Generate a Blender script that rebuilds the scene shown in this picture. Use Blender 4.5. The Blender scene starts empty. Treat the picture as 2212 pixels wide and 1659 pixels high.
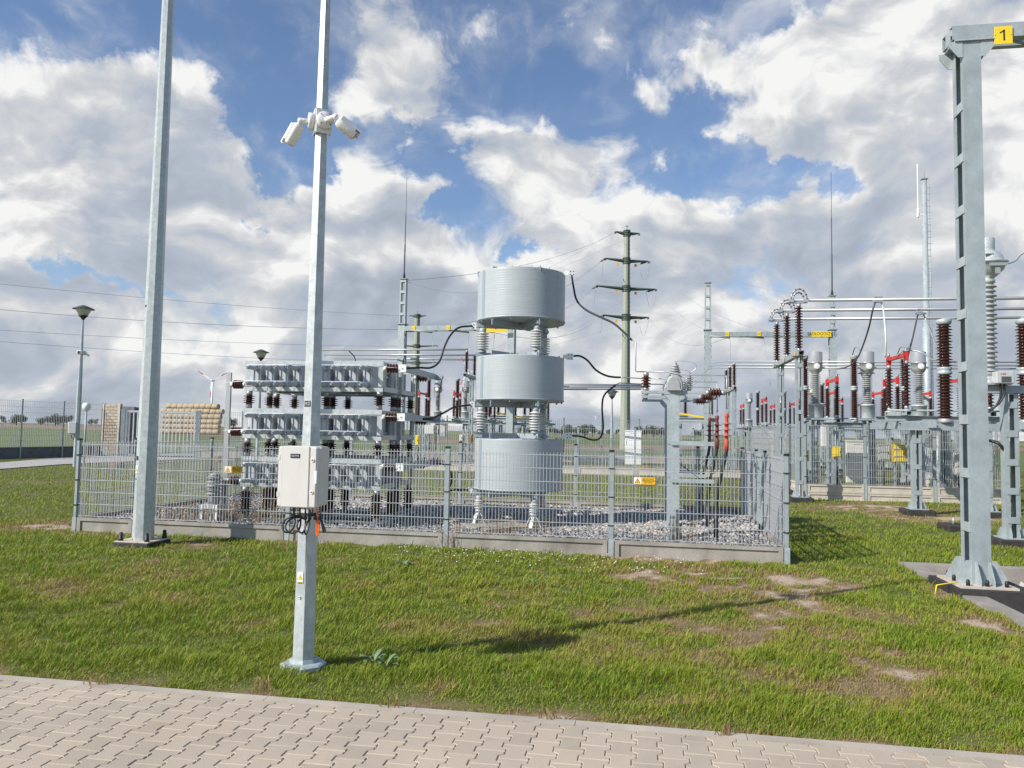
import bpy, math, random
import numpy as np
from mathutils import Vector, Matrix
random.seed(7); rng = np.random.default_rng(7)
R = math.radians
SC = bpy.context.scene
COL = SC.collection
# ------------------------------------------------------------------ camera
EYE = 1.75; FPX = 1662.0; CX = 1106.0; CY = 829.5; HOR = 932.6; ROLL = 0.018
PITCH = math.atan((HOR - CY) / FPX)
r0 = Vector((1, 0, 0)); u0 = Vector((0, -math.sin(PITCH), math.cos(PITCH))); fw = Vector((0, math.cos(PITCH), math.sin(PITCH)))
rt = math.cos(ROLL) * r0 + math.sin(ROLL) * u0
up = math.cos(ROLL) * u0 - math.sin(ROLL) * r0
cam = bpy.data.cameras.new("camera"); co = bpy.data.objects.new("camera", cam); COL.objects.link(co)
M = Matrix((rt, up, -fw)).transposed().to_4x4(); M.translation = Vector((0, 0, EYE)); co.matrix_world = M
cam.sensor_width = 36; cam.lens = FPX / 2212.0 * 36; cam.clip_start = 0.05; cam.clip_end = 30000
SC.camera = co
# ------------------------------------------------------------------ light
SUN_AZ = math.atan2(-0.862, -0.507); SUN_EL = R(35.5)
sd = Vector((math.sin(SUN_AZ) * math.cos(SUN_EL), math.cos(SUN_AZ) * math.cos(SUN_EL), math.sin(SUN_EL)))
sl = bpy.data.lights.new("sun", 'SUN'); sl.energy = 5.0; sl.angle = R(0.53); sl.color = (1.0, 0.945, 0.86)
so = bpy.data.objects.new("sun", sl); COL.objects.link(so); so.rotation_euler = sd.to_track_quat('Z', 'Y').to_euler()
vs = SC.view_settings; vs.view_transform = 'Standard'; vs.look = 'None'; vs.gamma = 1; vs.exposure = 0.12
vs.use_curve_mapping = False

def ray(u, v):
    d = fw * FPX + rt * (u - CX) - up * (v - CY)
    return d / d.y
def at(u, v, d):                       # world point seen in direction (u, v) at depth d metres
    return Vector((0, 0, EYE)) + ray(u, v) * d
def gnd(u, v, z=0.0):                  # ground point in direction (u, v)
    d = ray(u, v)
    return Vector((0, 0, EYE)) + d * ((z - EYE) / d.z)
def crop(x, y, x0, y0, s):
    return ((x0 + x / s) * 0.5486, (y0 + y / s) * 0.5486)
ANG = R(-9.7)
E1 = Vector((math.cos(ANG), math.sin(ANG), 0)); E2 = Vector((-math.sin(ANG), math.cos(ANG), 0))

# ------------------------------------------------------------------ world: sky with broken cloud
W = bpy.data.worlds.new("World"); SC.world = W; W.use_nodes = True
nt = W.node_tree; nt.nodes.clear()
def nd(t, **k):
    n = nt.nodes.new(t)
    for a, b in k.items(): setattr(n, a, b)
    return n
def lk(a, b): nt.links.new(a, b)
def mth(op, a, b=None, c=None, clamp=False):
    n = nd('ShaderNodeMath', operation=op); n.use_clamp = clamp
    for i, x in enumerate((a, b, c)):
        if x is None: continue
        if isinstance(x, (int, float)): n.inputs[i].default_value = x
        else: lk(x, n.inputs[i])
    return n.outputs[0]
def vmt(op, a, b=None):
    n = nd('ShaderNodeVectorMath', operation=op)
    for i, x in enumerate((a, b)):
        if x is None: continue
        if isinstance(x, (tuple, list)): n.inputs[i].default_value = x
        else: lk(x, n.inputs[i])
    return n
def sstep(x, a, b, lo=0.0, hi=1.0):
    n = nd('ShaderNodeMapRange', interpolation_type='SMOOTHSTEP')
    lk(x, n.inputs[0])
    for i, q in enumerate((a, b, lo, hi)): n.inputs[i + 1].default_value = q
    return n.outputs[0]
def mixc(f, a, b):
    n = nd('ShaderNodeMix', data_type='RGBA')
    for i, x in ((0, f), (6, a), (7, b)):
        if isinstance(x, (tuple, list)): n.inputs[i].default_value = (*x, 1)
        elif isinstance(x, (int, float)): n.inputs[i].default_value = x
        else: lk(x, n.inputs[i])
    return n.outputs[2]
SKYS = 0.10
sky = nd('ShaderNodeTexSky', sky_type='NISHITA'); sky.sun_disc = False; sky.sun_elevation = SUN_EL; sky.sun_rotation = SUN_AZ % (2 * math.pi)
sky.air_density = 1.0; sky.dust_density = 0.6; sky.ozone_density = 2.0; sky.altitude = 60
tc = nd('ShaderNodeTexCoord'); nrm = vmt('NORMALIZE', tc.outputs['Generated'])
sx = nd('ShaderNodeSeparateXYZ'); lk(nrm.outputs[0], sx.inputs[0])
az = mth('ARCTAN2', sx.outputs[0], sx.outputs[1]); el = mth('ARCSINE', sx.outputs[2])
cz = nd('ShaderNodeCombineXYZ'); lk(az, cz.inputs[0]); lk(el, cz.inputs[1])
# cloud coordinates in directions, flattened towards the horizon
cp = nd('ShaderNodeCombineXYZ'); lk(mth('MULTIPLY', az, 1.55), cp.inputs[0])
lk(mth('ADD', mth('MULTIPLY', el, 1.8), mth('MULTIPLY', mth('POWER', mth('MAXIMUM', el, .001), .5), .30)), cp.inputs[1])
def cnoise(off, scale, det, rough, dist=0.0):
    n = nd('ShaderNodeTexNoise'); n.inputs['Scale'].default_value = scale; n.inputs['Detail'].default_value = det
    n.inputs['Roughness'].default_value = rough; n.inputs['Distortion'].default_value = dist
    lk(vmt('ADD', cp.outputs[0], off).outputs[0], n.inputs['Vector']); return n.outputs[0]
BLOBS = [  # u, v, half width, half height (px), amount
    (130, 240, 330, 150, .75), (420, 350, 200, 130, .5), (250, 470, 420, 110, .4), (850, 140, 150, 130, .5), (740, 180, 170, 70, .4), (800, 440, 210, 150, .4),
    (1120, 330, 170, 120, .6), (1330, 330, 200, 130, .5), (1850, 70, 380, 150, .65), (2080, 230, 430, 230, .7), (1780, 290, 240, 120, .5), (1500, 160, 130, 60, .35),
    (1260, 110, 130, 60, .38), (500, 95, 100, 50, .34), (1050, 75, 110, 50, .34), (1690, 40, 150, 50, .3), (990, 220, 90, 60, .15),
    (570, 250, 110, 120, -.45), (960, 290, 70, 90, -.5), (1510, 350, 130, 60, -.75), (1660, 400, 120, 50, -.75), (1500, 270, 70, 60, -.3), (300, 60, 420, 70, -.4), (1180, 190, 330, 70, -.25), (1600, 20, 80, 40, -.3),
    (230, 395, 80, 40, -.7), (650, 355, 70, 60, -.75), (600, 490, 60, 22, -.5), (950, 455, 70, 40, -.7), (1840, 430, 70, 45, -.65), (240, 590, 190, 22, -.6), (40, 560, 90, 40, -.6), (1140, 540, 80, 22, -.5)]
def ang(u, v):
    d = ray(u, v).normalized(); return math.atan2(d.x, d.y), math.asin(d.z)
cov = sstep(el, R(9), R(25), 1.08, .24)
bw = nd('ShaderNodeTexNoise'); bw.inputs['Scale'].default_value = 7.5; bw.inputs['Detail'].default_value = 6; bw.inputs['Roughness'].default_value = .62; lk(cz.outputs[0], bw.inputs['Vector'])
cz2 = vmt('ADD', cz.outputs[0], vmt('MULTIPLY', vmt('SUBTRACT', bw.outputs[1], (.5, .5, .5)).outputs[0], (.30, .17, 0)).outputs[0])
for (u, v, ru, rv, a) in BLOBS:
    a0, e0 = ang(u, v)
    q = vmt('SUBTRACT', cz2.outputs[0], (a0, e0, 0)); q = vmt('MULTIPLY', q.outputs[0], (FPX / ru, FPX / rv, 0)); q = vmt('LENGTH', q.outputs[0])
    cov = mth('ADD', cov, sstep(q.outputs['Value'], 1.25, 0.0, 0.0, a))
wv = nd('ShaderNodeTexNoise'); wv.inputs['Scale'].default_value = 3.2; wv.inputs['Detail'].default_value = 3; lk(cp.outputs[0], wv.inputs['Vector'])
wof = vmt('MULTIPLY', vmt('SUBTRACT', wv.outputs[1], (.5, .5, .5)).outputs[0], (.26, .26, .26))
cpw = vmt('ADD', cp.outputs[0], wof.outputs[0])                   # billowed coordinates
def cnoise(off, scale, det, rough, lac=2.0, src=None):
    n = nd('ShaderNodeTexNoise'); n.inputs['Scale'].default_value = scale; n.inputs['Detail'].default_value = det
    n.inputs['Roughness'].default_value = rough; n.inputs['Lacunarity'].default_value = lac
    lk(vmt('ADD', (src or cpw).outputs[0], off).outputs[0], n.inputs['Vector']); return n.outputs[0]
cov = mth('ADD', cov, sstep(sx.outputs[1], -.15, .35, -1.6, 0.0))       # clouds left out of the unseen sky behind the camera to cut fill light
n1 = cnoise((3.1, 1.7, 2.0), 3.3, 12, .57)
sa = cnoise((3.1, 1.7, 2.0), 3.3, 7, .53)
sb = cnoise((3.1 - .032, 1.7 + .062, 2.0), 3.3, 7, .53)             # the same cloud field a step towards the sun
n3 = cnoise((9.2, 4.4, 1.0), 2.0, 3, .5)
n4 = cnoise((5.2, 8.4, 1.0), 5.0, 9, .62)
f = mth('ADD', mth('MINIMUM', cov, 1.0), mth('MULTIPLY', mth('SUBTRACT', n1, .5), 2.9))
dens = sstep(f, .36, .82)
wisp = mth('ADD', mth('MULTIPLY', sstep(n4, .42, .72), .52), .04)
dens = mth('MAXIMUM', dens, mth('MULTIPLY', wisp, sstep(f, -.25, .45)))
lit = mth('MULTIPLY', mth('SUBTRACT', sa, sb), 2.5)
thick = sstep(f, .55, 1.5)
low = sstep(el, R(2.0), R(18))
b = mth('ADD', mth('ADD', .885, lit), mth('MULTIPLY', thick, -.15))
b = mth('ADD', b, mth('MULTIPLY', mth('SUBTRACT', n3, .5), .75))
b = mth('ADD', b, mth('MULTIPLY', mth('SUBTRACT', low, 1.0), .13))
b = mth('MINIMUM', mth('MAXIMUM', b, .42), 1.04)
rampc = nd('ShaderNodeValToRGB'); e = rampc.color_ramp
e.elements[0].position = .40; e.elements[0].color = (.44, .49, .58, 1)
e.elements[1].position = 1.0; e.elements[1].color = (1.10, 1.10, 1.09, 1)
x = e.elements.new(.66); x.color = (.56, .62, .72, 1)
x = e.elements.new(.84); x.color = (.77, .79, .82, 1)
lk(b, rampc.inputs[0])
cl = nd('ShaderNodeMix', data_type='RGBA', blend_type='MULTIPLY'); cl.inputs[0].default_value = 1; lk(rampc.outputs[0], cl.inputs[6]); cl.inputs[7].default_value = (7.7, 7.7, 7.7, 1)
skm = nd('ShaderNodeMix', data_type='RGBA', blend_type='MULTIPLY'); skm.inputs[0].default_value = 1; lk(sky.outputs[0], skm.inputs[6]); skm.inputs[7].default_value = (1.16, 1.20, 1.30, 1)
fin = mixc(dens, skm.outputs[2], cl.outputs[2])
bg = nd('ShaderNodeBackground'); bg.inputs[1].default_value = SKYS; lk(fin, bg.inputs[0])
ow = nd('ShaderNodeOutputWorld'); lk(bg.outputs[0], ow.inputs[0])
W.cycles.sampling_method = 'MANUAL'; W.cycles.sample_map_resolution = 512

# ------------------------------------------------------------------ materials
MATS = {}
def mat(name, col, rough=.6, metal=0.0, var=.12, scale=6.0, bump=0.0, bscale=40.0, spec=.5, col2=None, coord='Object', trans=0.0, stretch=None):
    m = bpy.data.materials.new(name); m.use_nodes = True; t = m.node_tree; p = t.nodes['Principled BSDF']
    p.inputs['Roughness'].default_value = rough; p.inputs['Metallic'].default_value = metal
    p.inputs['Specular IOR Level'].default_value = spec
    if trans: p.inputs['Transmission Weight'].default_value = trans
    c = t.nodes.new('ShaderNodeTexCoord'); src = c.outputs[coord]
    if stretch:
        mp = t.nodes.new('ShaderNodeMapping'); mp.inputs['Scale'].default_value = stretch; t.links.new(src, mp.inputs[0]); src = mp.outputs[0]
    n = t.nodes.new('ShaderNodeTexNoise'); n.inputs['Scale'].default_value = scale; n.inputs['Detail'].default_value = 6; n.inputs['Roughness'].default_value = .6
    t.links.new(src, n.inputs['Vector'])
    mr = t.nodes.new('ShaderNodeMapRange'); mr.inputs[1].default_value = .3; mr.inputs[2].default_value = .7; t.links.new(n.outputs[0], mr.inputs[0])
    mx = t.nodes.new('ShaderNodeMix'); mx.data_type = 'RGBA'; t.links.new(mr.outputs[0], mx.inputs[0])
    c2 = col2 or tuple(min(1, q * (1 + var)) for q in col); c1 = col if col2 else tuple(q * (1 - var) for q in col)
    mx.inputs[6].default_value = (*c1, 1); mx.inputs[7].default_value = (*c2, 1)
    t.links.new(mx.outputs[2], p.inputs['Base Color'])
    if bump:
        n2 = t.nodes.new('ShaderNodeTexNoise'); n2.inputs['Scale'].default_value = bscale; n2.inputs['Detail'].default_value = 4
        t.links.new(src, n2.inputs['Vector'])
        bp = t.nodes.new('ShaderNodeBump'); bp.inputs['Strength'].default_value = bump; bp.inputs['Distance'].default_value = .01
        t.links.new(n2.outputs[0], bp.inputs['Height']); t.links.new(bp.outputs[0], p.inputs['Normal'])
    MATS[name] = m; return m
GALV = mat('galvanised_steel', (.40, .45, .46), .45, .15, .16, 7, .08, 60)
GALVB = mat('galvanised_bright', (.50, .54, .54), .40, .15, .16, 14, .12, 90)
STEEL = mat('galvanised_profile', (.33, .38, .395), .5, .12, .14, 5)
WIRE = mat('galvanised_wire', (.47, .49, .51), .42, .35, .08, 8)
ALU = mat('aluminium', (.42, .43, .44), .40, .45, .08, 9)
ALUW = mat('bright_aluminium', (.82, .82, .80), .42, .15, .05, 9)
COILG = mat('grey_resin', (.395, .435, .45), .40, 0, .05, 3, .22, 14, stretch=(.6, .6, 10))
GREYP = mat('grey_paint', (.36, .41, .45), .42, 0, .05, 5)
CANG = mat('capacitor_paint', (.43, .46, .49), .45, 0, .05, 5)
BROWN = mat('brown_porcelain', (.050, .018, .012), .16, 0, .25, 8, spec=.6)
BROWNR = mat('red_brown_porcelain', (.085, .024, .014), .2, 0, .25, 8, spec=.6)
WHITEI = mat('white_porcelain', (.60, .61, .60), .35, 0, .06, 9)
GREYI = mat('grey_silicone', (.33, .35, .35), .5, 0, .08, 9)
SILV = mat('silver_paint', (.50, .515, .52), .34, .5, .05, 5)
CTI = mat('grey_white_porcelain', (.33, .34, .335), .4, 0, .06, 9)
CABLE = mat('black_cable', (.018, .019, .021), .45, 0, .2, 9)
BLACK = mat('black_plastic', (.02, .021, .022), .5, 0, .2, 9)
TAR = mat('bitumen_coated_concrete', (.035, .032, .030), .75, 0, .4, 9, .3, 30)
RED = mat('red_paint', (.55, .035, .03), .45, 0, .1, 6)
ORANGE = mat('orange_red_silicone', (.55, .075, .03), .5, 0, .18, 9)
DKRED = mat('dark_red_silicone', (.17, .035, .025), .5, 0, .2, 9)
ORC = mat('orange_sheath', (.85, .16, .03), .45, 0, .1, 9)
YEL = mat('yellow_paint', (.80, .57, .02), .5, 0, .06, 6)
AMB = mat('amber_paint', (.80, .43, .01), .5, 0, .06, 6)
OCH = mat('ochre_paint', (.32, .17, .01), .6, 0, .2, 6)
WHITE = mat('white_paint', (.78, .79, .79), .5, 0, .04, 6)
BOXG = mat('light_grey_plastic', (.60, .59, .55), .5, 0, .03, 4)
BOXD = mat('grey_plastic', (.46, .47, .46), .5, 0, .04, 4)
CAMW = mat('white_camera_plastic', (.74, .74, .72), .4, 0, .03, 6)
CONC = mat('concrete', (.33, .31, .275), .85, 0, .2, 3.5, .35, 45)
CONCL = mat('pale_concrete', (.52, .475, .40), .85, 0, .14, 3, .3, 40)
CONCD = mat('weathered_concrete', (.15, .15, .15), .9, 0, .25, 3, .35, 40)
PYL = mat('pale_green_paint', (.29, .32, .25), .55, 0, .06, 2)
PYLD = mat('dark_green_paint', (.075, .105, .085), .55, 0, .1, 2)
HAY = mat('straw', (.41, .335, .235), .95, 0, .3, 5, .5, 25)
HAYE = mat('straw_end', (.10, .075, .05), .95, 0, .3, 9, .5, 25)
BARK = mat('bark', (.06, .048, .038), .9, 0, .3, 3)
GLASS = mat('lamp_glass', (.72, .74, .73), .3, 0, .02, 3, trans=.3)
DKGREY = mat('dark_grey_paint', (.07, .08, .09), .45, 0, .15, 5)
WOOD = mat('bare_timber', (.50, .38, .24), .8, 0, .2, 6)
GREENE = mat('green_sheath', (.02, .35, .08), .5, 0, .1, 9)

def weather(m, scale, lo, hi, amt, stretch=(1, 1, 1), voro=False, tint=(.5, .45, .38)):   # wear with a shape of its own: spangle, runs, stains
    t = m.node_tree; p = t.nodes['Principled BSDF']; src = p.inputs['Base Color'].links[0].from_socket
    c = t.nodes.new('ShaderNodeTexCoord'); mp = t.nodes.new('ShaderNodeMapping'); mp.inputs['Scale'].default_value = stretch; t.links.new(c.outputs['Object'], mp.inputs[0])
    if voro: n = t.nodes.new('ShaderNodeTexVoronoi'); n.inputs['Scale'].default_value = scale; out = n.outputs['Color']
    else: n = t.nodes.new('ShaderNodeTexNoise'); n.inputs['Scale'].default_value = scale; n.inputs['Detail'].default_value = 5; n.inputs['Roughness'].default_value = .65; out = n.outputs[0]
    t.links.new(mp.outputs[0], n.inputs['Vector']); r = t.nodes.new('ShaderNodeMapRange'); r.inputs[1].default_value = lo; r.inputs[2].default_value = hi; r.inputs[3].default_value = 0; r.inputs[4].default_value = amt; t.links.new(out, r.inputs[0])
    x = t.nodes.new('ShaderNodeMix'); x.data_type = 'RGBA'; x.blend_type = 'MULTIPLY'; t.links.new(r.outputs[0], x.inputs[0]); t.links.new(src, x.inputs[6]); x.inputs[7].default_value = (*tint, 1); t.links.new(x.outputs[2], p.inputs['Base Color'])
weather(GALVB, 38, .25, .95, .30, voro=True, tint=(.62, .66, .68)); weather(GALVB, 5, .52, .75, .5, (1, 1, .12), tint=(.66, .66, .64))
weather(GALV, 42, .25, .95, .28, voro=True, tint=(.62, .66, .68)); weather(STEEL, 30, .3, .95, .22, voro=True, tint=(.68, .7, .72)); weather(STEEL, 4, .5, .75, .45, (1, 1, .15), tint=(.72, .70, .66))
weather(COILG, 6, .55, .8, .45, (1, 1, .10), tint=(.72, .70, .66)); weather(CONC, 2.2, .45, .72, .7, (1, 1, .5), tint=(.60, .56, .50)); weather(CONCL, 2.5, .48, .75, .6, (1, 1, .6), tint=(.66, .62, .55)); weather(BOXG, 5, .56, .8, .35, (1.2, 1.2, .2), tint=(.72, .68, .60))
# ------------------------------------------------------------------ mesh collector
def rotm(axis):                         # matrix whose z column is the given axis
    z = Vector(axis).normalized()
    if z.z > .9999: return Matrix.Identity(3)
    a = Vector((0, 0, 1)) if abs(z.z) < .9 else Vector((1, 0, 0))
    x = a.cross(z).normalized(); y = z.cross(x); return Matrix((x, y, z)).transposed()
class MB:
    def __init__(s): s.v = []; s.f = []; s.sm = []; s.mi = []
    def add(s, vs, fs, smooth=False, m=0):
        o = len(s.v); s.v += [tuple(q) for q in vs]
        for f in fs: s.f.append(tuple(i + o for i in f)); s.sm.append(smooth); s.mi.append(m)
        return s
    def box(s, c, z, rot=None, m=0):
        c = Vector(c); hx, hy, hz = z[0] / 2, z[1] / 2, z[2] / 2
        vs = [Vector((a * hx, b * hy, d * hz)) for a in (-1, 1) for b in (-1, 1) for d in (-1, 1)]
        if rot is not None: vs = [rot @ q for q in vs]
        return s.add([q + c for q in vs], [(0, 1, 3, 2), (4, 6, 7, 5), (0, 4, 5, 1), (2, 3, 7, 6), (0, 2, 6, 4), (1, 5, 7, 3)], False, m)
    def b2(s, lo, hi, m=0):
        return s.box([(a + b) / 2 for a, b in zip(lo, hi)], [abs(b - a) for a, b in zip(lo, hi)], None, m)
    def bev(s, lo, hi, r=.012, m=0):    # box with chamfered vertical and horizontal edges
        x0, y0, z0 = lo; x1, y1, z1 = hi
        def ring(z, k): return [(x0 + r + k, y0 + k, z), (x1 - r - k, y0 + k, z), (x1 - k, y0 + r + k, z), (x1 - k, y1 - r - k, z), (x1 - r - k, y1 - k, z), (x0 + r + k, y1 - k, z), (x0 + k, y1 - r - k, z), (x0 + k, y0 + r + k, z)]
        vs = ring(z0, r * .7) + ring(z0 + r, 0) + ring(z1 - r, 0) + ring(z1, r * .7)
        fs = [tuple(range(7, -1, -1)), tuple(range(24, 32))]
        for a in range(3):
            for i in range(8): j = (i + 1) % 8; fs.append((a * 8 + i, a * 8 + j, a * 8 + 8 + j, a * 8 + 8 + i))
        return s.add(vs, fs, False, m)
    def bar(s, a, b, w, h=None, m=0, upv=(0, 0, 1)):   # rectangular bar from a to b
        a = Vector(a); b = Vector(b); h = h or w; y = (b - a); L = y.length; y.normalize()
        z = Vector(upv); z = z - y * z.dot(y)
        if z.length < 1e-4: z = Vector((1, 0, 0)) - y * y.x
        z.normalize(); x = y.cross(z)
        return s.box((a + b) / 2, (w, L, h), Matrix((x, y, z)).transposed(), m)
    def tube(s, path, r, seg=8, smooth=True, m=0, cap=True):
        P = [Vector(p) for p in path]; n = len(P); rs = r if isinstance(r, (list, tuple)) else [r] * n
        t0 = (P[1] - P[0]).normalized(); x = Vector((0, 0, 1)).cross(t0)
        if x.length < .05: x = Vector((1, 0, 0))
        x.normalize(); vs = []
        for i in range(n):
            t = (P[min(i + 1, n - 1)] - P[max(i - 1, 0)]).normalized()
            x = (x - t * x.dot(t)).normalized(); y = t.cross(x)
            for k in range(seg):
                a = 2 * math.pi * k / seg; vs.append(P[i] + (x * math.cos(a) + y * math.sin(a)) * rs[i])
        fs = []
        for i in range(n - 1):
            for k in range(seg):
                j = (k + 1) % seg; fs.append((i * seg + k, i * seg + j, i * seg + seg + j, i * seg + seg + k))
        s.add(vs, fs, smooth, m)
        if cap:
            o = len(s.v) - len(vs)
            s.f += [tuple(o + k for k in range(seg - 1, -1, -1)), tuple(o + (n - 1) * seg + k for k in range(seg))]; s.sm += [False] * 2; s.mi += [m] * 2
        return s
    def lathe(s, prof, seg=14, o=(0, 0, 0), axis=(0, 0, 1), smooth=True, m=0, phase=0.0):
        A = rotm(axis); o = Vector(o); vs = []; n = len(prof)
        for (r, z) in prof:
            for k in range(seg):
                a = 2 * math.pi * k / seg + phase; vs.append(o + A @ Vector((r * math.cos(a), r * math.sin(a), z)))
        fs = []
        for i in range(n - 1):
            for k in range(seg):
                j = (k + 1) % seg; fs.append((i * seg + k, i * seg + j, i * seg + seg + j, i * seg + seg + k))
        s.add(vs, fs, smooth, m); q = len(s.v) - len(vs)
        if prof[0][0] > 1e-4: s.f.append(tuple(q + k for k in range(seg - 1, -1, -1))); s.sm.append(False); s.mi.append(m)
        if prof[-1][0] > 1e-4: s.f.append(tuple(q + (n - 1) * seg + k for k in range(seg))); s.sm.append(False); s.mi.append(m)
        return s
    def prism(s, poly, a, b, fr=None, m=0):   # polygon (x, y) extruded a..b along z of frame fr
        n = len(poly); vs = [Vector((x, y, a)) for x, y in poly] + [Vector((x, y, b)) for x, y in poly]
        if fr is not None: vs = [fr @ q for q in vs]
        fs = [tuple(range(n - 1, -1, -1)), tuple(range(n, 2 * n))] + [(i, (i + 1) % n, n + (i + 1) % n, n + i) for i in range(n)]
        return s.add(vs, fs, False, m)
    def build(s, name, mats, parent=None, loc=None, rz=None):
        me = bpy.data.meshes.new(name); me.from_pydata(s.v, [], s.f)
        me.polygons.foreach_set('use_smooth', s.sm)
        mats = mats if isinstance(mats, (list, tuple)) else [mats]
        for q in mats: me.materials.append(q)
        if len(mats) > 1: me.polygons.foreach_set('material_index', s.mi)
        me.update()
        return link(name, me, parent, loc, rz)
def link(name, me, parent=None, loc=None, rz=None):
    o = bpy.data.objects.new(name, me); COL.objects.link(o)
    if parent is not None: o.parent = parent
    if loc is not None: o.location = loc
    if rz is not None: o.rotation_euler = (0, 0, rz)
    return o
def tag(o, label=None, cat=None, group=None, kind=None):
    for k, q in (('label', label), ('category', cat), ('group', group), ('kind', kind)):
        if q: o[k] = q
    return o
def thing(name, label, cat, loc=(0, 0, 0), rz=ANG, group=None):
    o = bpy.data.objects.new(name, None); COL.objects.link(o); o.location = loc; o.rotation_euler = (0, 0, rz); o.empty_display_size = .2
    return tag(o, label, cat, group)
def clone(o, loc=None, rz=None, label=None, group=None):
    def cp(q, par):
        c = q.copy(); COL.objects.link(c)
        if par is not None: c.parent = par
        for ch in list(q.children): cp(ch, c)
        return c
    c = cp(o, None)
    if loc is not None: c.location = loc
    if rz is not None: c.rotation_euler = (0, 0, rz)
    if label: c['label'] = label
    if group: c['group'] = group
    return c
def text_mesh(txt, size, name, mt, parent, loc, rot, sx=1.0, spacing=1.0, line=1.0):
    cu = bpy.data.curves.new(name, 'FONT'); cu.body = txt; cu.size = size; cu.align_x = 'CENTER'; cu.align_y = 'CENTER'; cu.extrude = .0008; cu.resolution_u = 3
    cu.space_character = spacing; cu.space_line = line
    ob = bpy.data.objects.new(name, cu); COL.objects.link(ob)
    dg = bpy.context.evaluated_depsgraph_get(); me = bpy.data.meshes.new_from_object(ob.evaluated_get(dg))
    bpy.data.objects.remove(ob); me.materials.clear(); me.materials.append(mt)
    o = link(name, me, parent, loc); o.rotation_euler = rot; o.scale = (sx, 1, 1); return o
FRONT = (R(90), 0, 0)
def sheds(n, h, rc, rs, z0=0.0, alt=0.0):     # profile of a ribbed insulator
    p = h / n; q = [(rc, z0)]
    for i in range(n):
        z = z0 + i * p; rr = rs - (alt if i % 2 else 0)
        q += [(rc, z + .18 * p), (rr, z + .30 * p), (rr, z + .40 * p), (rc * 1.08, z + .80 * p)]
    q.append((rc, z0 + h)); return q
def insul(mb, n, h, rc, rs, o=(0, 0, 0), axis=(0, 0, 1), seg=12, m=0, alt=0.0):
    return mb.lathe(sheds(n, h, rc, rs, 0, alt), seg, o, axis, True, m)
def smoothpath(pts, n=8):
    P = [Vector(p) for p in pts]; Q = [P[0] * 2 - P[1]] + P + [P[-1] * 2 - P[-2]]; out = []
    for i in range(1, len(Q) - 2):
        a, b, c, d = Q[i - 1:i + 3]
        for k in range(n):
            t = k / n; out.append(.5 * ((2 * b) + (c - a) * t + (2 * a - 5 * b + 4 * c - d) * t * t + (3 * b - a - 3 * c + d) * t ** 3))
    out.append(P[-1]); return out
def hang(a, b, sag, n=14):
    a = Vector(a); b = Vector(b)
    return [a.lerp(b, i / n) - Vector((0, 0, sag * 4 * (i / n) * (1 - i / n))) for i in range(n + 1)]
def wire_thing(name, pts, r, mt, label, cat, group=None, seg=5):
    mb = MB(); P = [Vector(p) for p in pts]; o = P[0].copy(); mb.tube([p - o for p in P], r, seg)
    return tag(mb.build(name, mt, None, o), label, cat, group)
def channel(mb, a, b, w, h, t=.008, flip=1, upv=(0, 0, 1), m=0):     # U profile from a to b, web w tall, flanges h deep
    a = Vector(a); b = Vector(b); y = (b - a).normalized(); z = Vector(upv); z = (z - y * z.dot(y)).normalized(); x = y.cross(z) * flip
    mb.bar(a, b, t, w, m, upv)
    for sg in (-1, 1):
        c = x * (h / 2 + t / 2 + .0005) + z * sg * (w / 2 - t / 2 - .001); mb.bar(a + c, b + c, h, t, m, upv)
def twin(mb, x, y, z0, z1, w=.14, d=.2, nb=4, bat=None, t=.008):        # column of two U profiles side by side, battens front and back
    f = min(.06, d * .3)
    for sg in (-1, 1):
        xx = x + sg * (d / 2 - t / 2)
        mb.b2((xx - t / 2, y - w / 2, z0), (xx + t / 2, y + w / 2, z1))
        for sy in (-1, 1):
            yy = y + sy * (w / 2 - t / 2 - .001); xa = xx - sg * (t / 2 + .0005); xb = xa - sg * f; mb.b2((min(xa, xb), yy - t / 2, z0 + .001), (max(xa, xb), yy + t / 2, z1 - .001))
    for i in range(nb):
        z = z0 + (z1 - z0) * (i + .6) / nb
        for sy in (-1, 1):
            yy = y + sy * (w / 2 + .006); mb.b2((x - d / 2 + .02, yy - .005, z - .055), (x + d / 2 - .02, yy + .005, z + .055))
def footplate(mb, x, y, z, w, d, g=.11):
    mb.b2((x - w, y - d, z), (x + w, y + d, z + .018))
def gussets(mb, x, y, z, w, d, h=.16, e=.09, t=.008):
    for sx in (-1, 1):
        for sy in (-1, 1):
            X = x + sx * w; Y = y + sy * d * .62
            fr = Matrix(((sx, 0, 0, X), (0, 0, 1, Y), (0, 1, 0, z), (0, 0, 0, 1)))
            mb.prism([(.001, 0), (e, 0), (e, h * .3), (e * .4, h), (.001, h)], -t / 2, t / 2, fr)
            Y2 = y + sy * d; X2 = x + sx * w * .55
            fr = Matrix(((0, 0, 1, X2), (sy, 0, 0, Y2), (0, 1, 0, z), (0, 0, 0, 1)))
            mb.prism([(.001, 0), (e, 0), (e, h * .3), (e * .4, h), (.001, h)], -t / 2, t / 2, fr)
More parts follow.
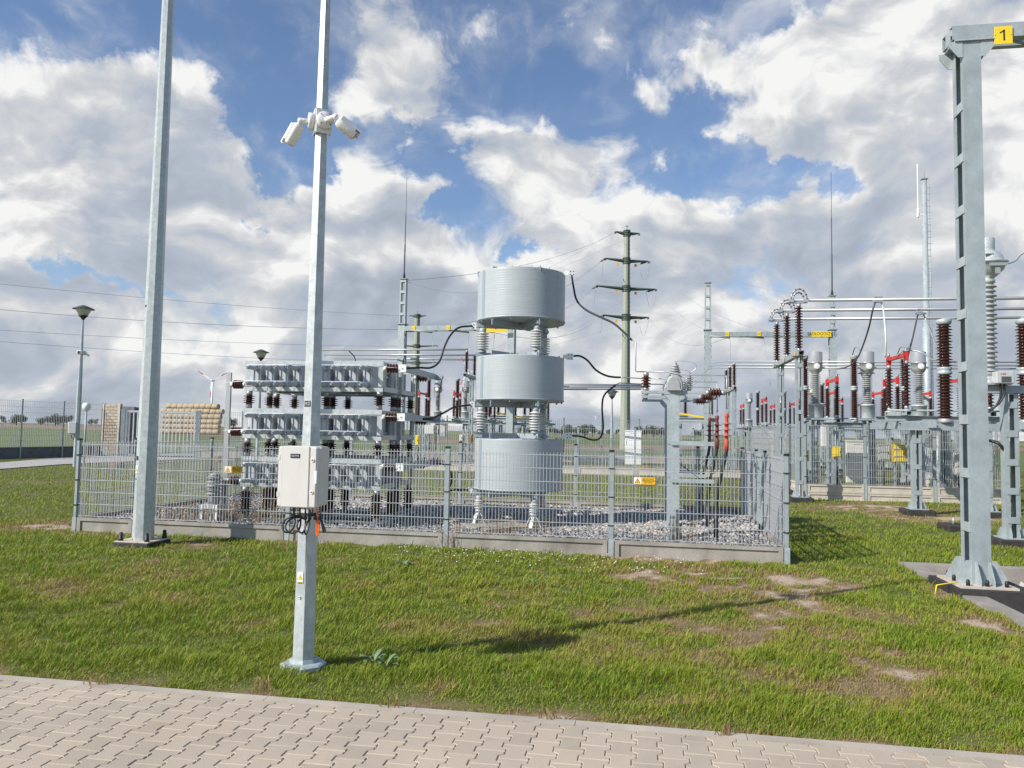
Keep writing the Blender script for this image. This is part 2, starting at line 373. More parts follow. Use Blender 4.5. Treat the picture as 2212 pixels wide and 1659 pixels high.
# ================================================================== GROUND
def vnoise(x, y, seed=0):
    xi = np.floor(x).astype(np.int64); yi = np.floor(y).astype(np.int64); fx = x - xi; fy = y - yi
    fx = fx * fx * (3 - 2 * fx); fy = fy * fy * (3 - 2 * fy)
    def h(a, b):
        n = (a * 374761393 + b * 668265263 + seed * 1442695041) & 0x7fffffff
        n = ((n ^ (n >> 13)) * 1274126177) & 0x7fffffff
        return ((n ^ (n >> 16)) & 0xffff) / 65535.0
    return (h(xi, yi) * (1 - fx) + h(xi + 1, yi) * fx) * (1 - fy) + (h(xi, yi + 1) * (1 - fx) + h(xi + 1, yi + 1) * fx) * fy
def fbm(x, y, o=4, seed=0):
    s = 0; a = .5; t = 0
    for i in range(o): s = s + a * vnoise(x * 2 ** i + 13.7 * i, y * 2 ** i - 7.1 * i, seed + i); t += a; a *= .5
    return s / t
CURB0 = gnd(0, 1458); CURB1 = gnd(2212, 1633)
CD = (CURB1 - CURB0).normalized(); CN = Vector((-CD.y, CD.x, 0))        # along the kerb, and away from the camera
def curbdist(x, y): return (x - CURB0.x) * CN.x + (y - CURB0.y) * CN.y
FL = gnd(162, 1150); FR = gnd(1700, 1222); FD = (FR - FL).normalized(); FN = Vector((-FD.y, FD.x, 0)); ENCD = 5.3; FLEN = (FR - FL).length
def enc(x, y):
    a = (x - FL.x) * FD.x + (y - FL.y) * FD.y; b = (x - FL.x) * FN.x + (y - FL.y) * FN.y
    return (a > 0) & (a < FLEN) & (b > 0) & (b < ENCD)
PIT = gnd(1935, 1218); PITW = 6.0; PITL = 5.2
def pite(x, y):
    return (x - PIT.x) * E1.x + (y - PIT.y) * E1.y, -((x - PIT.x) * E2.x + (y - PIT.y) * E2.y)
def inpit(x, y, m=0.0):
    a, b = pite(x, y); return (a > m) & (a < PITW) & (b > m) & (b < PITL)
DRY = []
for (u, v, ru, rv, a) in [(1540, 1250, 210, 26, 1.25), (1700, 1258, 130, 24, 1.15), (1450, 1262, 90, 16, .9), (1640, 1335, 70, 16, .7), (1860, 1405, 110, 18, .9), (1965, 1462, 130, 16, .95), (1800, 1380, 60, 14, .8), (1065, 1312, 50, 14, .8), (2060, 1296, 70, 18, 1), (2130, 1355, 50, 14, .9),
        (935, 1490, 60, 18, .9), (345, 1216, 50, 10, .8), (1150, 1285, 110, 16, .55), (1090, 1345, 80, 14, .5), (1250, 1330, 70, 14, .5), (1560, 1215, 160, 10, .9), (1880, 1098, 140, 8, 1), (2030, 1118, 120, 9, .9), (1330, 1200, 100, 8, .7),
        (1500, 1520, 160, 16, .5), (420, 1185, 60, 8, .6), (90, 1140, 70, 8, .9), (1350, 1560, 120, 14, .4), (1700, 1590, 200, 14, .6), (600, 1500, 200, 14, .3), (1350, 1290, 150, 16, .5), (760, 1260, 150, 18, .35), (1500, 1310, 480, 90, .42), (1800, 1430, 380, 90, .42), (1250, 1450, 420, 60, .25), (2190, 1180, 60, 12, .9)]:
    c = gnd(u, v); DRY.append((c.x, c.y, abs(gnd(u + ru, v).x - c.x), abs(gnd(u, v - rv).y - c.y), a))
def dryness(x, y):
    n = fbm(x * 1.3, y * 1.3, 4, 5); s = np.zeros_like(x)
    for (cx, cy, rx, ry, a) in DRY:
        q = ((x - cx) / rx) ** 2 + ((y - cy) / ry) ** 2; s = np.maximum(s, a * np.exp(-q * .9))
    cdn = np.exp(-np.abs(curbdist(x, y) - .03) / .10) * .8
    s = np.maximum(s, cdn)
    m = fbm(x * 5.5, y * 5.5, 3, 15); return np.clip(s * (.22 + 1.25 * np.clip(m * 2.2 - .55, 0, 1)) + (n - .56) * 1.4 + .06, 0, 1)
def gz(x, y):
    z = (fbm(x * .8, y * .8, 3, 2) - .5) * .06 + .005
    c = curbdist(x, y); f = np.clip(c / .5, 0, 1); z = z * f - .012 * (1 - f)
    z = np.where(c < -.04, -.10, z)
    e = enc(x, y); z = np.where(e, .05, z)
    far = np.clip((y - 22) / 8, 0, 1); return z * (1 - far)
def axis_lines(lo, hi, st, far, g=1.35):
    a = list(np.arange(lo, hi + 1e-6, st)); s = st; x = hi
    while x < far[1]: s *= g; x += s; a.append(x)
    s = st; x = lo
    while x > far[0]: s *= g; x -= s; a.insert(0, x)
    return np.array(a)
gx = axis_lines(-11, 15, .16, (-4000, 4000)); gy = axis_lines(2, 24, .16, (-60, 6000))
GX, GY = np.meshgrid(gx, gy); nxg, nyg = len(gx), len(gy)
vz = gz(GX, GY); vv = np.stack([GX, GY, vz], -1).reshape(-1, 3)
ii = np.arange(nxg * nyg).reshape(nyg, nxg)
qd = np.stack([ii[:-1, :-1], ii[:-1, 1:], ii[1:, 1:], ii[1:, :-1]], -1).reshape(-1, 4)
cxq = vv[qd].mean(1); keep = ~inpit(cxq[:, 0], cxq[:, 1], .10); qd = qd[keep]
def npmesh(name, v, f, mats, attr=None):
    me = bpy.data.meshes.new(name); n = f.shape[1]
    me.vertices.add(len(v)); me.vertices.foreach_set('co', v.astype(np.float32).ravel())
    me.loops.add(f.size); me.loops.foreach_set('vertex_index', f.astype(np.int32).ravel())
    me.polygons.add(len(f)); me.polygons.foreach_set('loop_start', np.arange(0, f.size, n, dtype=np.int32)); me.polygons.foreach_set('loop_total', np.full(len(f), n, np.int32))
    for q in mats: me.materials.append(q)
    if attr:
        for k, a in attr.items():
            at_ = me.attributes.new(k, 'FLOAT', 'POINT'); at_.data.foreach_set('value', a.astype(np.float32))
    me.update(calc_edges=True); return me
def attrmat(name, stops, attr, rough=.85, noise=(0, 0), bump=0, trans=0.0, attr2=None):
    m = bpy.data.materials.new(name); m.use_nodes = True; t = m.node_tree; p = t.nodes['Principled BSDF']; p.inputs['Roughness'].default_value = rough; p.inputs['Specular IOR Level'].default_value = .25
    a = t.nodes.new('ShaderNodeAttribute'); a.attribute_name = attr; val = a.outputs['Fac']
    if noise[1]:
        c = t.nodes.new('ShaderNodeTexCoord'); n = t.nodes.new('ShaderNodeTexNoise'); n.inputs['Scale'].default_value = noise[0]; n.inputs['Detail'].default_value = 7; n.inputs['Roughness'].default_value = .7
        t.links.new(c.outputs['Object'], n.inputs['Vector'])
        x = t.nodes.new('ShaderNodeMath'); x.operation = 'MULTIPLY_ADD'; x.inputs[1].default_value = noise[1]; t.links.new(n.outputs[0], x.inputs[0])
        y = t.nodes.new('ShaderNodeMath'); y.operation = 'SUBTRACT'; y.inputs[1].default_value = noise[1] / 2; t.links.new(val, y.inputs[0]); t.links.new(y.outputs[0], x.inputs[2]); val = x.outputs[0]
        if bump:
            b_ = t.nodes.new('ShaderNodeBump'); b_.inputs['Strength'].default_value = bump; b_.inputs['Distance'].default_value = .03; t.links.new(n.outputs[0], b_.inputs['Height']); t.links.new(b_.outputs[0], p.inputs['Normal'])
    r = t.nodes.new('ShaderNodeValToRGB'); e = r.color_ramp; e.elements[0].position = stops[0][0]; e.elements[0].color = (*stops[0][1], 1); e.elements[1].position = stops[-1][0]; e.elements[1].color = (*stops[-1][1], 1)
    for s_ in stops[1:-1]: q = e.elements.new(s_[0]); q.color = (*s_[1], 1)
    t.links.new(val, r.inputs[0]); t.links.new(r.outputs[0], p.inputs['Base Color'])
    if trans:
        tr = t.nodes.new('ShaderNodeBsdfTranslucent'); t.links.new(r.outputs[0], tr.inputs[0]); ms = t.nodes.new('ShaderNodeMixShader'); ms.inputs[0].default_value = trans
        t.links.new(p.outputs[0], ms.inputs[1]); t.links.new(tr.outputs[0], ms.inputs[2]); t.links.new(ms.outputs[0], t.nodes['Material Output'].inputs[0])
    return m
SOIL = attrmat('turf_soil', [(0.0, (.10, .12, .03)), (.35, (.15, .14, .055)), (.60, (.19, .135, .08)), (.82, (.27, .20, .13)), (1.0, (.46, .37, .27))], 'dry', .95, (9, .75), .8)
dv = dryness(vv[:, 0], vv[:, 1]) * np.clip((40 - vv[:, 1]) / 15, 0, 1) + .12
gr = link('ground', npmesh('ground', vv, qd, [SOIL], {'dry': dv})); tag(gr, kind='structure')
# ------------------------------------------------------------------ grass blades
def grass_field(N, dmin, dmax, pw):
    t = rng.random(N); d = (dmin ** (1 - pw) + t * (dmax ** (1 - pw) - dmin ** (1 - pw))) ** (1 / (1 - pw))
    x = (rng.random(N) * 2 - 1) * (.80 * d + 1.8); y = d
    k = (curbdist(x, y) > .005) & ~enc(x, y) & ~inpit(x, y, -.02); x = x[k]; y = y[k]
    dr = dryness(x, y); den_ = 1 - .80 * np.clip((dr - .42) * 2.0, 0, 1); k = rng.random(len(x)) < den_; return x[k], y[k], dr[k]
xs = []; ys = []; ds = []
for (N, a, b, pw) in ((640000, 3.7, 14, 1.75), (150000, 13, 36, 1.5)):
    q = grass_field(N, a, b, pw); xs.append(q[0]); ys.append(q[1]); ds.append(q[2])
x = np.concatenate(xs); y = np.concatenate(ys); dr = np.concatenate(ds); n = len(x)
cl1 = fbm(x * .9, y * .9, 3, 21); cl2 = fbm(x * 4.5, y * 4.5, 2, 31)
hgt = (.020 + .054 * np.clip(cl2 * 1.7 - .38, 0, 1.1) * (.55 + cl1)) * (.6 + .8 * rng.random(n)) * (1 - .55 * dr)
hgt *= np.where(rng.random(n) > .975, 1.7, 1.0); hgt *= np.clip(curbdist(x, y) / .35, .45, 1); hgt *= np.clip(1.15 - (y - 12) * .02, .7, 1)
wd = (.0015 + .0013 * rng.random(n)) * np.clip(y / 5.5, .9, 5) ** .9
th = rng.random(n) * 2 * np.pi; bend = (.25 + .95 * rng.random(n)) * hgt; windx = .18 * hgt
dx = np.cos(th); dy = np.sin(th); px = -dy; py = dx
z0 = gz(x, y) - .004
P0 = np.stack([x - px * wd, y - py * wd, z0], -1); P1 = np.stack([x + px * wd, y + py * wd, z0], -1)
mx_ = x + dx * bend * .38 + windx * .4; my_ = y + dy * bend * .38; zm = z0 + hgt * .62
P2 = np.stack([mx_ - px * wd * .8, my_ - py * wd * .8, zm], -1); P3 = np.stack([mx_ + px * wd * .8, my_ + py * wd * .8, zm], -1)
P4 = np.stack([x + dx * bend + windx, y + dy * bend, z0 + hgt * (1 - .12 * rng.random(n))], -1)
V = np.stack([P0, P1, P2, P3, P4], 1).reshape(-1, 3); b0 = np.arange(n) * 5
F = np.concatenate([np.stack([b0, b0 + 1, b0 + 3], -1), np.stack([b0, b0 + 3, b0 + 2], -1), np.stack([b0 + 2, b0 + 3, b0 + 4], -1)])
hue = np.clip(.16 + .36 * rng.random(n) + .85 * np.clip(dr - .12, 0, 1) + .30 * (cl1 - .45) + np.where(rng.random(n) > .89, .42, 0), 0, 1)
GRASS = attrmat('grass_blades', [(0, (.10, .195, .016)), (.3, (.20, .30, .022)), (.52, (.32, .36, .04)), (.75, (.37, .29, .095)), (1.0, (.36, .25, .13))], 'hue', .55, trans=.28)
go = link('grass', npmesh('grass', V, F, [GRASS], {'hue': np.repeat(hue, 5)})); tag(go, 'short mown grass on the lawn round the fenced equipment', 'grass', kind='stuff')
# ------------------------------------------------------------------ block paving
PAVE = mat('paving_blocks', (.455, .385, .30), .85, 0, .12, 1.6, .25, 120)
KERB = mat('kerb_concrete', (.455, .405, .335), .85, 0, .12, 3, .25, 90)
SAND = mat('joint_sand', (.36, .31, .23), .95, 0, .35, 14, .3, 60)
mb = MB(); Lk = 24.0; o_ = CURB0 - CD * 8
frk = Matrix((CD, CN, Vector((0, 0, 1)))).transposed().to_4x4(); frk.translation = o_
i = 0; pos = 0.0
while pos < Lk:
    mb.add([frk @ Vector(q) for q in [(pos + .002, -.082, -.1), (pos + .998, -.082, -.1), (pos + .998, 0, -.1), (pos + .002, 0, -.1), (pos + .002, -.082, .004), (pos + .998, -.082, .004), (pos + .998, -.006, .004), (pos + .002, -.006, .004), (pos + .998, 0, -.004), (pos + .002, 0, -.004)]],
           [(4, 5, 6, 7), (0, 1, 5, 4), (7, 6, 8, 9), (9, 8, 2, 3), (1, 2, 8, 6, 5), (0, 4, 7, 9, 3)]); pos += 1.0
tag(mb.build('kerb', KERB), kind='structure')
PP = .142; RL = .18; am = .0135; pv = []; pf = []
def zig(k, t): # offset of joint k at position t along the rows
    q = (t / RL) % 1.0; q = abs(q - .5) * 2      # 1 at block ends, 0 mid
    w = -min(1, max(-1, (q - .5) / .09)); return k * PP + (am * w if k % 2 == 0 else -am * w)
rows = 30; cols = int(Lk / PP)
ts = [0, .2, .3, .5, .7, .8, 1.0]; ts = [0, .205, .295, .5, .705, .795, 1.0]
jo = .0016; ch = .0045
rj = random.Random(3)
for k in range(cols):
    off = 0 if k % 2 == 0 else .5
    for r in range(rows + 1):
        t0 = (r - off) * RL; t1 = t0 + RL; t0c = max(0, t0); t1c = min(rows * RL, t1)
        if t1c - t0c < .03: continue
        tt = [t0 + RL * q for q in ts]; tt = sorted(set([t0c + jo] + [q for q in tt if t0c + jo + .004 < q < t1c - jo - .004] + [t1c - jo]))
        def outline(ins, z):
            a = []
            for q in tt:
                tq = min(max(q, tt[0] + ins), tt[-1] - ins); a.append((zig(k, q) + jo + ins, -.085 - tq, z))
            for q in reversed(tt):
                tq = min(max(q, tt[0] + ins), tt[-1] - ins); a.append((zig(k + 1, q) - jo - ins, -.085 - tq, z))
            return a
        h = rj.uniform(-.0015, .0015); tl = rj.uniform(-.002, .002)
        top = [(a, b_, c + tl * (a / PP - k - .5)) for a, b_, c in outline(ch, h)]; mid = outline(0, -.005 + h); bot = outline(0, -.03)
        m = len(top); o = len(pv); pv += top + mid + bot
        pf.append(tuple(o + i for i in range(m - 1, -1, -1)))
        for a in range(2):
            for i in range(m): j = (i + 1) % m; pf.append((o + a * m + i, o + a * m + j, o + (a + 1) * m + j, o + (a + 1) * m + i))
mb = MB(); mb.add([frk @ Vector(q) for q in pv], pf)
pvo = mb.build('paving', [PAVE, SAND]); tag(pvo, kind='structure')
mb = MB(); mb.add([frk @ Vector(q) for q in [(0, -.083, -.0065), (Lk, -.083, -.0065), (Lk, -6, -.0065), (0, -6, -.0065)]], [(0, 1, 2, 3)]); tag(mb.build('paving_bed', SAND), kind='structure')
# per-block tone through the random-island input
weather(PAVE, .8, .50, .72, .6, tint=(.74, .71, .67)); weather(PAVE, 7, .60, .74, .5, tint=(.76, .74, .70)); weather(KERB, 1.6, .48, .72, .7, tint=(.70, .68, .64))
t = PAVE.node_tree; p = t.nodes['Principled BSDF']; g = t.nodes.new('ShaderNodeNewGeometry'); hs = t.nodes.new('ShaderNodeHueSaturation')
lnk = p.inputs['Base Color'].links[0].from_socket; mr = t.nodes.new('ShaderNodeMapRange'); mr.inputs[3].default_value = .90; mr.inputs[4].default_value = 1.07
t.links.new(g.outputs['Random Per Island'], mr.inputs[0]); t.links.new(mr.outputs[0], hs.inputs['Value']); t.links.new(lnk, hs.inputs['Color']); t.links.new(hs.outputs[0], p.inputs['Base Color'])
# ------------------------------------------------------------------ far fields, access drive
FGREEN = mat('field_green', (.085, .135, .03), .95, 0, .2, .03, 0, 1, col2=(.13, .15, .045)); FBROWN = mat('ploughed_soil', (.23, .15, .095), .95, 0, .15, .05); FPALE = mat('stubble', (.20, .19, .08), .95, 0, .15, .05)
def sheet(name, pts, z, mt):
    mb = MB(); mb.add([(p[0], p[1], z) for p in pts], [tuple(range(len(pts)))]); return tag(mb.build(name, mt), kind='structure')
sheet('green_field', [(-1500, 46), (-24, 46.5), (40, 44), (700, 44), (2500, 600), (2500, 5000), (-3000, 5000), (-3000, 400)], .004, FGREEN)
def pg(*uv): return [gnd(a, b) for a, b in uv]
sheet('ploughed_field', pg((-500, 914), (60, 923.5), (500, 944), (900, 955), (1300, 975), (1650, 969), (2212, 975), (2800, 988), (2800, 979), (2212, 966.5), (1650, 962), (1300, 964), (900, 943), (500, 930), (60, 916.8), (-500, 906.5)), .012, FBROWN)
sheet('stubble_field', pg((-600, 905.5), (60, 916.2), (500, 926.5), (1100, 941), (1700, 952), (2212, 963), (3000, 977), (3000, 971), (2212, 957), (1700, 948), (1100, 937), (500, 925), (60, 915.4), (-600, 903.6)), .02, FPALE)
DRIVE = mat('drive_paving', (.40, .38, .36), .9, 0, .08, 2, .2, 40)
sheet('drive', pg((-160, 1024), (0, 1014.5), (137, 1004), (400, 993), (428, 990), (255, 986), (100, 992), (0, 1000.5), (-160, 1008)), .03, DRIVE)
# ------------------------------------------------------------------ gravel bed in the enclosure
def stones(N, fx, z, smin, smax, seedmat, name):
    g_ = np.random.default_rng(5); c = fx(N, g_); N = len(c)
    base = np.array([(a, b_, d) for a in (-1, 1) for b_ in (-1, 1) for d in (-1, 1)], float)
    s = g_.uniform(smin, smax, (N, 1, 3)) * .5; vtx = base[None] * s * g_.uniform(.55, 1.1, (N, 8, 3))
    q = g_.normal(size=(N, 4)); q /= np.linalg.norm(q, axis=1, keepdims=True); w, a, b_, d = q.T
    Rm = np.stack([np.stack([1 - 2 * (b_ * b_ + d * d), 2 * (a * b_ - d * w), 2 * (a * d + b_ * w)], -1), np.stack([2 * (a * b_ + d * w), 1 - 2 * (a * a + d * d), 2 * (b_ * d - a * w)], -1), np.stack([2 * (a * d - b_ * w), 2 * (b_ * d + a * w), 1 - 2 * (a * a + b_ * b_)], -1)], 1)
    vtx = np.einsum('nij,nkj->nki', Rm, vtx) + c[:, None, :]
    f0 = np.array([(0, 1, 3, 2), (4, 6, 7, 5), (0, 4, 5, 1), (2, 3, 7, 6), (0, 2, 6, 4), (1, 5, 7, 3)])
    f = (np.arange(N)[:, None, None] * 8 + f0[None]).reshape(-1, 4)
    return link(name, npmesh(name, vtx.reshape(-1, 3), f, [seedmat], {'tone': np.repeat(g_.random(N), 8)}))
STONE = attrmat('crushed_stone', [(0, (.20, .19, .18)), (.5, (.36, .35, .34)), (.85, (.48, .46, .43)), (1, (.55, .46, .36))], 'tone', .9)
def fenc(N, g_):
    a = g_.random(N) * (FLEN - .12) + .06; b_ = g_.random(N) ** 1.15 * (ENCD - .15) + .08
    x = FL.x + a * FD.x + b_ * FN.x; y = FL.y + a * FD.y + b_ * FN.y
    z = .165 + (fbm(x * 1.2, y * 1.2, 3, 9) - .5) * .09 + g_.uniform(-.02, .02, N); return np.stack([x, y, z], -1)
tag(stones(26000, fenc, .16, .035, .085, STONE, 'gravel'), 'grey crushed stone spread inside the fenced enclosure', 'gravel', kind='stuff')
mb = MB(); c4 = [FL + FN * .05 + FD * .05, FR + FN * .05 - FD * .05, FR + FN * (ENCD - .05) - FD * .05, FL + FN * (ENCD - .05) + FD * .05]
mb.add([(q.x, q.y, .135) for q in c4], [(0, 1, 2, 3)]); tag(mb.build('gravel_bed', STONE), kind='structure')
# ================================================================== ENCLOSURE FENCE
def wire_panel(mb, a, b, z0, z1, nh, step=.05, rw=.0034, over=.03, dbl=True):
    a = Vector((a[0], a[1], 0)); b = Vector((b[0], b[1], 0)); L = (b - a).length; d = (b - a) / L; nn = Vector((-d.y, d.x, 0)); n = max(1, round(L / step))
    for i in range(n + 1):
        p = a + d * (L * i / n); q = rw * 2
        mb.box((p.x, p.y, (z0 + z1 + over) / 2), (q, q, z1 + over - z0), Matrix((d, nn, Vector((0, 0, 1)))).transposed())
    for i in range(nh):
        z = z0 + .005 + (z1 - z0 - .01) * i / (nh - 1)
        for sg in ((-1, 1) if dbl else (1,)):
            c = nn * sg * (rw + .0045); mb.bar(Vector((a.x, a.y, z)) + c, Vector((b.x, b.y, z)) + c, .008, .0085)
def fence_post(mb, p, d, z0, z1, w=.06, t=.04, m=0):
    nn = Vector((-d.y, d.x, 0)); fr = Matrix((d, nn, Vector((0, 0, 1)))).transposed()
    mb.box((p.x, p.y, (z0 + z1) / 2), (w, t, z1 - z0), fr)
    mb.box((p.x, p.y, z1 + .012), (w + .012, t + .012, .03), fr, 1)
    for k in range(3):
        mb.box((p.x, p.y, z0 + (z1 - z0) * (.30 + .27 * k)), (w + .03, t + .014, .014), fr, 1)
def plinth(mb, a, b, z0, z1, t=.055, layers=1):
    a = Vector((a[0], a[1], 0)); b = Vector((b[0], b[1], 0)); L = (b - a).length; d = (b - a) / L; nn = Vector((-d.y, d.x, 0)); fr = Matrix((d, nn, Vector((0, 0, 1)))).transposed()
    hh = (z1 - z0) / layers
    for k in range(layers):
        lo = z0 + hh * k; hi = lo + hh - (.008 if k < layers - 1 else 0); c = (a + b) / 2
        mb.box((c.x, c.y, (lo + hi) / 2), (L, t * .5, hi - lo), fr)
        e = .05
        for (x0, x1, y0, y1) in ((0, L, hi - e, hi), (0, L, lo, lo + e), (0, e * 1.3, lo + e, hi - e), (L - e * 1.3, L, lo + e, hi - e)):
            for sg in (-1, 1):
                q = a + d * ((x0 + x1) / 2) + nn * sg * (t * .25 + .012); mb.box((q.x, q.y, (y0 + y1) / 2), (x1 - x0 - .002, .024, y1 - y0 - .001), fr)
def on_front(u): # point of the front fence line seen at column u
    r = ray(u, 1180); t = (FL.x * FD.y - FL.y * FD.x) / (r.x * FD.y - r.y * FD.x); return Vector((r.x * t, r.y * t, 0))
ef = thing('enclosure_fence', 'low welded wire mesh fence on concrete plinth boards round the capacitor bank', 'fence', (FL.x, FL.y, 0), 0)
def run(root, pts, z0, zp, z1, nh, gate=None, step=.05, layers=1, pm=CONC, rw=.0034, over=.03, posts=True, pt=(.06, .04), skip_last=False, dbl=True):
    o = Vector((root.location.x, root.location.y, 0)); pts = [Vector((p[0], p[1], 0)) - o for p in pts]
    for i in range(len(pts)):
        d = (pts[min(i + 1, len(pts) - 1)] - pts[max(i - 1, 0)]).normalized()
        if posts and not (skip_last and i == len(pts) - 1):
            mb = MB(); fence_post(mb, pts[i], d, z0, z1 + .06, *pt)
            mb.box((pts[i].x, pts[i].y, zp / 2 + .0), (pt[0] + .016, pt[1] + .03, zp), Matrix((d, Vector((-d.y, d.x, 0)), Vector((0, 0, 1)))).transposed(), 2)
            mb.build('post', [STEEL, BLACK, GALV], root)
        if i + 1 < len(pts):
            a, b = pts[i], pts[i + 1]; d = (b - a).normalized(); m = pt[0] / 2 + .01
            mb = MB(); wire_panel(mb, a + d * m, b - d * m, zp + .02, z1, nh, step, rw, over, dbl); mb.build('mesh_panel', WIRE, root)
            if gate != i and zp > z0 + .05: mb = MB(); plinth(mb, a + d * (m + .01), b - d * (m + .01), z0 - .03, zp, .055, layers); mb.build('plinth_board', pm, root)
front = [FL, on_front(292), on_front(620), on_front(963), on_front(1320), FR]
run(ef, front, 0, .245, 1.43, 7)
run(ef, [FL + FN * .0001, FL + FN * 1.4, FL + FN * 3.84, FL + FN * ENCD], 0, .245, 1.43, 7)
backp = [FL + FN * ENCD + FD * (FLEN * k / 4.35) for k in range(5)] + [FR + FN * ENCD]
run(ef, backp[:-1] + [FR + FN * ENCD], 0, .30, 1.43, 7, posts=True)
run(ef, [FR, FR + FN * 2.06], 0, .245, 1.43, 7); run(ef, [FR + FN * 3.14, FR + FN * ENCD], 0, .245, 1.43, 7)
o_ = Vector((FL.x, FL.y, 0)); a = FR + FN * 2.13 - o_; b = FR + FN * 3.08 - o_
mb = MB()
for (p, q) in (((a, .3), (b, .3)), ((a, 1.42), (b, 1.42))): mb.bar((p[0].x, p[0].y, p[1]), (q[0].x, q[0].y, q[1]), .045)
for p in (a, b): mb.bar((p.x, p.y, .277), (p.x, p.y, 1.443), .045)
wire_panel(mb, a + FN * .03, b - FN * .03, .33, 1.40, 6, .05); mb.build('gate_leaf', GALV, ef)
def warning_sign(name, label, pos, d, w, h, grp=None):
    rz = math.atan2(d.y, d.x); t = thing(name, label, 'sign', pos, rz, grp); hw = w / 2; hh = h / 2
    mb = MB(); mb.bev((-hw, -.003, -hh), (hw, .0, hh), .002); mb.build('plate', AMB, t)
    mb = MB(); mb.b2((-hw + .006, -.0045, -hh + .006), (-hw + w * .36, -.0032, hh - .006)); pl = mb.build('pictogram_field', WHITE, t)
    cx_ = -hw + w * .185; q = h * .34; fr = Matrix(((1, 0, 0, cx_), (0, 0, 1, -.0052), (0, 1, 0, 0), (0, 0, 0, 1)))
    mb = MB(); mb.prism([(-q * 1.12, -q), (q * 1.12, -q), (0, q)], -.0004, .0004, fr); mb.build('triangle_border', BLACK, pl)
    fr = fr.copy(); fr[1][3] = -.0062; mb = MB(); mb.prism([(-q * .86, -q * .84), (q * .86, -q * .84), (0, q * .68)], -.0004, .0004, fr); mb.build('triangle', AMB, pl)
    fr = fr.copy(); fr[1][3] = -.0072; mb = MB(); mb.prism([(.16 * q, .42 * q), (-.14 * q, -.18 * q), (.02 * q, -.14 * q), (-.10 * q, -.66 * q), (.20 * q, -.02 * q), (.04 * q, -.06 * q)], -.0004, .0004, fr); mb.build('lightning_bolt', BLACK, pl)
    text_mesh("NIE DOTYKAĆ\nNIEBEZPIECZNE\nDLA ŻYCIA", h * .25, 'lettering', BLACK, t, (-hw + w * .68, -.0036, 0), FRONT, .95, 1.0, .92)
    return t
for (uc, vc, lab) in ((1391, 1038.5, 'amber and white electric hazard sign on the mesh beside the steel cable column'), (500, 1014, 'amber and white electric hazard sign on the mesh in front of the capacitor bank')):
    p = on_front(uc); z = at(uc, vc, p.y).z; warning_sign('warning_sign', lab, (p.x - FN.x * .03, p.y - FN.y * .03, z), FD, .30, .104, 'hazard signs on the enclosure fence')
# ================================================================== POLES IN FRONT
def pole_sticker(par, pos, w, h, rz):
    t = par; fr0 = Matrix.Rotation(rz, 4, 'Z'); fr0.translation = pos
    def put(nm, mt, mk, p=None):
        mb = MB(); mk(mb); mb.v = [tuple(fr0 @ Vector(q)) for q in mb.v]; return mb.build(nm, mt, p or t)
    s = put('hazard_sticker', WHITE, lambda m: m.b2((-w / 2, -.002, -h * .38), (w / 2, 0, h / 2)))
    put('caption_strip', YEL, lambda m: m.b2((-w / 2, -.0022, -h / 2), (w / 2, 0, -h * .40)), s)
    F = lambda y: Matrix(((1, 0, 0, 0), (0, 0, 1, y), (0, 1, 0, h * .06), (0, 0, 0, 1)))
    q = w * .40
    put('triangle_border', BLACK, lambda m: m.prism([(-q * 1.1, -q), (q * 1.1, -q), (0, q)], -.0003, .0003, F(-.0028)), s)
    put('triangle', YEL, lambda m: m.prism([(-q * .88, -q * .86), (q * .88, -q * .86), (0, q * .72)], -.0003, .0003, F(-.0036)), s)
    put('lightning_bolt', BLACK, lambda m: m.prism([(.16 * q, .42 * q), (-.14 * q, -.18 * q), (.02 * q, -.14 * q), (-.10 * q, -.66 * q), (.20 * q, -.02 * q), (.04 * q, -.06 * q)], -.0003, .0003, F(-.0044)), s)
    for k in range(3): put('caption_line', BLACK, lambda m: m.b2((-w * .36, -.0028, -h * (.43 + .022 * k) - .002), (w * .36, -.0023, -h * (.43 + .022 * k))), s)
p1 = gnd(308, 1179)
lp = thing('lighting_mast', 'tall octagonal galvanised mast on a concrete block in front of the fence', 'mast', (p1.x, p1.y, 0), ANG)
mb = MB(); mb.bev((-.27, -.27, -.15), (.27, .27, .075), .012); mb.build('foundation', TAR, lp)
mb = MB(); mb.bev((-.27, -.27, .076), (.27, .27, .094), .006); mb.build('base_plate', CONCL, lp)
PR = .148
def mast_r(z): return PR * (1 - .052 * z)
mb = MB(); mb.lathe([(PR, .095), (mast_r(4), 4), (mast_r(9.5), 9.5)], 8, smooth=False, phase=R(-11)); mb.build('shaft', GALVB, lp)
for sx, sy in ((-1, -1), (1, -1), (1, 1), (-1, 1)):
    mb = MB(); mb.lathe([(.034, .094), (.034, .13), (.026, .135), (.026, .20), (.015, .215)], 10, (sx * .205, sy * .205, 0)); mb.build('anchor_cap', BLACK, lp)
def facep(z, a, r): return Vector((math.cos(a) * r, math.sin(a) * r, z))
fa = R(-11 - 22.5 - 45 * 2 - 0); ap = math.cos(R(22.5))
for ang_ in [R(-11 + 22.5 + 45 * k) for k in range(8)]:
    dd = Matrix.Rotation(ANG, 3, 'Z') @ Vector((math.cos(ang_), math.sin(ang_), 0))
    if dd.dot((Vector((0, 0, 0)) - Vector((p1.x, p1.y, 0))).normalized()) > .93: fa = ang_
zs = 1.10; pole_sticker(lp, facep(zs, fa, mast_r(zs) * ap + .004), .07, .125, fa + R(90))
mb = MB(); fr = Matrix.Rotation(fa + R(90), 4, 'Z'); fr.translation = facep(.82, fa, mast_r(.82) * ap - .002)
for (q0, q1) in (((-.045, -.005, -.30), (.045, .004, .20)),): mb.b2(q0, q1)
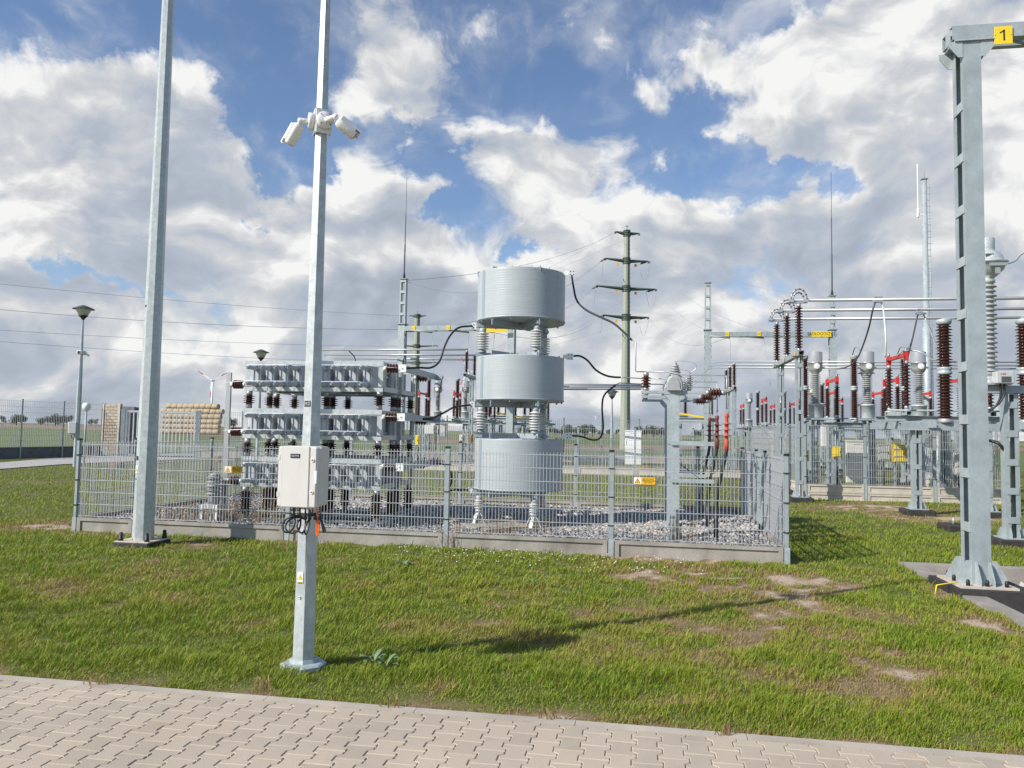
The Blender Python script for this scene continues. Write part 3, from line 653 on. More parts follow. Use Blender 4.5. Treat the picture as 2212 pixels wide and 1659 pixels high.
mb.v = [tuple(fr @ Vector(q)) for q in mb.v]; dr_ = mb.build('service_door', GALV, lp)
mb = MB(); mb.lathe([(.012, 0), (.012, .006)], 10, fr @ Vector((0, -.005, .15)), (math.cos(fa), math.sin(fa), 0)); mb.build('lock', BLACK, dr_)
mb = MB(); mb.b2((-.034, -.005, -.03), (.034, .002, .03)); fr.translation = facep(1.27, fa, mast_r(1.27) * ap); mb.v = [tuple(fr @ Vector(q)) for q in mb.v]; mb.build('number_label', BLACK, lp)
mb = MB(); mb.b2((-.02, -.005, -.016), (.02, .002, .016)); fr.translation = facep(3.5, fa, mast_r(3.5) * ap); mb.v = [tuple(fr @ Vector(q)) for q in mb.v]; mb.build('small_label', BLACK, lp)

p2 = gnd(655, 1443); PX, PY = p2.x, p2.y
cpz = thing('camera_pole', 'slim hexagonal galvanised pole carrying two white cameras beside the paving', 'pole', (PX, PY, 0), 0)
toc = math.atan2(-PY, -PX)                       # towards the camera position
PR2 = .086
def pr2(z): return PR2 * (1 - .108 * z)
ph = toc - R(4)                                   # one edge nearly faces the viewer
mb = MB(); mb.lathe([(PR2, .05), (pr2(1.6), 1.6), (pr2(6.0), 6.0)], 6, smooth=False, phase=ph); mb.build('shaft', GALVB, cpz)
mb = MB(); mb.lathe([(.165, 0.0), (.165, .035), (.15, .045), (.105, .05), (.095, .075)], 8, smooth=False, phase=R(12)); mb.build('base_flange', GALV, cpz)
fl = ph - R(30); apx = math.cos(R(30))            # left visible face
def onface(mb, z, out=0.0, tilt=True):
    fr = Matrix.Rotation(fl + R(90), 4, 'Z') @ Matrix.Rotation(math.atan(PR2 * .108), 4, 'X'); p = facep(z, fl, pr2(z) * apx + out); fr.translation = p
    mb.v = [tuple(fr @ Vector(q)) for q in mb.v]; return mb
zd = gnd(0, 0) if False else 0
mb = MB(); mb.bev((-.036, -.004, -.255), (.036, .002, .255), .002); onface(mb, .755); dr_ = mb.build('service_door', GALV, cpz)
for dz in (-.235, .232):
    mb = MB(); mb.lathe([(.011, 0), (.011, .006), (.005, .0065), (.005, .004)], 10, (0, -.004, dz), (0, -1, 0)); onface(mb, .755); mb.build('screw', SILV, dr_)
pole_sticker(cpz, facep(.665, fl, pr2(.665) * apx + .0055), .045, .080, fl + R(90))
mb = MB(); mb.b2((-.028, -.0015, -.018), (.028, 0, .022)); onface(mb, 1.16, .0005); s_ = mb.build('rating_sticker', WHITE, cpz)
for k in range(3): mb = MB(); mb.b2((-.022, -.0025, .010 - .011 * k), (.020 - .008 * k, -.0016, .014 - .011 * k)); onface(mb, 1.16, .0005); mb.build('print_line', DKGREY, s_)
mb = MB(); mb.b2((-.028, -.0015, -.055), (.028, 0, .045)); onface(mb, 1.09, .0004); s_ = mb.build('silver_sticker', SILV, cpz)
for k in range(6): mb = MB(); mb.b2((-.020, -.0022, .03 - .014 * k), (.018, -.0016, .033 - .014 * k)); onface(mb, 1.09, .0004); mb.build('print_line', BOXD, s_)
zl = at(683, 873, PY).z
mb = MB(); mb.b2((-.026, -.002, -.021), (.026, .001, .021)); onface(mb, zl, .001); s_ = mb.build('lamp_label', BLACK, cpz)
fr = Matrix.Rotation(fl + R(90), 4, 'Z') @ Matrix.Rotation(R(90), 4, 'X'); fr.translation = facep(zl, fl, pr2(zl) * apx + .0045)
tx = text_mesh("Lampa LED\nF11/F1.221", .0145, 'lettering', WHITE, s_, fr.translation, fr.to_euler()[:], .72)
# ---- cameras on the pole
def cctv(name, label, base, arm_dir, body_dir, plate_n):
    t = thing(name, label, 'camera', base, 0); pn = Vector(plate_n).normalized(); ad = Vector(arm_dir).normalized(); bd = Vector(body_dir).normalized()
    mb = MB(); side = pn.cross(Vector((0, 0, 1))).normalized(); fr = Matrix((side, -pn, Vector((0, 0, 1)))).transposed()
    c = pn * .012; mb.box(c, (.105, .006, .185), fr)
    for sg in (-1, 1): mb.box(c + side * sg * .0555 - pn * .02, (.005, .045, .185), fr)
    mb.build('mounting_bracket', CAMW, t)
    mb = MB(); mb.lathe([(.064, .017), (.064, .05), (.060, .058), (.0, .060)], 24, (0, 0, 0), pn)
    for k in range(4): a_ = R(45 + 90 * k); mb.lathe([(.004, .06), (.004, .063)], 8, side * math.cos(a_) * .05 + Vector((0, 0, 1)) * math.sin(a_) * .05, pn, m=1)
    mb.build('junction_base', [CAMW, BLACK], t)
    e = pn * .058 + Vector((0, 0, -.006)); k_ = e + ad * (.095 if ad.x > 0 else .055)
    mb = MB(); mb.tube([e, e + ad * .04, k_], [.022, .022, .021], 14); mb.lathe([(.001, -.024), (.018, -.018), (.024, 0), (.018, .018), (.001, .024)], 12, k_)
    b0 = k_ + bd * .045 + Vector((0, 0, -.012)); mb.tube([k_, b0], [.017, .015], 12); mb.build('swivel_arm', CAMW, t)
    x = bd; s2 = Vector((0, 0, 1)).cross(x).normalized(); zz = x.cross(s2); fr = Matrix((s2, zz, x)).transposed()
    def sect(w, h, r, z, dy=0): 
        out = []
        for (sx, sy, a0) in ((1, 1, 0), (-1, 1, 90), (-1, -1, 180), (1, -1, 270)):
            for q in range(4):
                a_ = R(a0 + 30 * q); out.append(b0 + fr @ Vector((sx * (w / 2 - r) + r * math.cos(a_), sy * (h / 2 - r) + r * math.sin(a_) + dy, z)))
        return out
    prof = [(.060, .056, .024, -.026), (.082, .078, .030, -.010), (.088, .084, .030, .018), (.088, .082, .026, .122), (.084, .076, .024, .138)]
    vs = []; fs = []; n = 16
    for q in prof: vs += sect(*q)
    for i in range(len(prof) - 1):
        for k in range(n): j = (k + 1) % n; fs.append((i * n + k, i * n + j, i * n + n + j, i * n + n + k))
    fs += [tuple(range(n - 1, -1, -1)), tuple(range(len(vs) - n, len(vs)))]
    mb = MB(); mb.add(vs, fs, True); hb = mb.build('housing', CAMW, t)
    mb = MB(); vs = []
    for z in (-.010, .160): vs += [b0 + fr @ Vector(q) for q in ((-.0475, .004, z), (-.046, .034, z), (-.036, .0455, z), (.036, .0455, z), (.046, .034, z), (.0475, .004, z), (.0445, .004, z), (.043, .032, z), (.034, .0425, z), (-.034, .0425, z), (-.043, .032, z), (-.0445, .004, z))]
    fs = [(i, (i + 1) % 12, 12 + (i + 1) % 12, 12 + i) for i in range(12)] + [tuple(range(11, -1, -1)), tuple(range(12, 24))]; mb.add(vs, fs); mb.build('sun_hood', CAMW, t)
    mb = MB(); mb.lathe([(.030, 0), (.030, .003)], 16, b0 + x * .139, x); mb.build('lens_window', BLACK, hb)
    for sx in (-1, 1): mb = MB(); mb.box(b0 + fr @ Vector((sx * .0485, .012, .135)), (.002, .012, .035), fr); mb.build('badge', DKGREY, hb)
    return t
ca = at(697, 266, PY); rr = pr2(ca.z)
nl = Vector((-.93, -.36, 0)).normalized(); nr = Vector((.52, -.85, 0)).normalized()
cctv('surveillance_camera', 'white bullet camera pointing down to the left from the slim pole', Vector((PX, PY, ca.z)) + nl * (rr * apx + .002), (-.95, -.3, -.02), (-.56, .36, -.74), nl)
cctv('surveillance_camera', 'white bullet camera pointing right from the slim pole', Vector((PX, PY, ca.z - .005)) + nr * (rr * apx + .002), (.86, -.50, .05), (.76, .36, -.54), nr)
# ---- control cabinet on the pole
cb = at(647, 1029, 5.40)
ct = thing('control_cabinet', 'pale grey plastic cabinet marked CCTV2 hanging on the slim pole', 'cabinet', cb, ANG); CWD, CH, CDP = .292, .425, .17
mb = MB(); mb.bev((-CWD / 2 + .014, .012, -CH / 2 + .006), (CWD / 2 + .002, CDP, CH / 2 - .004), .014); mb.build('body', BOXG, ct)
mb = MB(); mb.bev((-CWD / 2, -.035, -CH / 2), (CWD / 2 - .004, .010, CH / 2 - .005), .010); d_ = mb.build('door', BOXG, ct)
mb = MB(); mb.bev((-CWD / 2 + .032, -.041, -CH / 2 + .002), (CWD / 2 - .060, -.0355, CH / 2 - .002), .004); mb.build('door_panel', BOXG, d_)
for z in (.115, -.105):
    mb = MB(); mb.lathe([(.0125, 0), (.0125, .006), (.009, .008), (.008, .005)], 14, (CWD / 2 - .035, -.035, z), (0, -1, 0)); mb.lathe([(.005, .006), (.005, .009)], 8, (CWD / 2 - .035, -.035, z), (0, -1, 0), m=1); mb.build('lock', [WHITE, DKGREY], d_)
for z in (.130, -.125): mb = MB(); mb.b2((-CWD / 2 - .003, -.037, z - .017), (-CWD / 2 + .014, -.0, z + .017)); mb.build('hinge', BOXG, d_)
mb = MB(); mb.bev((CWD / 2 - .014, -.046, -.045), (CWD / 2 + .002, -.033, .043), .003); mb.build('handle', WHITE, d_)
mb = MB(); mb.b2((-.052, -.0435, .128), (.018, -.041, .158)); lb = mb.build('name_plate', BLACK, d_); text_mesh("CCTV2", .016, 'lettering', WHITE, lb, (-.017, -.0438, .143), FRONT, 1.1)
for i, x_ in enumerate((-.075, -.045, -.015, .01, .033, .062, .09)): mb = MB(); mb.lathe([(.012, -.028), (.013, -.012), (.010, -.011), (.010, 0)], 10, (x_, .07, -CH / 2 + .006)); mb.build('cable_gland', BOXD, ct)
for z in (-.15, .15): mb = MB(); mb.bar((-.10, CDP + .012, z), (.10, CDP + .012, z), .024, .03); mb.build('pole_strap', GALV, ct)
def cpt(u, v, d): return at(u, v, d)
def cabl(name, lab, pts, r, mt, grp=None): return wire_thing(name, smoothpath(pts, 7), r, mt, lab, 'cable', grp, 7)
DD = 5.46
def cq(x, y, dd=0): u, v = crop(x, y, 1050, 1700, 3.317); return at(u, v, DD + dd)
cabl('black_cable', 'thick black cable coiled in a wide loop at the left under the CCTV2 cabinet', [cq(352, 985), cq(358, 1080), cq(368, 1160), cq(352, 1250, -.03), cq(290, 1310, -.05), cq(225, 1300, -.05), cq(205, 1230, -.03), cq(245, 1150), cq(330, 1110), cq(420, 1100, .03), cq(485, 1130, .05)], .0072, CABLE, 'cables under the cabinet')
cabl('black_cable', 'second black cable looping wide under the cabinet, inside the widest loop', [cq(432, 985), cq(438, 1080), cq(444, 1180), cq(420, 1280, -.04), cq(340, 1325, -.05), cq(262, 1290, -.05), cq(248, 1220, -.03), cq(300, 1150), cq(390, 1115, .02), cq(480, 1135, .05)], .0068, CABLE, 'cables under the cabinet')
cabl('black_cable', 'black cable in a round loop hanging against the left edge of the pole', [cq(505, 985), cq(508, 1100), cq(506, 1220), cq(480, 1310, -.04), cq(430, 1310, -.05), cq(400, 1240, -.04), cq(415, 1170, -.02), cq(460, 1130, .03), cq(500, 1132, .05)], .0066, CABLE, 'cables under the cabinet')
cabl('black_cable', 'black cable in a narrow loop hanging on the lit face of the pole', [cq(560, 985), cq(568, 1080), cq(558, 1180), cq(530, 1310, -.03), cq(505, 1338, -.03), cq(500, 1280, -.03), cq(530, 1180), cq(560, 1140, .03)], .0060, CABLE, 'cables under the cabinet')
cabl('black_cable', 'short thin black cable slanting into the strap under the cabinet', [cq(612, 985), cq(595, 1050), cq(578, 1110), cq(566, 1140, .03)], .0045, CABLE, 'cables under the cabinet')
cabl('black_cable', 'thin black cable in a small loop at the right side of the pole', [cq(700, 985), cq(700, 1100), cq(712, 1180), cq(738, 1300), cq(752, 1310), cq(744, 1240), cq(712, 1150), cq(690, 1132, .03)], .0042, CABLE, 'cables under the cabinet')
cabl('black_cable', 'thinnest black cable trailing to the right below the cabinet', [cq(704, 990), cq(706, 1110), cq(735, 1200), cq(770, 1285), cq(756, 1300), cq(722, 1200), cq(700, 1140, .03)], .0036, CABLE, 'cables under the cabinet')
cabl('orange_cable', 'bright orange cable looping down the pole under the cabinet', [cq(655, 985), cq(660, 1080), cq(676, 1180), cq(680, 1280), cq(662, 1362), cq(652, 1300), cq(652, 1200), cq(656, 1135, .02), cq(630, 1128, .02)], .0055, ORC)
st = thing('cable_strap', 'black cable strap round the slim pole below the cabinet', 'strap', (PX, PY, cq(560, 1130).z), 0)
mb = MB(); r_ = pr2(st.location.z); mb.lathe([(r_ + .002, -.012), (r_ + .007, -.012), (r_ + .007, .012), (r_ + .002, .012)], 6, smooth=False, phase=ph); mb.build('band', BLACK, st)
for (x_, nm) in ((505, 'clip'), (560, 'clip'), (635, 'clip'), (695, 'clip')):
    mb = MB(); c = cq(x_, 1130, .005) - st.location; mb.lathe([(.002, -.014), (.012, -.010), (.015, 0), (.012, .010), (.002, .014)], 9, c, (1, 0, 0)); mb.build(nm, BLACK, st)
# ================================================================== CAPACITOR BANK
BO = Vector(((527 - 1106) / FPX * 12.85, 12.85, 0)); BW = 2.42
cbk = thing('capacitor_bank', 'three tier grey capacitor bank on dark brown insulators inside the wire fence', 'capacitor bank', BO, ANG)
def partcopy(o, parent, loc):
    c = o.copy(); COL.objects.link(c); c.parent = parent; c.location = loc
    for ch in o.children:
        d = ch.copy(); COL.objects.link(d); d.parent = c
    return c
TIERS = [.765, 1.565, 2.355]; TH = .50; MODS = [0.0, .98]; MD = .82
mb = MB()                       # rack frame of one module
for y in (0, MD):
    sg = 1 if y == 0 else -1
    for z, h in ((TH - .04, .08), (.033, .066)):
        mb.b2((0, y, z - h / 2), (BW, y + sg * .006, z + h / 2)); 
        for zz in (z - h / 2 + .003, z + h / 2 - .003): mb.b2((.001, y + sg * .0065, zz - .003), (BW - .001, y + sg * .05, zz + .003))
for x in (.0, BW - .006):
    for z, h in ((TH - .05, .08), (.05, .08)): mb.b2((x, .052, z - h / 2), (x + .006, MD - .052, z + h / 2))
for x in (.003, BW / 2 - .03, BW - .083):
    for y0, y1 in ((.008, .014), (MD - .014, MD - .008)): mb.b2((x, y0, .0815), (x + .08, y1, TH - .0915))
for x in (.012, BW - .018):
    for y in (.055, MD - .115): mb.b2((x, y, .091), (x + .006, y + .06, TH - .091))
rack0 = mb.build('rack_frame', GALVB, cbk, (0, 0, TIERS[0]))
mb = MB(); mb.bev((-.079, .02, .03), (.079, .76, .425), .01); mb.b2((-.086, .05, .255), (.086, .70, .275)); 
mb.b2((-.046, .004, .05), (-.040, .019, .42)); mb.b2((.040, .004, .05), (.046, .019, .42))
for x in (-.05, .05): mb.prism([(0, 0), (.05, 0), (.03, .05), (0, .05)], x - .004, x + .004, Matrix(((0, 0, 1, 0), (1, 0, 0, .006), (0, 1, 0, .4355), (0, 0, 0, 1))))
for x in (-.045, .045): mb.b2((x - .02, -.006, .012), (x + .02, .019, .058))
can0 = mb.build('capacitor_can', CANG, cbk, (.2, 0, TIERS[0]))
for z in (.375, .11):
    mb = MB(); mb.lathe([(.040, 0), (.044, -.07), (.036, -.13), (.033, -.25), (.036, -.255), (.036, -.285), (.020, -.29), (.014, -.31)], 12, (0, .018, z), (0, 1, 0)); mb.lathe([(.007, -.335), (.007, -.30)], 8, (0, .018, z), (0, 1, 0), m=1); mb.build('bushing', [CANG, BLACK], can0)
XS = [.2 + .242 * k for k in range(4)] + [1.42 + .242 * k for k in range(4)]
first = True
for t_ in TIERS:
    for y in MODS:
        if not (t_ == TIERS[0] and y == 0): partcopy(rack0, cbk, (0, y, t_))
        for x in XS:
            if t_ == TIERS[0] and y == 0 and x == XS[0]: continue
            partcopy(can0, cbk, (x, y, t_))
def bank_ins(h, n, rc, rs, name):
    mb = MB(); mb.lathe([(.052, 0), (.052, .07), (.046, .075)], 12, m=1); mb.lathe([(.046, h - .075), (.052, h - .07), (.052, h)], 12, m=1)
    insul(mb, n, h - .15, rc, rs, (0, 0, .075), seg=14); return mb.build(name, [BROWN, ALU], cbk)
ROWS = [.05, MD - .05, MODS[1] + .05, MODS[1] + MD - .05]; COLX = [.07, BW * .47, BW - .07]
ia = bank_ins(TIERS[1] - TIERS[0] - TH - .004, 4, .046, .098, 'tier_insulator'); ia.location = (COLX[0], ROWS[0], TIERS[0] + TH + .002)
ib = bank_ins(TIERS[0] - .26, 9, .062, .105, 'base_insulator'); ib.location = (COLX[0], ROWS[0], .258)
for y in ROWS:
    for x in COLX:
        for k in range(2):
            if not (k == 0 and x == COLX[0] and y == ROWS[0]): partcopy(ia, cbk, (x, y, TIERS[k] + TH + .002))
        if not (x == COLX[0] and y == ROWS[0]): partcopy(ib, cbk, (x, y, .258))
mb = MB()
for y in (ROWS[0], ROWS[1], ROWS[2], ROWS[3]): mb.b2((-.06, y - .08, .235), (BW + .06, y + .08, .255)); 
for x in (.07, BW - .07, BW * .47): mb.b2((x - .06, -.1, .11), (x + .06, 1.9, .233))
mb.b2((-.15, -.12, .05), (BW + .15, -.10, .20)); mb.build('base_frame', GALV, cbk)
for t_ in TIERS:                # braided links along the bushing tips
    for z in (.375, .11):
        for y in MODS:
            mb = MB()
            for grp in (XS[:4], XS[4:]):
                pts = [Vector((x, y - .285, t_ + z + .035)) for x in grp]
                if z > .3 and grp is not XS[:4] and grp[0] > 1: pts += [Vector((BW - .1, y - .18, t_ + .40)), Vector((BW + .26, y - .03, t_ + .39))]
                if z < .3 and grp[0] < 1: pts = [Vector((-.33, y - .02, t_ + .12)), Vector((-.12, y - .22, t_ + .13))] + pts
                mb.tube(smoothpath(pts, 4), .0055, 6)
            if grp[0] > 1 and len(XS): mb.tube([Vector((XS[3], y - .285, t_ + z + .035)), Vector((XS[4], y - .285, t_ + z + .035))], .0055, 6)
            mb.build('link_wire', ALUW, cbk)
mb = MB(); mb.b2((-.34, .02, .12), (-.26, .06, 2.66)); mb.build('earth_bar', ALU, cbk)
for z in (2.46, 1.665, .85):
    mb = MB(); mb.lathe([(.040, 0), (.040, .05)], 12, (-.26, .04, z), (1, 0, 0), m=1); insul(mb, 5, .17, .045, .075, (-.21, .04, z), (1, 0, 0), 14); mb.lathe([(.040, 0), (.040, .045)], 12, (-.04, .04, z), (1, 0, 0), m=1); mb.build('side_insulator', [BROWNR, ALUW], cbk)
TPL = []
for i, t_ in enumerate(TIERS):
    z = t_ + .385
    mb = MB(); mb.lathe([(.042, 0), (.042, .055)], 12, (BW + .001, .03, z), (1, 0, 0), m=1); insul(mb, 4, .19, .045, .078, (BW + .056, .03, z), (1, 0, 0), 14); mb.lathe([(.03, 0), (.03, .03)], 12, (BW + .246, .03, z), (1, 0, 0), m=1); mb.build('side_insulator', [BROWNR, ALUW], cbk)
    mb = MB(); mb.b2((BW + .255, -.005, z - .062), (BW + .385, .006, z + .062)); mb.lathe([(.012, 0), (.012, .012)], 8, (BW + .32, -.005, z), (0, -1, 0), m=1); mb.build('terminal_plate', [ALUW, SILV], cbk)
    TPL.append(Vector((BW + .32, -.01, z)))
    mb = MB(); mb.b2((BW + .345, .007, z - .052), (BW + .357, 1.95, z + .052)); mb.b2((BW + .25, 1.951, z - .06), (BW + .45, 1.96, z + .06)); mb.build('busbar', GREYP, cbk)
    mb = MB(); mb.lathe([(.042, 0), (.042, .055)], 12, (BW + .001, 1.72, z - .03), (1, 0, 0), m=1); insul(mb, 4, .19, .045, .078, (BW + .056, 1.72, z - .03), (1, 0, 0), 12); mb.lathe([(.03, 0), (.03, .09)], 12, (BW + .247, 1.72, z - .03), (1, 0, 0), m=1); mb.build('side_insulator', [BROWNR, ALUW], cbk)
def bank(p): return BO + Matrix.Rotation(ANG, 3, 'Z') @ Vector(p)
# small instrument transformer at the left of the bank
q = bank((-.38, -.15, 0)); it = thing('instrument_transformer', 'grey ribbed instrument transformer on an open white stand at the left end of the bank', 'transformer', (q.x, q.y, 0), ANG)
mb = MB()
for x in (-.13, .13):
    for y in (-.13, .13): mb.b2((x - .02, y - .02, .10), (x + .02, y + .02, .46))
for z in (.12, .44): 
    for y in (-.13, .13): mb.b2((-.109, y - .017, z - .018), (.109, y + .017, z + .018))
    for x in (-.13, .13): mb.b2((x - .016, -.109, z - .017), (x + .016, .109, z + .017))
mb.b2((-.15, -.15, .461), (.15, .15, .475)); mb.build('stand', WHITE, it)
mb = MB(); mb.lathe([(.085, .476), (.095, .50), (.095, .60), (.10, .62)], 16); insul(mb, 5, .32, .085, .135, (0, 0, .62), seg=18); mb.lathe([(.09, .94), (.07, .97), (.02, .985)], 16); mb.build('body', GREYI, it)
tube = wire_thing('earth_conduit', [at(*crop(1510, 930, 250, 1700, 2.458), 12.3), at(*crop(1508, 790, 250, 1700, 2.458), 12.3)], .02, CABLE, 'short black pipe standing in the gravel by the white stand', 'pipe', None, 8)
# ================================================================== REACTOR
RC = Vector((.135, 13.2, 0)); RR = .755
SEAM = mat('grey_seam', (.27, .32, .36), .45, 0, .05, 6)
rx = thing('reactor_stack', 'three grey air core reactor coils stacked on white insulators', 'reactor', RC, 0)
LEG = [R(189), R(293), R(50)]
COILS = [(.775, 1.63), (2.265, 3.01), (3.615, 4.455)]
for ci, (z0, z1) in enumerate(COILS):
    mb = MB(); n = 72; prof = [(RR - .07, z0 + .004), (RR - .004, z0), (RR, z0 + .01)] + [(RR + .0013 * math.sin(i * 2.1) , z0 + .01 + (z1 - z0 - .02) * i / 60) for i in range(1, 60)] + [(RR, z1 - .01), (RR - .004, z1), (RR - .07, z1 - .004), (RR - .07, z0 + .0045)]
    mb.lathe(prof, n); w = mb.build('winding', COILG, rx); mb = MB(); aa = [R(209 + q) for q in range(0, 7)]
    vs = [(math.cos(q) * (RR + d_), math.sin(q) * (RR + d_), z) for q in aa for z in (z0 + .012, z1 - .012) for d_ in (.0, .004)]
    mb.add(vs, [(i * 4 + 1, i * 4 + 5, i * 4 + 7, i * 4 + 3) for i in range(6)] + [(i * 4, i * 4 + 4, i * 4 + 5, i * 4 + 1) for i in range(6)] + [(i * 4 + 2, i * 4 + 3, i * 4 + 7, i * 4 + 6) for i in range(6)] + [(0, 1, 3, 2), (24, 26, 27, 25)]); mb.build('seam_strip', SEAM, w)
    mb = MB()
    mb.lathe([(RR + .006, z0 + .012), (RR + .010, z0 + .014), (RR + .010, z0 + .030), (RR + .006, z0 + .032)], n); 
    for a in [R(25 + 360 * k / 14) for k in range(14)]:
        for (za, zb) in ((z0 - .028, z0 - .001), (z1 + .001, z1 + .022)): mb.box(Vector((math.cos(a) * (RR - .035), math.sin(a) * (RR - .035), (za + zb) / 2)), (.03, .012, zb - za), Matrix.Rotation(a, 3, 'Z'))
    mb.build('spacer_blocks', GREYP, rx)['kind'] = 'stuff'
    for (zc, hh) in ((z0 - .056, .095), (z1 + (.052, .035, -.01)[ci], .085)):
        mb = MB()
        for a in LEG:
            d = Vector((math.cos(a), math.sin(a), 0)); mb.bar(Vector((0, 0, zc)) + d * .03, Vector((0, 0, zc)) + d * (RR + .015), .012, hh)
            mb.bar(Vector((0, 0, zc - .01)) + d * (RR - .12), Vector((0, 0, zc - .01)) + d * (RR + .0), .07, hh * .5)
        a = R(110 if zc > z1 else 240)
        mb.bar(Vector((0, 0, zc)), Vector((math.cos(LEG[2] + R(180)) * RR, math.sin(LEG[2] + R(180)) * RR, zc)), .012, hh)
        mb.lathe([(.06, zc - hh / 2 - .002), (.06, zc + hh / 2 + .002)], 12); mb.build('spider_arm', GREYP, rx)
LP = [(LEG[0], .66), (LEG[1], .66), (LEG[2], .66)]
def leg_ins(z0, z1, n, rs, mt):
    for a, r_ in LP:
        o = Vector((math.cos(a) * r_, math.sin(a) * r_, z0)); h = z1 - z0
        mb = MB(); mb.lathe([(.066, 0), (.07, .01), (.066, .035), (.05, .05)], 16, o, m=1); mb.lathe([(.05, h - .07), (.058, h - .06), (.058, h)], 16, o, m=1)
        insul(mb, n, h - .12, .050, rs, o + Vector((0, 0, .05)), seg=18); mb.build('support_insulator', [mt, GREYP], rx)
leg_ins(COILS[0][1] + .10, COILS[1][0] - .105, 7, .110, WHITEI); leg_ins(COILS[1][1] + .08, COILS[2][0] - .105, 7, .110, WHITEI)
leg_ins(.40, COILS[0][0] - .105, 5, .085, WHITEI)
for a, r_ in LP:
    o = Vector((math.cos(a) * r_, math.sin(a) * r_, 0)); mb = MB()
    for k in range(4):
        d = Vector((math.cos(a + R(45 + 90 * k)), math.sin(a + R(45 + 90 * k)), 0)); tn = Vector((-d.y, d.x, 0))
        pts = [o + d * .03 + Vector((0, 0, .40)), o + d * .08 + Vector((0, 0, .33)), o + d * .13 + Vector((0, 0, .22)), o + d * .165 + Vector((0, 0, .155))]
        for p, q in zip(pts, pts[1:]): mb.bar(p, q, .055, .012, upv=d)
    mb.lathe([(.055, .33), (.055, .40), (.07, .405), (.07, .42)], 14, o); mb.build('splayed_foot', GALVB, rx)
def terminal(u, v, dd):
    p = at(u, v, dd) - RC; mb = MB(); mb.b2((p.x - .055, p.y - .006, p.z - .055), (p.x + .055, p.y + .006, p.z + .055))
    for sx in (-.026, .026):
        for sz in (-.026, .026): mb.lathe([(.009, 0), (.009, .01)], 8, (p.x + sx, p.y - .006, p.z + sz), (0, -1, 0), m=1)
    d = Vector((p.x, p.y, 0)); ln = d.length; mb.bar(Vector((p.x * (RR - .02) / ln, p.y * (RR - .02) / ln + .01, p.z)), Vector((p.x, p.y + .0125, p.z)), .012, .07); mb.build('terminal_plate', [ALUW, DKGREY], rx); return p + RC
TR = [terminal(*crop(1423, 222, 1650, 980, 2.3694), 13.1), terminal(*crop(1408, 1005, 1650, 980, 2.3694), 13.1), terminal(*crop(1398, 515, 1650, 1500, 2.3694), 13.1)]
TL = [terminal(*crop(523, 720, 1650, 980, 2.3694), 13.15), terminal(*crop(507, 1456, 1650, 980, 2.3694), 13.15), terminal(*crop(484, 1017, 1650, 1500, 2.3694), 13.15)]
sl_ = MB(); sl_.prism([(math.cos(R(a)) * .98, math.sin(R(a)) * .92) for a in range(0, 360, 30)], .05, .212, Matrix.Translation(RC)); o = sl_.build('foundation_slab', CONC); tag(o, 'flat concrete slab under the reactor feet in the gravel', 'slab')
for (u0, v0, u1, v1, w) in ((1047, 1146, 1140, 1137, .06), (1040, 1151, 1120, 1145, .05), (1100, 1141, 1170, 1136, .05)):
    a = gnd(u0, v0, .224); b_ = gnd(u1, v1, .224); mb = MB(); c = a.copy(); mb.bar(a - c, b_ - c, w, .02); tag(mb.build('timber_board', WOOD, None, c), {1047: 'pale bare board lying across the slab under the left reactor foot', 1040: 'pale bare board lying on the stones nearest the fence below the reactor', 1100: 'pale bare board lying on the slab between the reactor feet'}[u0], 'board', 'boards lying under the reactor')
# cables between bank, reactor and the cable columns
def k3(x, y, d): return at(*crop(x, y, 1650, 980, 2.3694), d)
B0, B1, B2 = [bank(p) for p in TPL]
def bl(P, a, b_): return Vector(P)
cabl('jumper_cable', 'thick black cable rising from the top bank tier to the top reactor coil', [B2 + Vector((.06, 0, -.0)), k3(0, 1108, 12.55), k3(110, 1108, 12.65), k3(190, 1050, 12.75), k3(235, 920, 12.85), k3(290, 810, 12.95), k3(370, 735, 13.05), TL[0] + Vector((-.05, -.01, 0))], .0175, CABLE, 'black jumper cables')
cabl('jumper_cable', 'thick black cable rising gently from the middle bank tier to the middle coil', [B1 + Vector((.45, .8, -.02)), k3(40, 1586, 12.85), k3(130, 1575, 12.9), k3(230, 1530, 13.0), k3(330, 1478, 13.05), TL[1] + Vector((-.05, -.01, 0))], .0175, CABLE, 'black jumper cables')
cabl('jumper_cable', 'black cable bending down from the lowest bank tier to the bottom coil', [at(*crop(880, 475, 1400, 1650, 2.765), 12.9), at(*crop(960, 500, 1400, 1650, 2.765), 12.9), at(*crop(1035, 580, 1400, 1650, 2.765), 12.9), at(*crop(1045, 680, 1400, 1650, 2.765), 12.95), at(*crop(1010, 775, 1400, 1650, 2.765), 13.0), at(*crop(1100, 768, 1400, 1650, 2.765), 13.05), TL[2] + Vector((-.05, -.01, 0))], .0175, CABLE, 'black jumper cables')
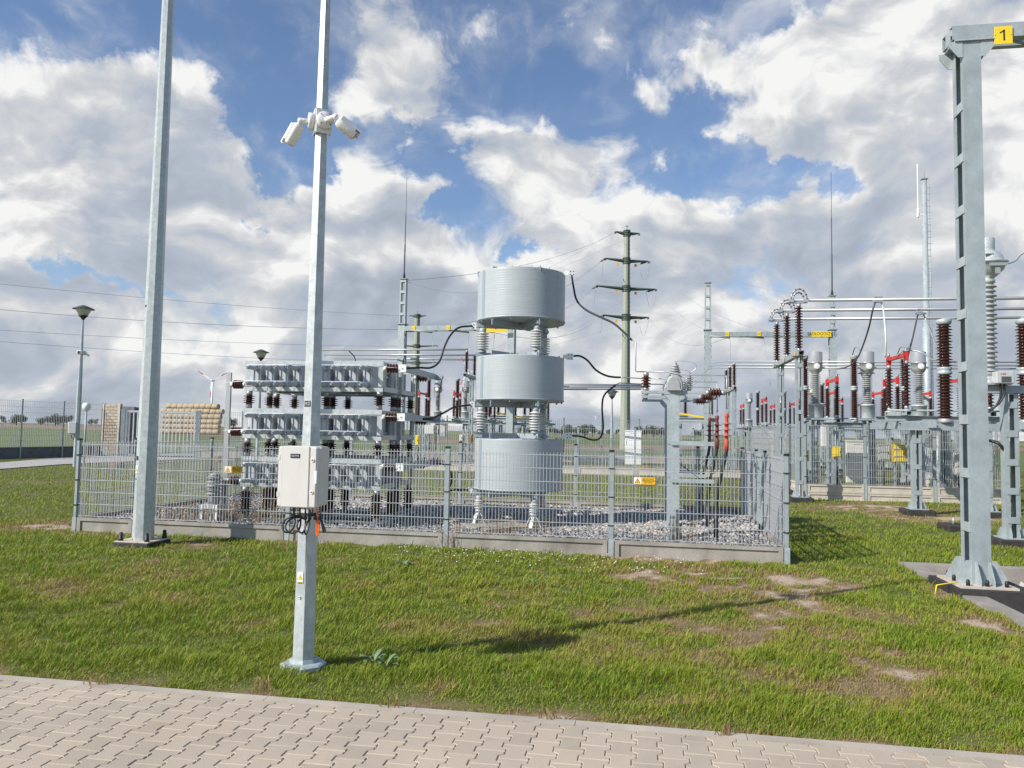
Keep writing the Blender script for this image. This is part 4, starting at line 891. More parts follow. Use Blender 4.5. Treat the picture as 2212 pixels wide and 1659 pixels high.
# ================================================================== CABLE TERMINATION COLUMNS
TC0 = Vector(((1458.5 - 1106) / FPX * 11.75, 11.75, 0)); TCS = 1.5
SPOT = ['nearest', 'middle', 'farthest']
def bolt(mb, p, ax, r_=.012, l=.012, m=1): mb.lathe([(r_, 0), (r_, l)], 6, p, ax, False, m)
CT_ = []
for k in range(3):
    o = TC0 + E2 * (TCS * k); zt = 2.36
    t = thing('cable_column', ['galvanised T shaped steel column nearest the front fence with a grey capsule transformer', 'galvanised T shaped steel column half hidden directly behind the nearest one', 'farthest of the three galvanised T shaped steel columns standing in line'][k], 'steel column', o, ANG, 'T shaped cable columns')
    mb = MB(); w = .135
    for x in (-w / 2, w / 2 - .009): mb.b2((x, -.066, .10), (x + .009, .066, zt))
    mb.b2((-w / 2 + .0095, -.0665, .10), (w / 2 - .0095, -.0595, zt)); mb.b2((-w / 2 + .0095, .058, .10), (w / 2 - .0095, .064, zt)); mb.build('column', GALV, t)
    mb = MB(); mb.b2((-.17, -.17, .105), (.17, .17, .125)); gussets(mb, 0, 0, .1255, w / 2, .066, .14, .09); mb.build('base_plate', GALV, t)
    mb = MB(); mb.b2((-.20, -.20, .04), (.20, .20, .104)); mb.build('foundation', TAR, t)
    mb = MB()
    for sx in (-1, 1):
        for yy in (-.06, .05): mb.prism([(.0005, 0), (.085, 0), (.085, -.012), (.0005, -.10)], -.004, .004, Matrix(((sx, 0, 0, sx * w / 2), (0, 0, 1, yy), (0, 1, 0, zt - .005), (0, 0, 0, 1))))
    mb.b2((-.155, -.066, zt + .001), (.155, .066, zt + .012)); mb.build('head_bracket', GALV, t)
    mb = MB(); channel(mb, (-.50, -.045, zt + .036), (.455, -.045, zt + .036), .044, .09, .007, -1); mb.build('crossarm', GALV, t)
    zb = zt + .060
    mb = MB(); mb.lathe([(.043, 0), (.043, .05)], 14, (-.435, 0, zb), m=1); insul(mb, 4, .17, .036, .078, (-.435, 0, zb + .05), seg=16); mb.lathe([(.042, 0), (.042, .065)], 14, (-.435, 0, zb + .22), m=1); mb.build('post_insulator', [BROWNR, ALU], t)
    # capsule voltage transformer with inclined ribbed bushing
    mb = MB(); prof = []; n = 18
    body = [(-.115, zb), (-.125, zb + .06), (-.122, zb + .14), (-.095, zb + .20), (-.05, zb + .235), (.02, zb + .235), (.075, zb + .205), (.11, zb + .15), (.122, zb + .06), (.118, zb)]
    ox = -.0
    for (yy, s_) in ((-.12, .86), (-.105, 1.0), (.20, 1.0), (.23, .8)):
        prof.append([(ox + x * s_, yy, zb + (z - zb) * (s_ if s_ < 1 else 1)) for x, z in body])
    nn_ = len(body); vs = sum(prof, []); fs = [tuple(range(nn_)), tuple(range(4 * nn_ - 1, 3 * nn_ - 1, -1))]
    for a in range(3):
        for i in range(nn_): j = (i + 1) % nn_; fs.append((a * nn_ + i, a * nn_ + nn_ + i, a * nn_ + nn_ + j, a * nn_ + j))
    mb.add(vs, fs, False); mb.prism([(-.065, zb), (-.06, zb + .13), (-.03, zb + .18), (.03, zb + .18), (.062, zb + .12), (.075, zb + .03), (.095, zb)], -.135, -.106, Matrix(((1, 0, 0, ox), (0, 0, 1, 0), (0, 1, 0, 0), (0, 0, 0, 1)))); mb.build('transformer_body', GREYI, t)
    mb = MB(); ax = Vector((0.02, -.22, .95)).normalized(); oo = Vector((ox, .10, zb + .215))
    mb.lathe(sum([[(.10 - .010 * i, .034 * i), (.115 - .011 * i, .034 * i + .006), (.112 - .011 * i, .034 * i + .014), (.072 - .006 * i, .034 * i + .024)] for i in range(6)], []) + [(.03, .206), (.03, .225), (.012, .23), (.012, .255)], 18, oo, ax); mb.build('ribbed_bushing', GREYI, t)
    top = oo + ax * .25
    mb = MB(); mb.lathe([(.032, 0), (.032, .02)], 12, (.215, .02, zb), m=1); insul(mb, 7, .20, .026, .056, (.215, .02, zb + .02), seg=14); mb.lathe([(.030, 0), (.020, .03), (.008, .035), (.008, .06)], 12, (.215, .02, zb + .22), m=1); mb.build('surge_arrester', [GREYI, SILV], t)
    mb = MB(); mb.tube(smoothpath([top, top + Vector((.12, -.02, .0)), (.28, 0, zb + .43), (.32, .01, zb + .36), (.25, .02, zb + .29), (.215, .02, zb + .275)], 6), .0055, 6); mb.build('connecting_wire', SILV, t)
    # horizontal insulator and drop bar
    mb = MB(); zc = zt + .036; mb.lathe([(.042, 0), (.042, .06)], 14, (.457, -.01, zc), (1, 0, 0), m=1); insul(mb, 4, .165, .042, .078, (.517, -.01, zc), (1, 0, 0), 16); mb.lathe([(.038, 0), (.040, .065)], 14, (.682, -.01, zc), (1, 0, 0), m=1); mb.build('horizontal_insulator', [BROWNR, ALU], t)
    xe = .765; zi = zb + .29
    mb = MB(); mb.tube([(-.435, -.0, zi), (-.14, -.0, zi), (.10, -.16, zi - .055), (xe - .003, -.02, zi - .055), (xe, -.02, zi - .062), (xe, -.02, zt - .20)], .0095, 8); mb.box((xe, -.01, zt - .20), (.05, .015, .03)); mb.box((xe, -.01, zt - .245), (.022, .012, .07)); mb.build('conductor_bar', ALU, t)
    mb = MB(); zq = zt - .275; pr = [(.030, 0), (.032, -.05), (.024, -.07), (.026, -.13)]
    for i in range(3): z = -.155 - .088 * i; pr += [(.027, z + .02), (.032, z + .008), (.078, z - .004), (.076, z - .010), (.034, z - .004), (.027, z - .03)]
    pr += [(.028, -.40), (.036, -.42), (.034, -.46), (.030, -.56)]
    cx_, cy_ = xe, -.02
    # keep the termination straight, then let the cable swing back to the column foot
    mb.lathe(pr, 16, (cx_, cy_, zq)); mb.build('cable_termination', [ORANGE, DKRED, DKRED][k], t)
    mb = MB(); mb.tube(smoothpath([(cx_, cy_, zq - .55), (cx_ - .03, cy_, zq - .72), (cx_ - .09, cy_, zq - .98), (.645, -.02, .95), (.62, -.02, .72), (.612, -.02, .45), (.61, -.02, .06)], 7), .026, 10); mb.build('power_cable', CABLE, t)
    mb = MB(); mb.tube([(.612, -.02, .66), (.61, -.02, .06)], .034, 10); mb.build('protective_sleeve', CABLE, t)
    mb = MB(); mb.tube(smoothpath([(cx_ - .03, cy_ - .02, zq - .75), (.45, -.05, zq - 1.0), (.28, -.06, zq - .92), (w / 2 + .01, -.05, zq - .78)], 6), .006, 6); mb.build('earth_lead', CABLE, t)
    for z in (1.62, 1.06): 
        mb = MB(); channel(mb, (w / 2 - .12, -.095, z), (.58, -.095, z), .06, .04, .006, -1); mb.build('cable_bracket', GALV, t)
    CT_.append(t)
def tcp(k, x, y, z): return TC0 + E2 * (TCS * k) + Matrix.Rotation(ANG, 3, 'Z') @ Vector((x, y, z))
for k in range(3):
    e_ = tcp(k, -.435, 0, 2.36 + .060 + .29)
    if k == 0:
        j = at(*crop(1985, 850, 1650, 980, 2.3694), 11.9); j2 = e_ + Vector((-.16, .01, .0)); mid = Vector((j2.x, j2.y, j.z - .05))
        br = [j, mid, j2 + Vector((0, 0, .01)), j2 + Vector((.01, 0, 0)), e_ + Vector((0.01, 0, 0))]
        cabl('jumper_cable', 'long black cable drooping from the top of the upper coil to the nearest steel column', [TR[0] + Vector((0, -.02, -.05)), k3(1440, 350, 13.05), k3(1472, 480, 12.95), k3(1560, 570, 12.75), k3(1700, 640, 12.5), k3(1830, 705, 12.25), j], .0175, CABLE, 'black jumper cables')
        lab = 'bent aluminium bar dropping to the insulator on the nearest steel column'
    else:
        j = at(*(crop(1880, 1198, 1650, 980, 2.3694) if k == 1 else crop(1835, 1270, 1650, 980, 2.3694)), 13.2 if k == 1 else 14.4)
        br = [j, j + Vector((.06, 0, .0 if k == 1 else .04)), e_ + Vector((-.05, 0, 0)), e_ + Vector((.01, 0, 0))]
        if k == 1: cabl('jumper_cable', 'black cable curving down from the middle coil to the second steel column', [TR[1] + Vector((.06, -.01, .01)), k3(1500, 1000, 13.1), k3(1570, 1040, 13.1), k3(1650, 1130, 13.1), k3(1740, 1180, 13.15), k3(1820, 1196, 13.2), j], .0175, CABLE, 'black jumper cables')
        else: cabl('jumper_cable', 'black cable hanging in a deep loop from the bottom coil up to the aluminium bars', [TR[2] + Vector((.06, -.01, .01)), at(*crop(1520, 520, 1650, 1500, 2.3694), 13.3), at(*crop(1620, 550, 1650, 1500, 2.3694), 13.6), at(*crop(1690, 530, 1650, 1500, 2.3694), 13.9), at(*crop(1718, 430, 1650, 1500, 2.3694), 14.1), at(*crop(1708, 250, 1650, 1500, 2.3694), 14.2), at(*crop(1730, 130, 1650, 1500, 2.3694), 14.3), j], .0175, CABLE, 'black jumper cables')
        lab = ['', 'aluminium bar running from a black cable to the second steel column', 'lowest aluminium bar running from a black cable to the farthest steel column'][k]
    wire_thing('conductor_bar', br, .0095, ALU, lab, 'conductor', 'aluminium bars at the steel columns', 8)
# ================================================================== NUMBERED GANTRY AT THE RIGHT
GX0 = gnd(2123, 1262, .12); GW, GD = .20, .30
gc = Vector((GX0.x, GX0.y, 0)) + E2 * (GD / 2 + .02)
gt = thing('numbered_gantry', 'tall laced steel column carrying a beam, standing in a concrete pit at the right edge', 'gantry', (gc.x, gc.y, 0), ANG)
zt = at(2098, 103, gc.y).z
mb = MB(); f = .07; t_ = .010
for sg in (-1, 1):
    yy = sg * GD / 2; mb.b2((-GW / 2, yy - t_ / 2, .12), (GW / 2, yy + t_ / 2, zt))
    for sx in (-1, 1):
        xx = sx * (GW / 2 - t_ / 2 - .001); ya = yy - sg * (t_ / 2 + .0005); yb = ya - sg * f; mb.b2((xx - t_ / 2, min(ya, yb), .1201), (xx + t_ / 2, max(ya, yb), zt - .001))
    mb.build('column_channel', STEEL, gt); mb = MB()
for z in [.75 + .62 * k for k in range(9)]:
    if z > zt - .3: break
    for sx in (-1, 1):
        xx = sx * (GW / 2 + .0055); mb = MB(); mb.b2((xx - .004, -GD / 2 + .02, z - .055), (xx + .004, GD / 2 - .02, z + .055)); mb.build('batten', GALV, gt)
mb = MB(); mb.b2((-.30, -.36, .095), (.30, .36, .118)); mb.build('base_plate', CONCL, gt)
for sx in (-1, 1):
    for yy in (-GD / 2 + .004, GD / 2 - .004):
        mb = MB(); mb.prism([(.001, 0), (.17, 0), (.17, .05), (.06, .26), (.001, .26)], -.005, .005, Matrix(((sx, 0, 0, sx * (GW / 2)), (0, 0, 1, yy), (0, 1, 0, .1185), (0, 0, 0, 1)))); mb.build('gusset', GALV, gt)
for sy in (-1, 1):
    for xx in (-.07, .07):
        mb = MB(); mb.prism([(.001, 0), (.16, 0), (.16, .05), (.05, .25), (.001, .25)], -.005, .005, Matrix(((0, 0, 1, xx), (sy, 0, 0, sy * (GD / 2 + .006)), (0, 1, 0, .1185), (0, 0, 0, 1)))); mb.build('gusset', GALV, gt)
for x_, y_ in ((-.20, -.29), (-.0, -.29), (.20, -.29), (-.24, 0), (.24, 0), (-.2, .29), (.2, .29)):
    mb = MB(); mb.lathe([(.022, .119), (.022, .165), (.014, .185), (.001, .188)], 10, (x_, y_, 0)); mb.build('bolt_cap', BLACK, gt)
mb = MB(); mb.prism([(-.36, -.42), (.40, -.50), (.46, -.30), (.46, .46), (-.36, .46)], -.34, .094, None); mb.build('foundation', TAR, gt)
for sg in (-1, 1):
    mb = MB(); y = sg * (GD / 2 + .002)
    channel(mb, (-.21, y, zt + .115), (3.4, y, zt + .115), .17, .07, .009, sg); mb.build('beam_channel', STEEL, gt)
mb = MB(); mb.b2((-.19, -GD / 2 - .035, zt + .001), (.235, GD / 2 + .035, zt + .016)); mb.build('head_plate', GALV, gt)
for sx in (-1, 1):
    for yy in (-GD / 2 - .006, GD / 2 + .006):
        mb = MB(); mb.prism([(.001, 0), (.15, 0), (.15, -.06), (.05, -.19), (.001, -.19)], -.005, .005, Matrix(((sx, 0, 0, sx * GW / 2), (0, 0, 1, yy), (0, 1, 0, zt), (0, 0, 0, 1)))); mb.build('gusset', GALV, gt)
    for xx in (-.05,):
        pass
mb = MB(); mb.b2((-.205, -GD / 2 + .08, zt + .03), (-.198, GD / 2 - .08, zt + .195)); mb.build('end_plate', GALV, gt)
for x_ in (.55, 1.1, 1.65, 2.2, 2.75): 
    mb = MB(); mb.bar((x_ - .25, -GD / 2 + .03, zt + .035), (x_ + .25, GD / 2 - .03, zt + .035), .05, .008); mb.build('beam_lacing', STEEL, gt)
sp_ = at(2169, 74, gc.y - GD / 2 - .1); sp = gc + E1 * (sp_ - gc).dot(E1) - E2 * (GD / 2 + .025); sp.z = sp_.z
sg_ = thing('number_sign', 'yellow sign with a black figure 1 on the gantry beam', 'sign', sp, ANG)
mb = MB(); mb.bev((-.098, -.004, -.107), (.098, 0, .107), .003); mb.build('plate', YEL, sg_)
mb = MB(); mb.prism([(-.002, -.066), (.016, -.066), (.016, .066), (.004, .066), (-.010, .052), (-.038, .036), (-.038, .020), (-.016, .031), (-.002, .041)], -.0008, .0008, Matrix(((1, 0, 0, 0), (0, 0, 1, -.0055), (0, 1, 0, 0), (0, 0, 0, 1)))); mb.build('figure_one', BLACK, sg_)
for x_ in (-.085, .085): mb = MB(); mb.lathe([(.005, 0), (.005, .003)], 8, (x_, -.004, 0), (0, -1, 0)); mb.build('rivet', DKGREY, sg_)
# pit with its kerb
pk = thing('pit_kerb', 'weathered concrete kerb round the sunken pit under the numbered column', 'kerb', (PIT.x, PIT.y, 0), ANG); PKC = mat('grey_brown_concrete', (.30, .27, .24), .9, 0, .22, 2.5, .35, 50)
mb = MB(); e = .24; mb.b2((0, -e, -.28), (PITW, 0, .035)); mb.b2((0, -PITL, -.28), (e, -e - .002, .033)); mb.b2((PITW - e, -PITL, -.28), (PITW, -e - .002, .034)); mb.b2((e + .002, -PITL, -.28), (PITW - e - .002, -PITL + e, .034)); mb.build('kerb_edge', PKC, pk)
mb = MB(); mb.add([(PIT + E1 * a - E2 * b_ + Vector((0, 0, -.26))) for a, b_ in ((.02, .02), (PITW - .02, .02), (PITW - .02, PITL - .02), (.02, PITL - .02))], [(0, 3, 2, 1)]); tag(mb.build('pit_floor', CONCD), kind='structure')
def fpit(N, g_):
    a = g_.random(N) * (PITW - .6) + .3; b_ = g_.random(N) * (PITL - .6) + .3; P = np.array([PIT.x, PIT.y])[None] + a[:, None] * np.array([E1.x, E1.y]) - b_[:, None] * np.array([E2.x, E2.y])
    return np.concatenate([P, (-.23 + .05 * g_.random(N))[:, None]], 1)
tag(stones(5200, fpit, 0, .06, .13, STONE, 'pit_stones'), 'grey crushed stone filling the sunken pit below the numbered column', 'gravel', kind='stuff')
el_ = gc + Matrix.Rotation(ANG, 3, 'Z') @ Vector((-.42, -.22, 0))
wire_thing('earth_strip', [el_ + Vector((.42, .12, .135)), el_ + Vector((.02, 0, .115)), el_ + Vector((-.10, -.02, .10)), el_ + Vector((-.13, -.03, -.02))], .008, YEL, 'yellow and green earthing strip bent over the edge of the black foundation', 'earth strip', None, 6)

# ================================================================== SWITCHYARD EQUIPMENT PROTOTYPES
def stand(t, xs, ys, h, w=.14, d=.18, nb=4, block=True):
    for x in xs:
        for y in ys:
            mb = MB(); twin(mb, x, y, .15 if block else .03, h, w, d, nb); c = mb.build('support_column', STEEL, t)
            mb = MB(); zf = .132 if block else .012; mb.b2((x - .2, y - .2, zf), (x + .2, y + .2, zf + .018)); gussets(mb, x, y, zf + .0185, d / 2 + .001, w / 2, .16, .085); mb.build('foot_plate', GALV, t)
            if block: mb = MB(); mb.bev((x - .31, y - .31, -.25), (x + .31, y + .31, .131), .02); mb.build('foundation', TAR, t)
def post(t, x, y, z, h, n, rc, rs, mt=BROWN, seg=10, name='insulator', caps=True):
    mb = MB(); c = .09 if caps else .0
    mb.lathe([(rc * 1.25, 0), (rc * 1.25, c), (rc, c + .005)], seg, (x, y, z), m=1); insul(mb, n, h - 2 * c, rc, rs, (x, y, z + c), seg=seg); mb.lathe([(rc, h - c - .005), (rc * 1.2, h - c), (rc * 1.2, h)], seg, (x, y, z), m=1)
    return mb.build(name, [mt, ALU], t)
def make_ct(label, loc, hs=2.3):
    t = thing('current_transformer', label, 'transformer', loc, ANG, 'silver headed current transformers')
    stand(t, (0,), (0,), hs, .16, .24, 4)
    mb = MB(); mb.b2((-.32, -.32, hs + .001), (.32, .32, hs + .06)); mb.build('support_frame', STEEL, t)
    mb = MB(); mb.lathe([(.20, hs + .061), (.215, hs + .09), (.215, hs + .46), (.235, hs + .465), (.235, hs + .50), (.13, hs + .53)], 18); mb.build('base_tank', GALVB, t)
    mb = MB(); insul(mb, 15, .95, .088, .158, (0, 0, hs + .53), seg=14); mb.build('insulator', CTI, t)
    z = hs + 1.48
    mb = MB(); mb.lathe([(.11, z), (.12, z + .03), (.19, z + .09), (.215, z + .17), (.215, z + .33), (.235, z + .335), (.235, z + .36), (.215, z + .365), (.215, z + .69), (.19, z + .70)], 20); mb.box((0, 0, z + .20), (.56, .06, .05)); hd = mb.build('head', SILV, t)
    mb = MB(); mb.lathe([(.095, 0), (.095, .05), (.075, .055), (.02, .06)], 16, (0, -.205, z + .22), (0, -1, 0)); mb.build('terminal_cap', ALUW, hd)
    return t
def make_breaker(label, loc, sp=1.75, n=3, hs=2.35, h=2.5):
    t = thing('circuit_breaker', label, 'circuit breaker', loc, ANG, 'circuit breakers'); 
    stand(t, (0, sp * (n - 1)), (0,), hs - .16, .16, .22, 4)
    mb = MB(); channel(mb, (-.3, -.1, hs - .08), (sp * (n - 1) + .3, -.1, hs - .08), .15, .06, .008, -1); channel(mb, (-.3, .1, hs - .08), (sp * (n - 1) + .3, .1, hs - .08), .15, .06, .008, 1); mb.build('base_frame', STEEL, t)
    mb = MB(); mb.bev((sp * .5 - .35, -.28, hs - .95), (sp * .5 + .25, .22, hs - .17), .02); mb.build('drive_cabinet', BOXG, t)
    for i in range(n):
        mb = MB(); x = i * sp; hh = h / 2
        mb.lathe([(.15, hs), (.15, hs + .05), (.11, hs + .06)], 14, (x, 0, 0), m=1); insul(mb, 14, hh - .14, .080, .142, (x, 0, hs + .06), seg=14)
        z = hs + hh - .08; mb.lathe([(.10, z), (.14, z + .02), (.14, z + .06), (.12, z + .10), (.14, z + .12), (.14, z + .16), (.10, z + .18)], 14, (x, 0, 0), m=2); insul(mb, 13, hh - .26, .080, .142, (x, 0, z + .18), seg=14)
        z = hs + h - .16; mb.lathe([(.10, z), (.13, z + .05), (.15, z + .13), (.15, z + .16)], 14, (x, 0, 0), m=2); mb.box((x + .02, 0, hs + h + .03), (.04, .12, .06), None, 2); mb.build('pole_column', [BROWN, ALU, GALV], t)
    return t
def make_disc(label, loc, n=3, sp=1.9, s=1.4, hs=2.42, ph_=1.15, legs=None):
    t = thing('disconnector', label, 'disconnector', loc, ANG, 'red armed disconnectors'); W_ = sp * (n - 1)
    stand(t, (0, W_) if n > 1 else (0,), legs or (.25, s - .25), hs - .30, .14, .18, 4)
    if legs:
        for x_ in (0, W_): mb = MB(); channel(mb, (x_ - .12, -2.35, hs - .40), (x_ - .12, 3.4, hs - .40), .18, .07, .008); mb.build('long_beam', STEEL, t)
    for y in (.25, s - .25): mb = MB(); channel(mb, (-.45, y, hs - .225), (W_ + .45, y, hs - .225), .14, .07, .008); mb.build('cross_beam', STEEL, t)
    for i in range(n):
        x = i * sp; mb = MB(); channel(mb, (x - .06, -.2, hs - .10), (x - .06, s + .2, hs - .10), .10, .05, .007); channel(mb, (x + .06, -.2, hs - .10), (x + .06, s + .2, hs - .10), .10, .05, .007, -1)
        for y in (0, s): mb.lathe([(.12, hs - .05), (.12, hs - .02), (.09, hs)], 12, (x, y, 0)); 
        mb.box((x, s / 2, hs - .1), (.22, .3, .12)); mb.build('pole_base', GALV, t)
        for y in (0, s): post(t, x, y, hs, ph_, 13, .046, .105, BROWN, 12, 'post_insulator')
        z = hs + ph_
        for y, yy in ((0, s / 2 - .01), (s, s / 2 + .01)):
            mb = MB(); sg = 1 if y == 0 else -1; mb.b2((x - .05, y - .055, z + .001), (x + .05, y + .055, z + .23)); mb.b2((x - .03, min(y + sg * .056, yy), z + .10), (x + .03, max(y + sg * .056, yy), z + .20)); mb.build('contact_arm', RED, t)
            mb = MB(); mb.lathe([(.04, z + .23), (.04, z + .29), (.02, z + .33)], 10, (x, y, 0)); mb.bar((x, y - sg * .03, z + .30), (x, y - sg * .25, z + .31), .04, .02); mb.build('terminal', ALU, t)
    mb = MB(); mb.tube([(-.4, .0 + .12, hs - .02), (W_ + .4, .12, hs - .02)], .022, 8); mb.build('drive_rod', GALV, t)
    return t
def make_portal(label, loc, span, hz, n=3, L=3.5, ih=1.25, xo=0.0, rz=ANG, ins=(0, 1.75, 3.5), block=True, grp='busbar supports'):
    t = thing('busbar_support', label, 'busbar support', loc, rz, grp)
    stand(t, (0,), span, hz - .13, .16, .2, 6, block)
    mb = MB(); channel(mb, (-.07, ins[0] - .35, hz - .06), (-.07, ins[-1] + .35, hz - .06), .13, .06, .008, 1); channel(mb, (.07, ins[0] - .35, hz - .06), (.07, ins[-1] + .35, hz - .06), .13, .06, .008, -1)
    mb.build('beam', STEEL, t)
    for k, y in enumerate(span): mb = MB(); mb.b2((-.17, y - .18, hz - .128), (.17, y + .18, hz - .1255)); gussets(mb, 0, y, hz - .30, .085, .1, .17, .001); mb.build('head_plate', GALV, t)
    for y in ins: 
        post(t, 0, y, hz + .01, ih, 15, .046, .108, BROWN, 12, 'post_insulator')
        mb = MB(); mb.b2((-.10, y - .06, hz - .1), (-.088, y + .06, hz - .0)) if False else mb.b2((-.112, y - .05, hz - .12), (-.106, y + .05, hz - .005)); mb.build('phase_plate', AMB, t)
    return t
def busbar(name, label, a, b_, r_=.04, grp='tubular busbars'):
    return wire_thing(name, [a, b_], r_, ALU, label, 'busbar', grp, 10)
def box_on_post(name, label, u, v0, v1, wpx, d, mt, cat='cabinet', post_=True, depth=.22, base=0.0, grp=None):
    p = at(u, (v0 + v1) / 2, d); w = wpx / FPX * d; h = (v1 - v0) / FPX * d; t = thing(name, label, cat, (p.x, p.y, 0), ANG, grp)
    mb = MB(); mb.bev((-w / 2, -depth / 2, p.z - h / 2), (w / 2, depth / 2, p.z + h / 2), .018); bd = mb.build('housing', mt, t)
    mb = MB(); mb.bev((-w / 2 + .03, -depth / 2 - .014, p.z - h / 2 + .03), (w / 2 - .03, -depth / 2 - .001, p.z + h / 2 - .03), .006); dr = mb.build('door', mt, t); mb = MB(); mb.b2((w / 2 - .07, -depth / 2 - .028, p.z - .04), (w / 2 - .055, -depth / 2 - .0145, p.z + .04)); mb.build('handle', DKGREY, dr)
    if post_:
        mb = MB(); zb = p.z - h / 2; mb.lathe([(.035, 0), (.035, zb * .72), (.016, zb * .76), (.016, zb)], 8); mb.build('conduit', CABLE, t)
        mb = MB(); mb.b2((-w * .3, depth / 2 + .001, 0), (-w * .3 + .06, depth / 2 + .05, zb + h * .7)); mb.build('bracket_post', STEEL, t)
    return t
# ------------------------------------------------------------------ right bay
P0 = gnd(1727.5, 1084); PORT = Vector((P0.x, P0.y, 0))
make_portal('two legged support carrying three tall brown insulators along its beam, left of the silver heads', PORT, (0, 2.9), at(1727, 760, P0.y).z, ih=1.32)
hzp = at(1727, 760, P0.y).z + .01 + 1.32
NAMES = ['nearest', 'middle', 'farthest']
BUS = []
for k, y in enumerate((0, 1.75, 3.5)):
    a = PORT + E2 * y + Vector((0, 0, hzp + .09)); BUS.append(a)
    busbar('busbar_tube', 'tubular aluminium busbar, ' + ['nearest and highest looking of the three over the right bay', 'middle one of the three over the right bay', 'farthest and lowest looking of the three over the right bay'][k], a - E1 * .12, a + E1 * 12.5, .045)
    t = thing('flexible_link', 'pair of braided arched loops on top of the ' + NAMES[k] + ' insulator of the two legged support', 'connector', a - E1 * .02, ANG, 'arched busbar links')
    for j, (r_, yy) in enumerate(((.205, -.05), (.145, .05))):
        pts = [Vector((.02 - r_ * math.cos(R(q)), yy, .03 + r_ * 1.35 * math.sin(R(q)))) for q in range(0, 181, 15)]
        mb = MB(); mb.tube(pts, .022, 8); ar = mb.build('arch', ALU, t)
        for q in range(2, 11, 2): mb = MB(); mb.tube([pts[q].lerp(pts[q + 1], .1), pts[q].lerp(pts[q + 1], .6)], .026, 8); mb.build('dark_band', BLACK, ar)
    mb = MB(); mb.box((-.18, 0, -.02), (.13, .16, .07)); mb.box((.20, 0, -.02), (.13, .16, .07)); mb.box((.01, 0, -.065), (.44, .09, .03)); mb.build('clamp', SILV, t)
CTW = [(1762, 24.6), (1874, 24.3), (1986, 24.0)]
ct0 = None
for k, (u, d) in enumerate(CTW):
    p = at(u, 900, d); lab = ['silver headed transformer with a pale ribbed column, leftmost of three in the right bay', 'silver headed transformer with a pale ribbed column, middle of three in the right bay', 'silver headed transformer with a pale ribbed column, rightmost of three in the right bay'][k]
    loc = Vector((p.x, p.y, 0))
    if ct0 is None: ct0 = make_ct(lab, loc)
    else: clone(ct0, loc, None, lab)
p = at(1739, 850, 29.2); make_breaker('three pole circuit breaker of tall brown columns behind the silver heads in the right bay', Vector((p.x, p.y, 0)), 1.76)
brk = [o for o in COL.objects if o.name.startswith('circuit_breaker')][0]
p = at(1808, 850, 26.0); dsc = make_disc('disconnector with red arms on three pairs of brown posts among the silver heads', Vector((p.x, p.y, 0)), 3, 1.92)
p = at(1958, 850, 19.6); make_disc('large disconnector with a red arm nearest the viewer in the right bay', Vector((p.x, p.y, 0)), 2, 1.95, 1.4, 2.5, 1.25, legs=(3.1,))
# tall two part posts on a beam, in front of the bay
p = gnd(1981, 1112); q0 = Vector((p.x, p.y, 0))
sa_ = thing('arrester_stand', 'beam on laced columns carrying two very tall brown insulators in front of the bay', 'arrester stand', q0, ANG)
hz = at(1981, 927, p.y).z
stand(sa_, (0, 1.5), (0,), hz - .03, .15, .2, 3)
mb = MB(); channel(mb, (-.35, -.09, hz + .06), (3.6, -.09, hz + .06), .17, .06, .008, -1); channel(mb, (-.35, .09, hz + .06), (3.6, .09, hz + .06), .17, .06, .008, 1); mb.build('beam', STEEL, sa_)
mb = MB(); mb.b2((-.42, -.17, hz - .028), (.42, .17, hz - .026)); mb.build('head_plate', GALV, sa_)
for xx in (.64, 2.34):
    mb = MB(); z = hz + .148; H_ = 2.42
    mb.lathe([(.17, z), (.17, z + .06), (.13, z + .12)], 16, (xx, 0, 0), m=1); insul(mb, 14, 1.0, .098, .178, (xx, 0, z + .12), seg=18, alt=.02); mb.lathe([(.12, z + 1.12), (.16, z + 1.14), (.16, z + 1.19), (.13, z + 1.22), (.16, z + 1.25), (.16, z + 1.29), (.12, z + 1.31)], 16, (xx, 0, 0), m=2)
    insul(mb, 14, .98, .098, .178, (xx, 0, z + 1.31), seg=18, alt=.02); mb.lathe([(.12, z + 2.29), (.16, z + 2.32), (.17, z + 2.40), (.15, z + 2.42)], 16, (xx, 0, 0), m=2); mb.box((xx + .1, 0, z + 2.46), (.28, .06, .05), None, 2); mb.build('tall_insulator', [BROWN, ALU, GALV], sa_)
# big transformer with name box at the right edge
p = gnd(2186, 1180); q1 = Vector((p.x, p.y, 0))
bt = thing('voltage_transformer', 'large grey transformer with a bowl head and a maker box, partly behind the numbered column', 'transformer', q1, ANG)
hz = at(2186, 833, p.y).z
stand(bt, (0,), (0,), hz - .14, .17, .22, 5)
mb = MB(); channel(mb, (-.75, -.1, hz - .07), (.6, -.1, hz - .07), .13, .06, .008, -1); channel(mb, (-.75, .1, hz - .07), (.6, .1, hz - .07), .13, .06, .008, 1); mb.build('beam', STEEL, bt)
xc = (2144 - 2186) / FPX * p.y + .02; z = hz
mb = MB(); mb.lathe([(.20, z), (.21, z + .04), (.17, z + .10), (.12, z + .17), (.15, z + .18), (.15, z + .21)], 18, (xc, 0, 0)); mb.b2((xc - .28, -.2, z + .001), (xc + .28, .2, z + .03)); mb.build('base_casting', SILV, bt)
zi = z + .21; zh = at(2144, 613, p.y).z; mb = MB(); insul(mb, 19, zh - zi, .095, .150, (xc, 0, zi), seg=18, alt=.012); mb.build('insulator', GREYI, bt)
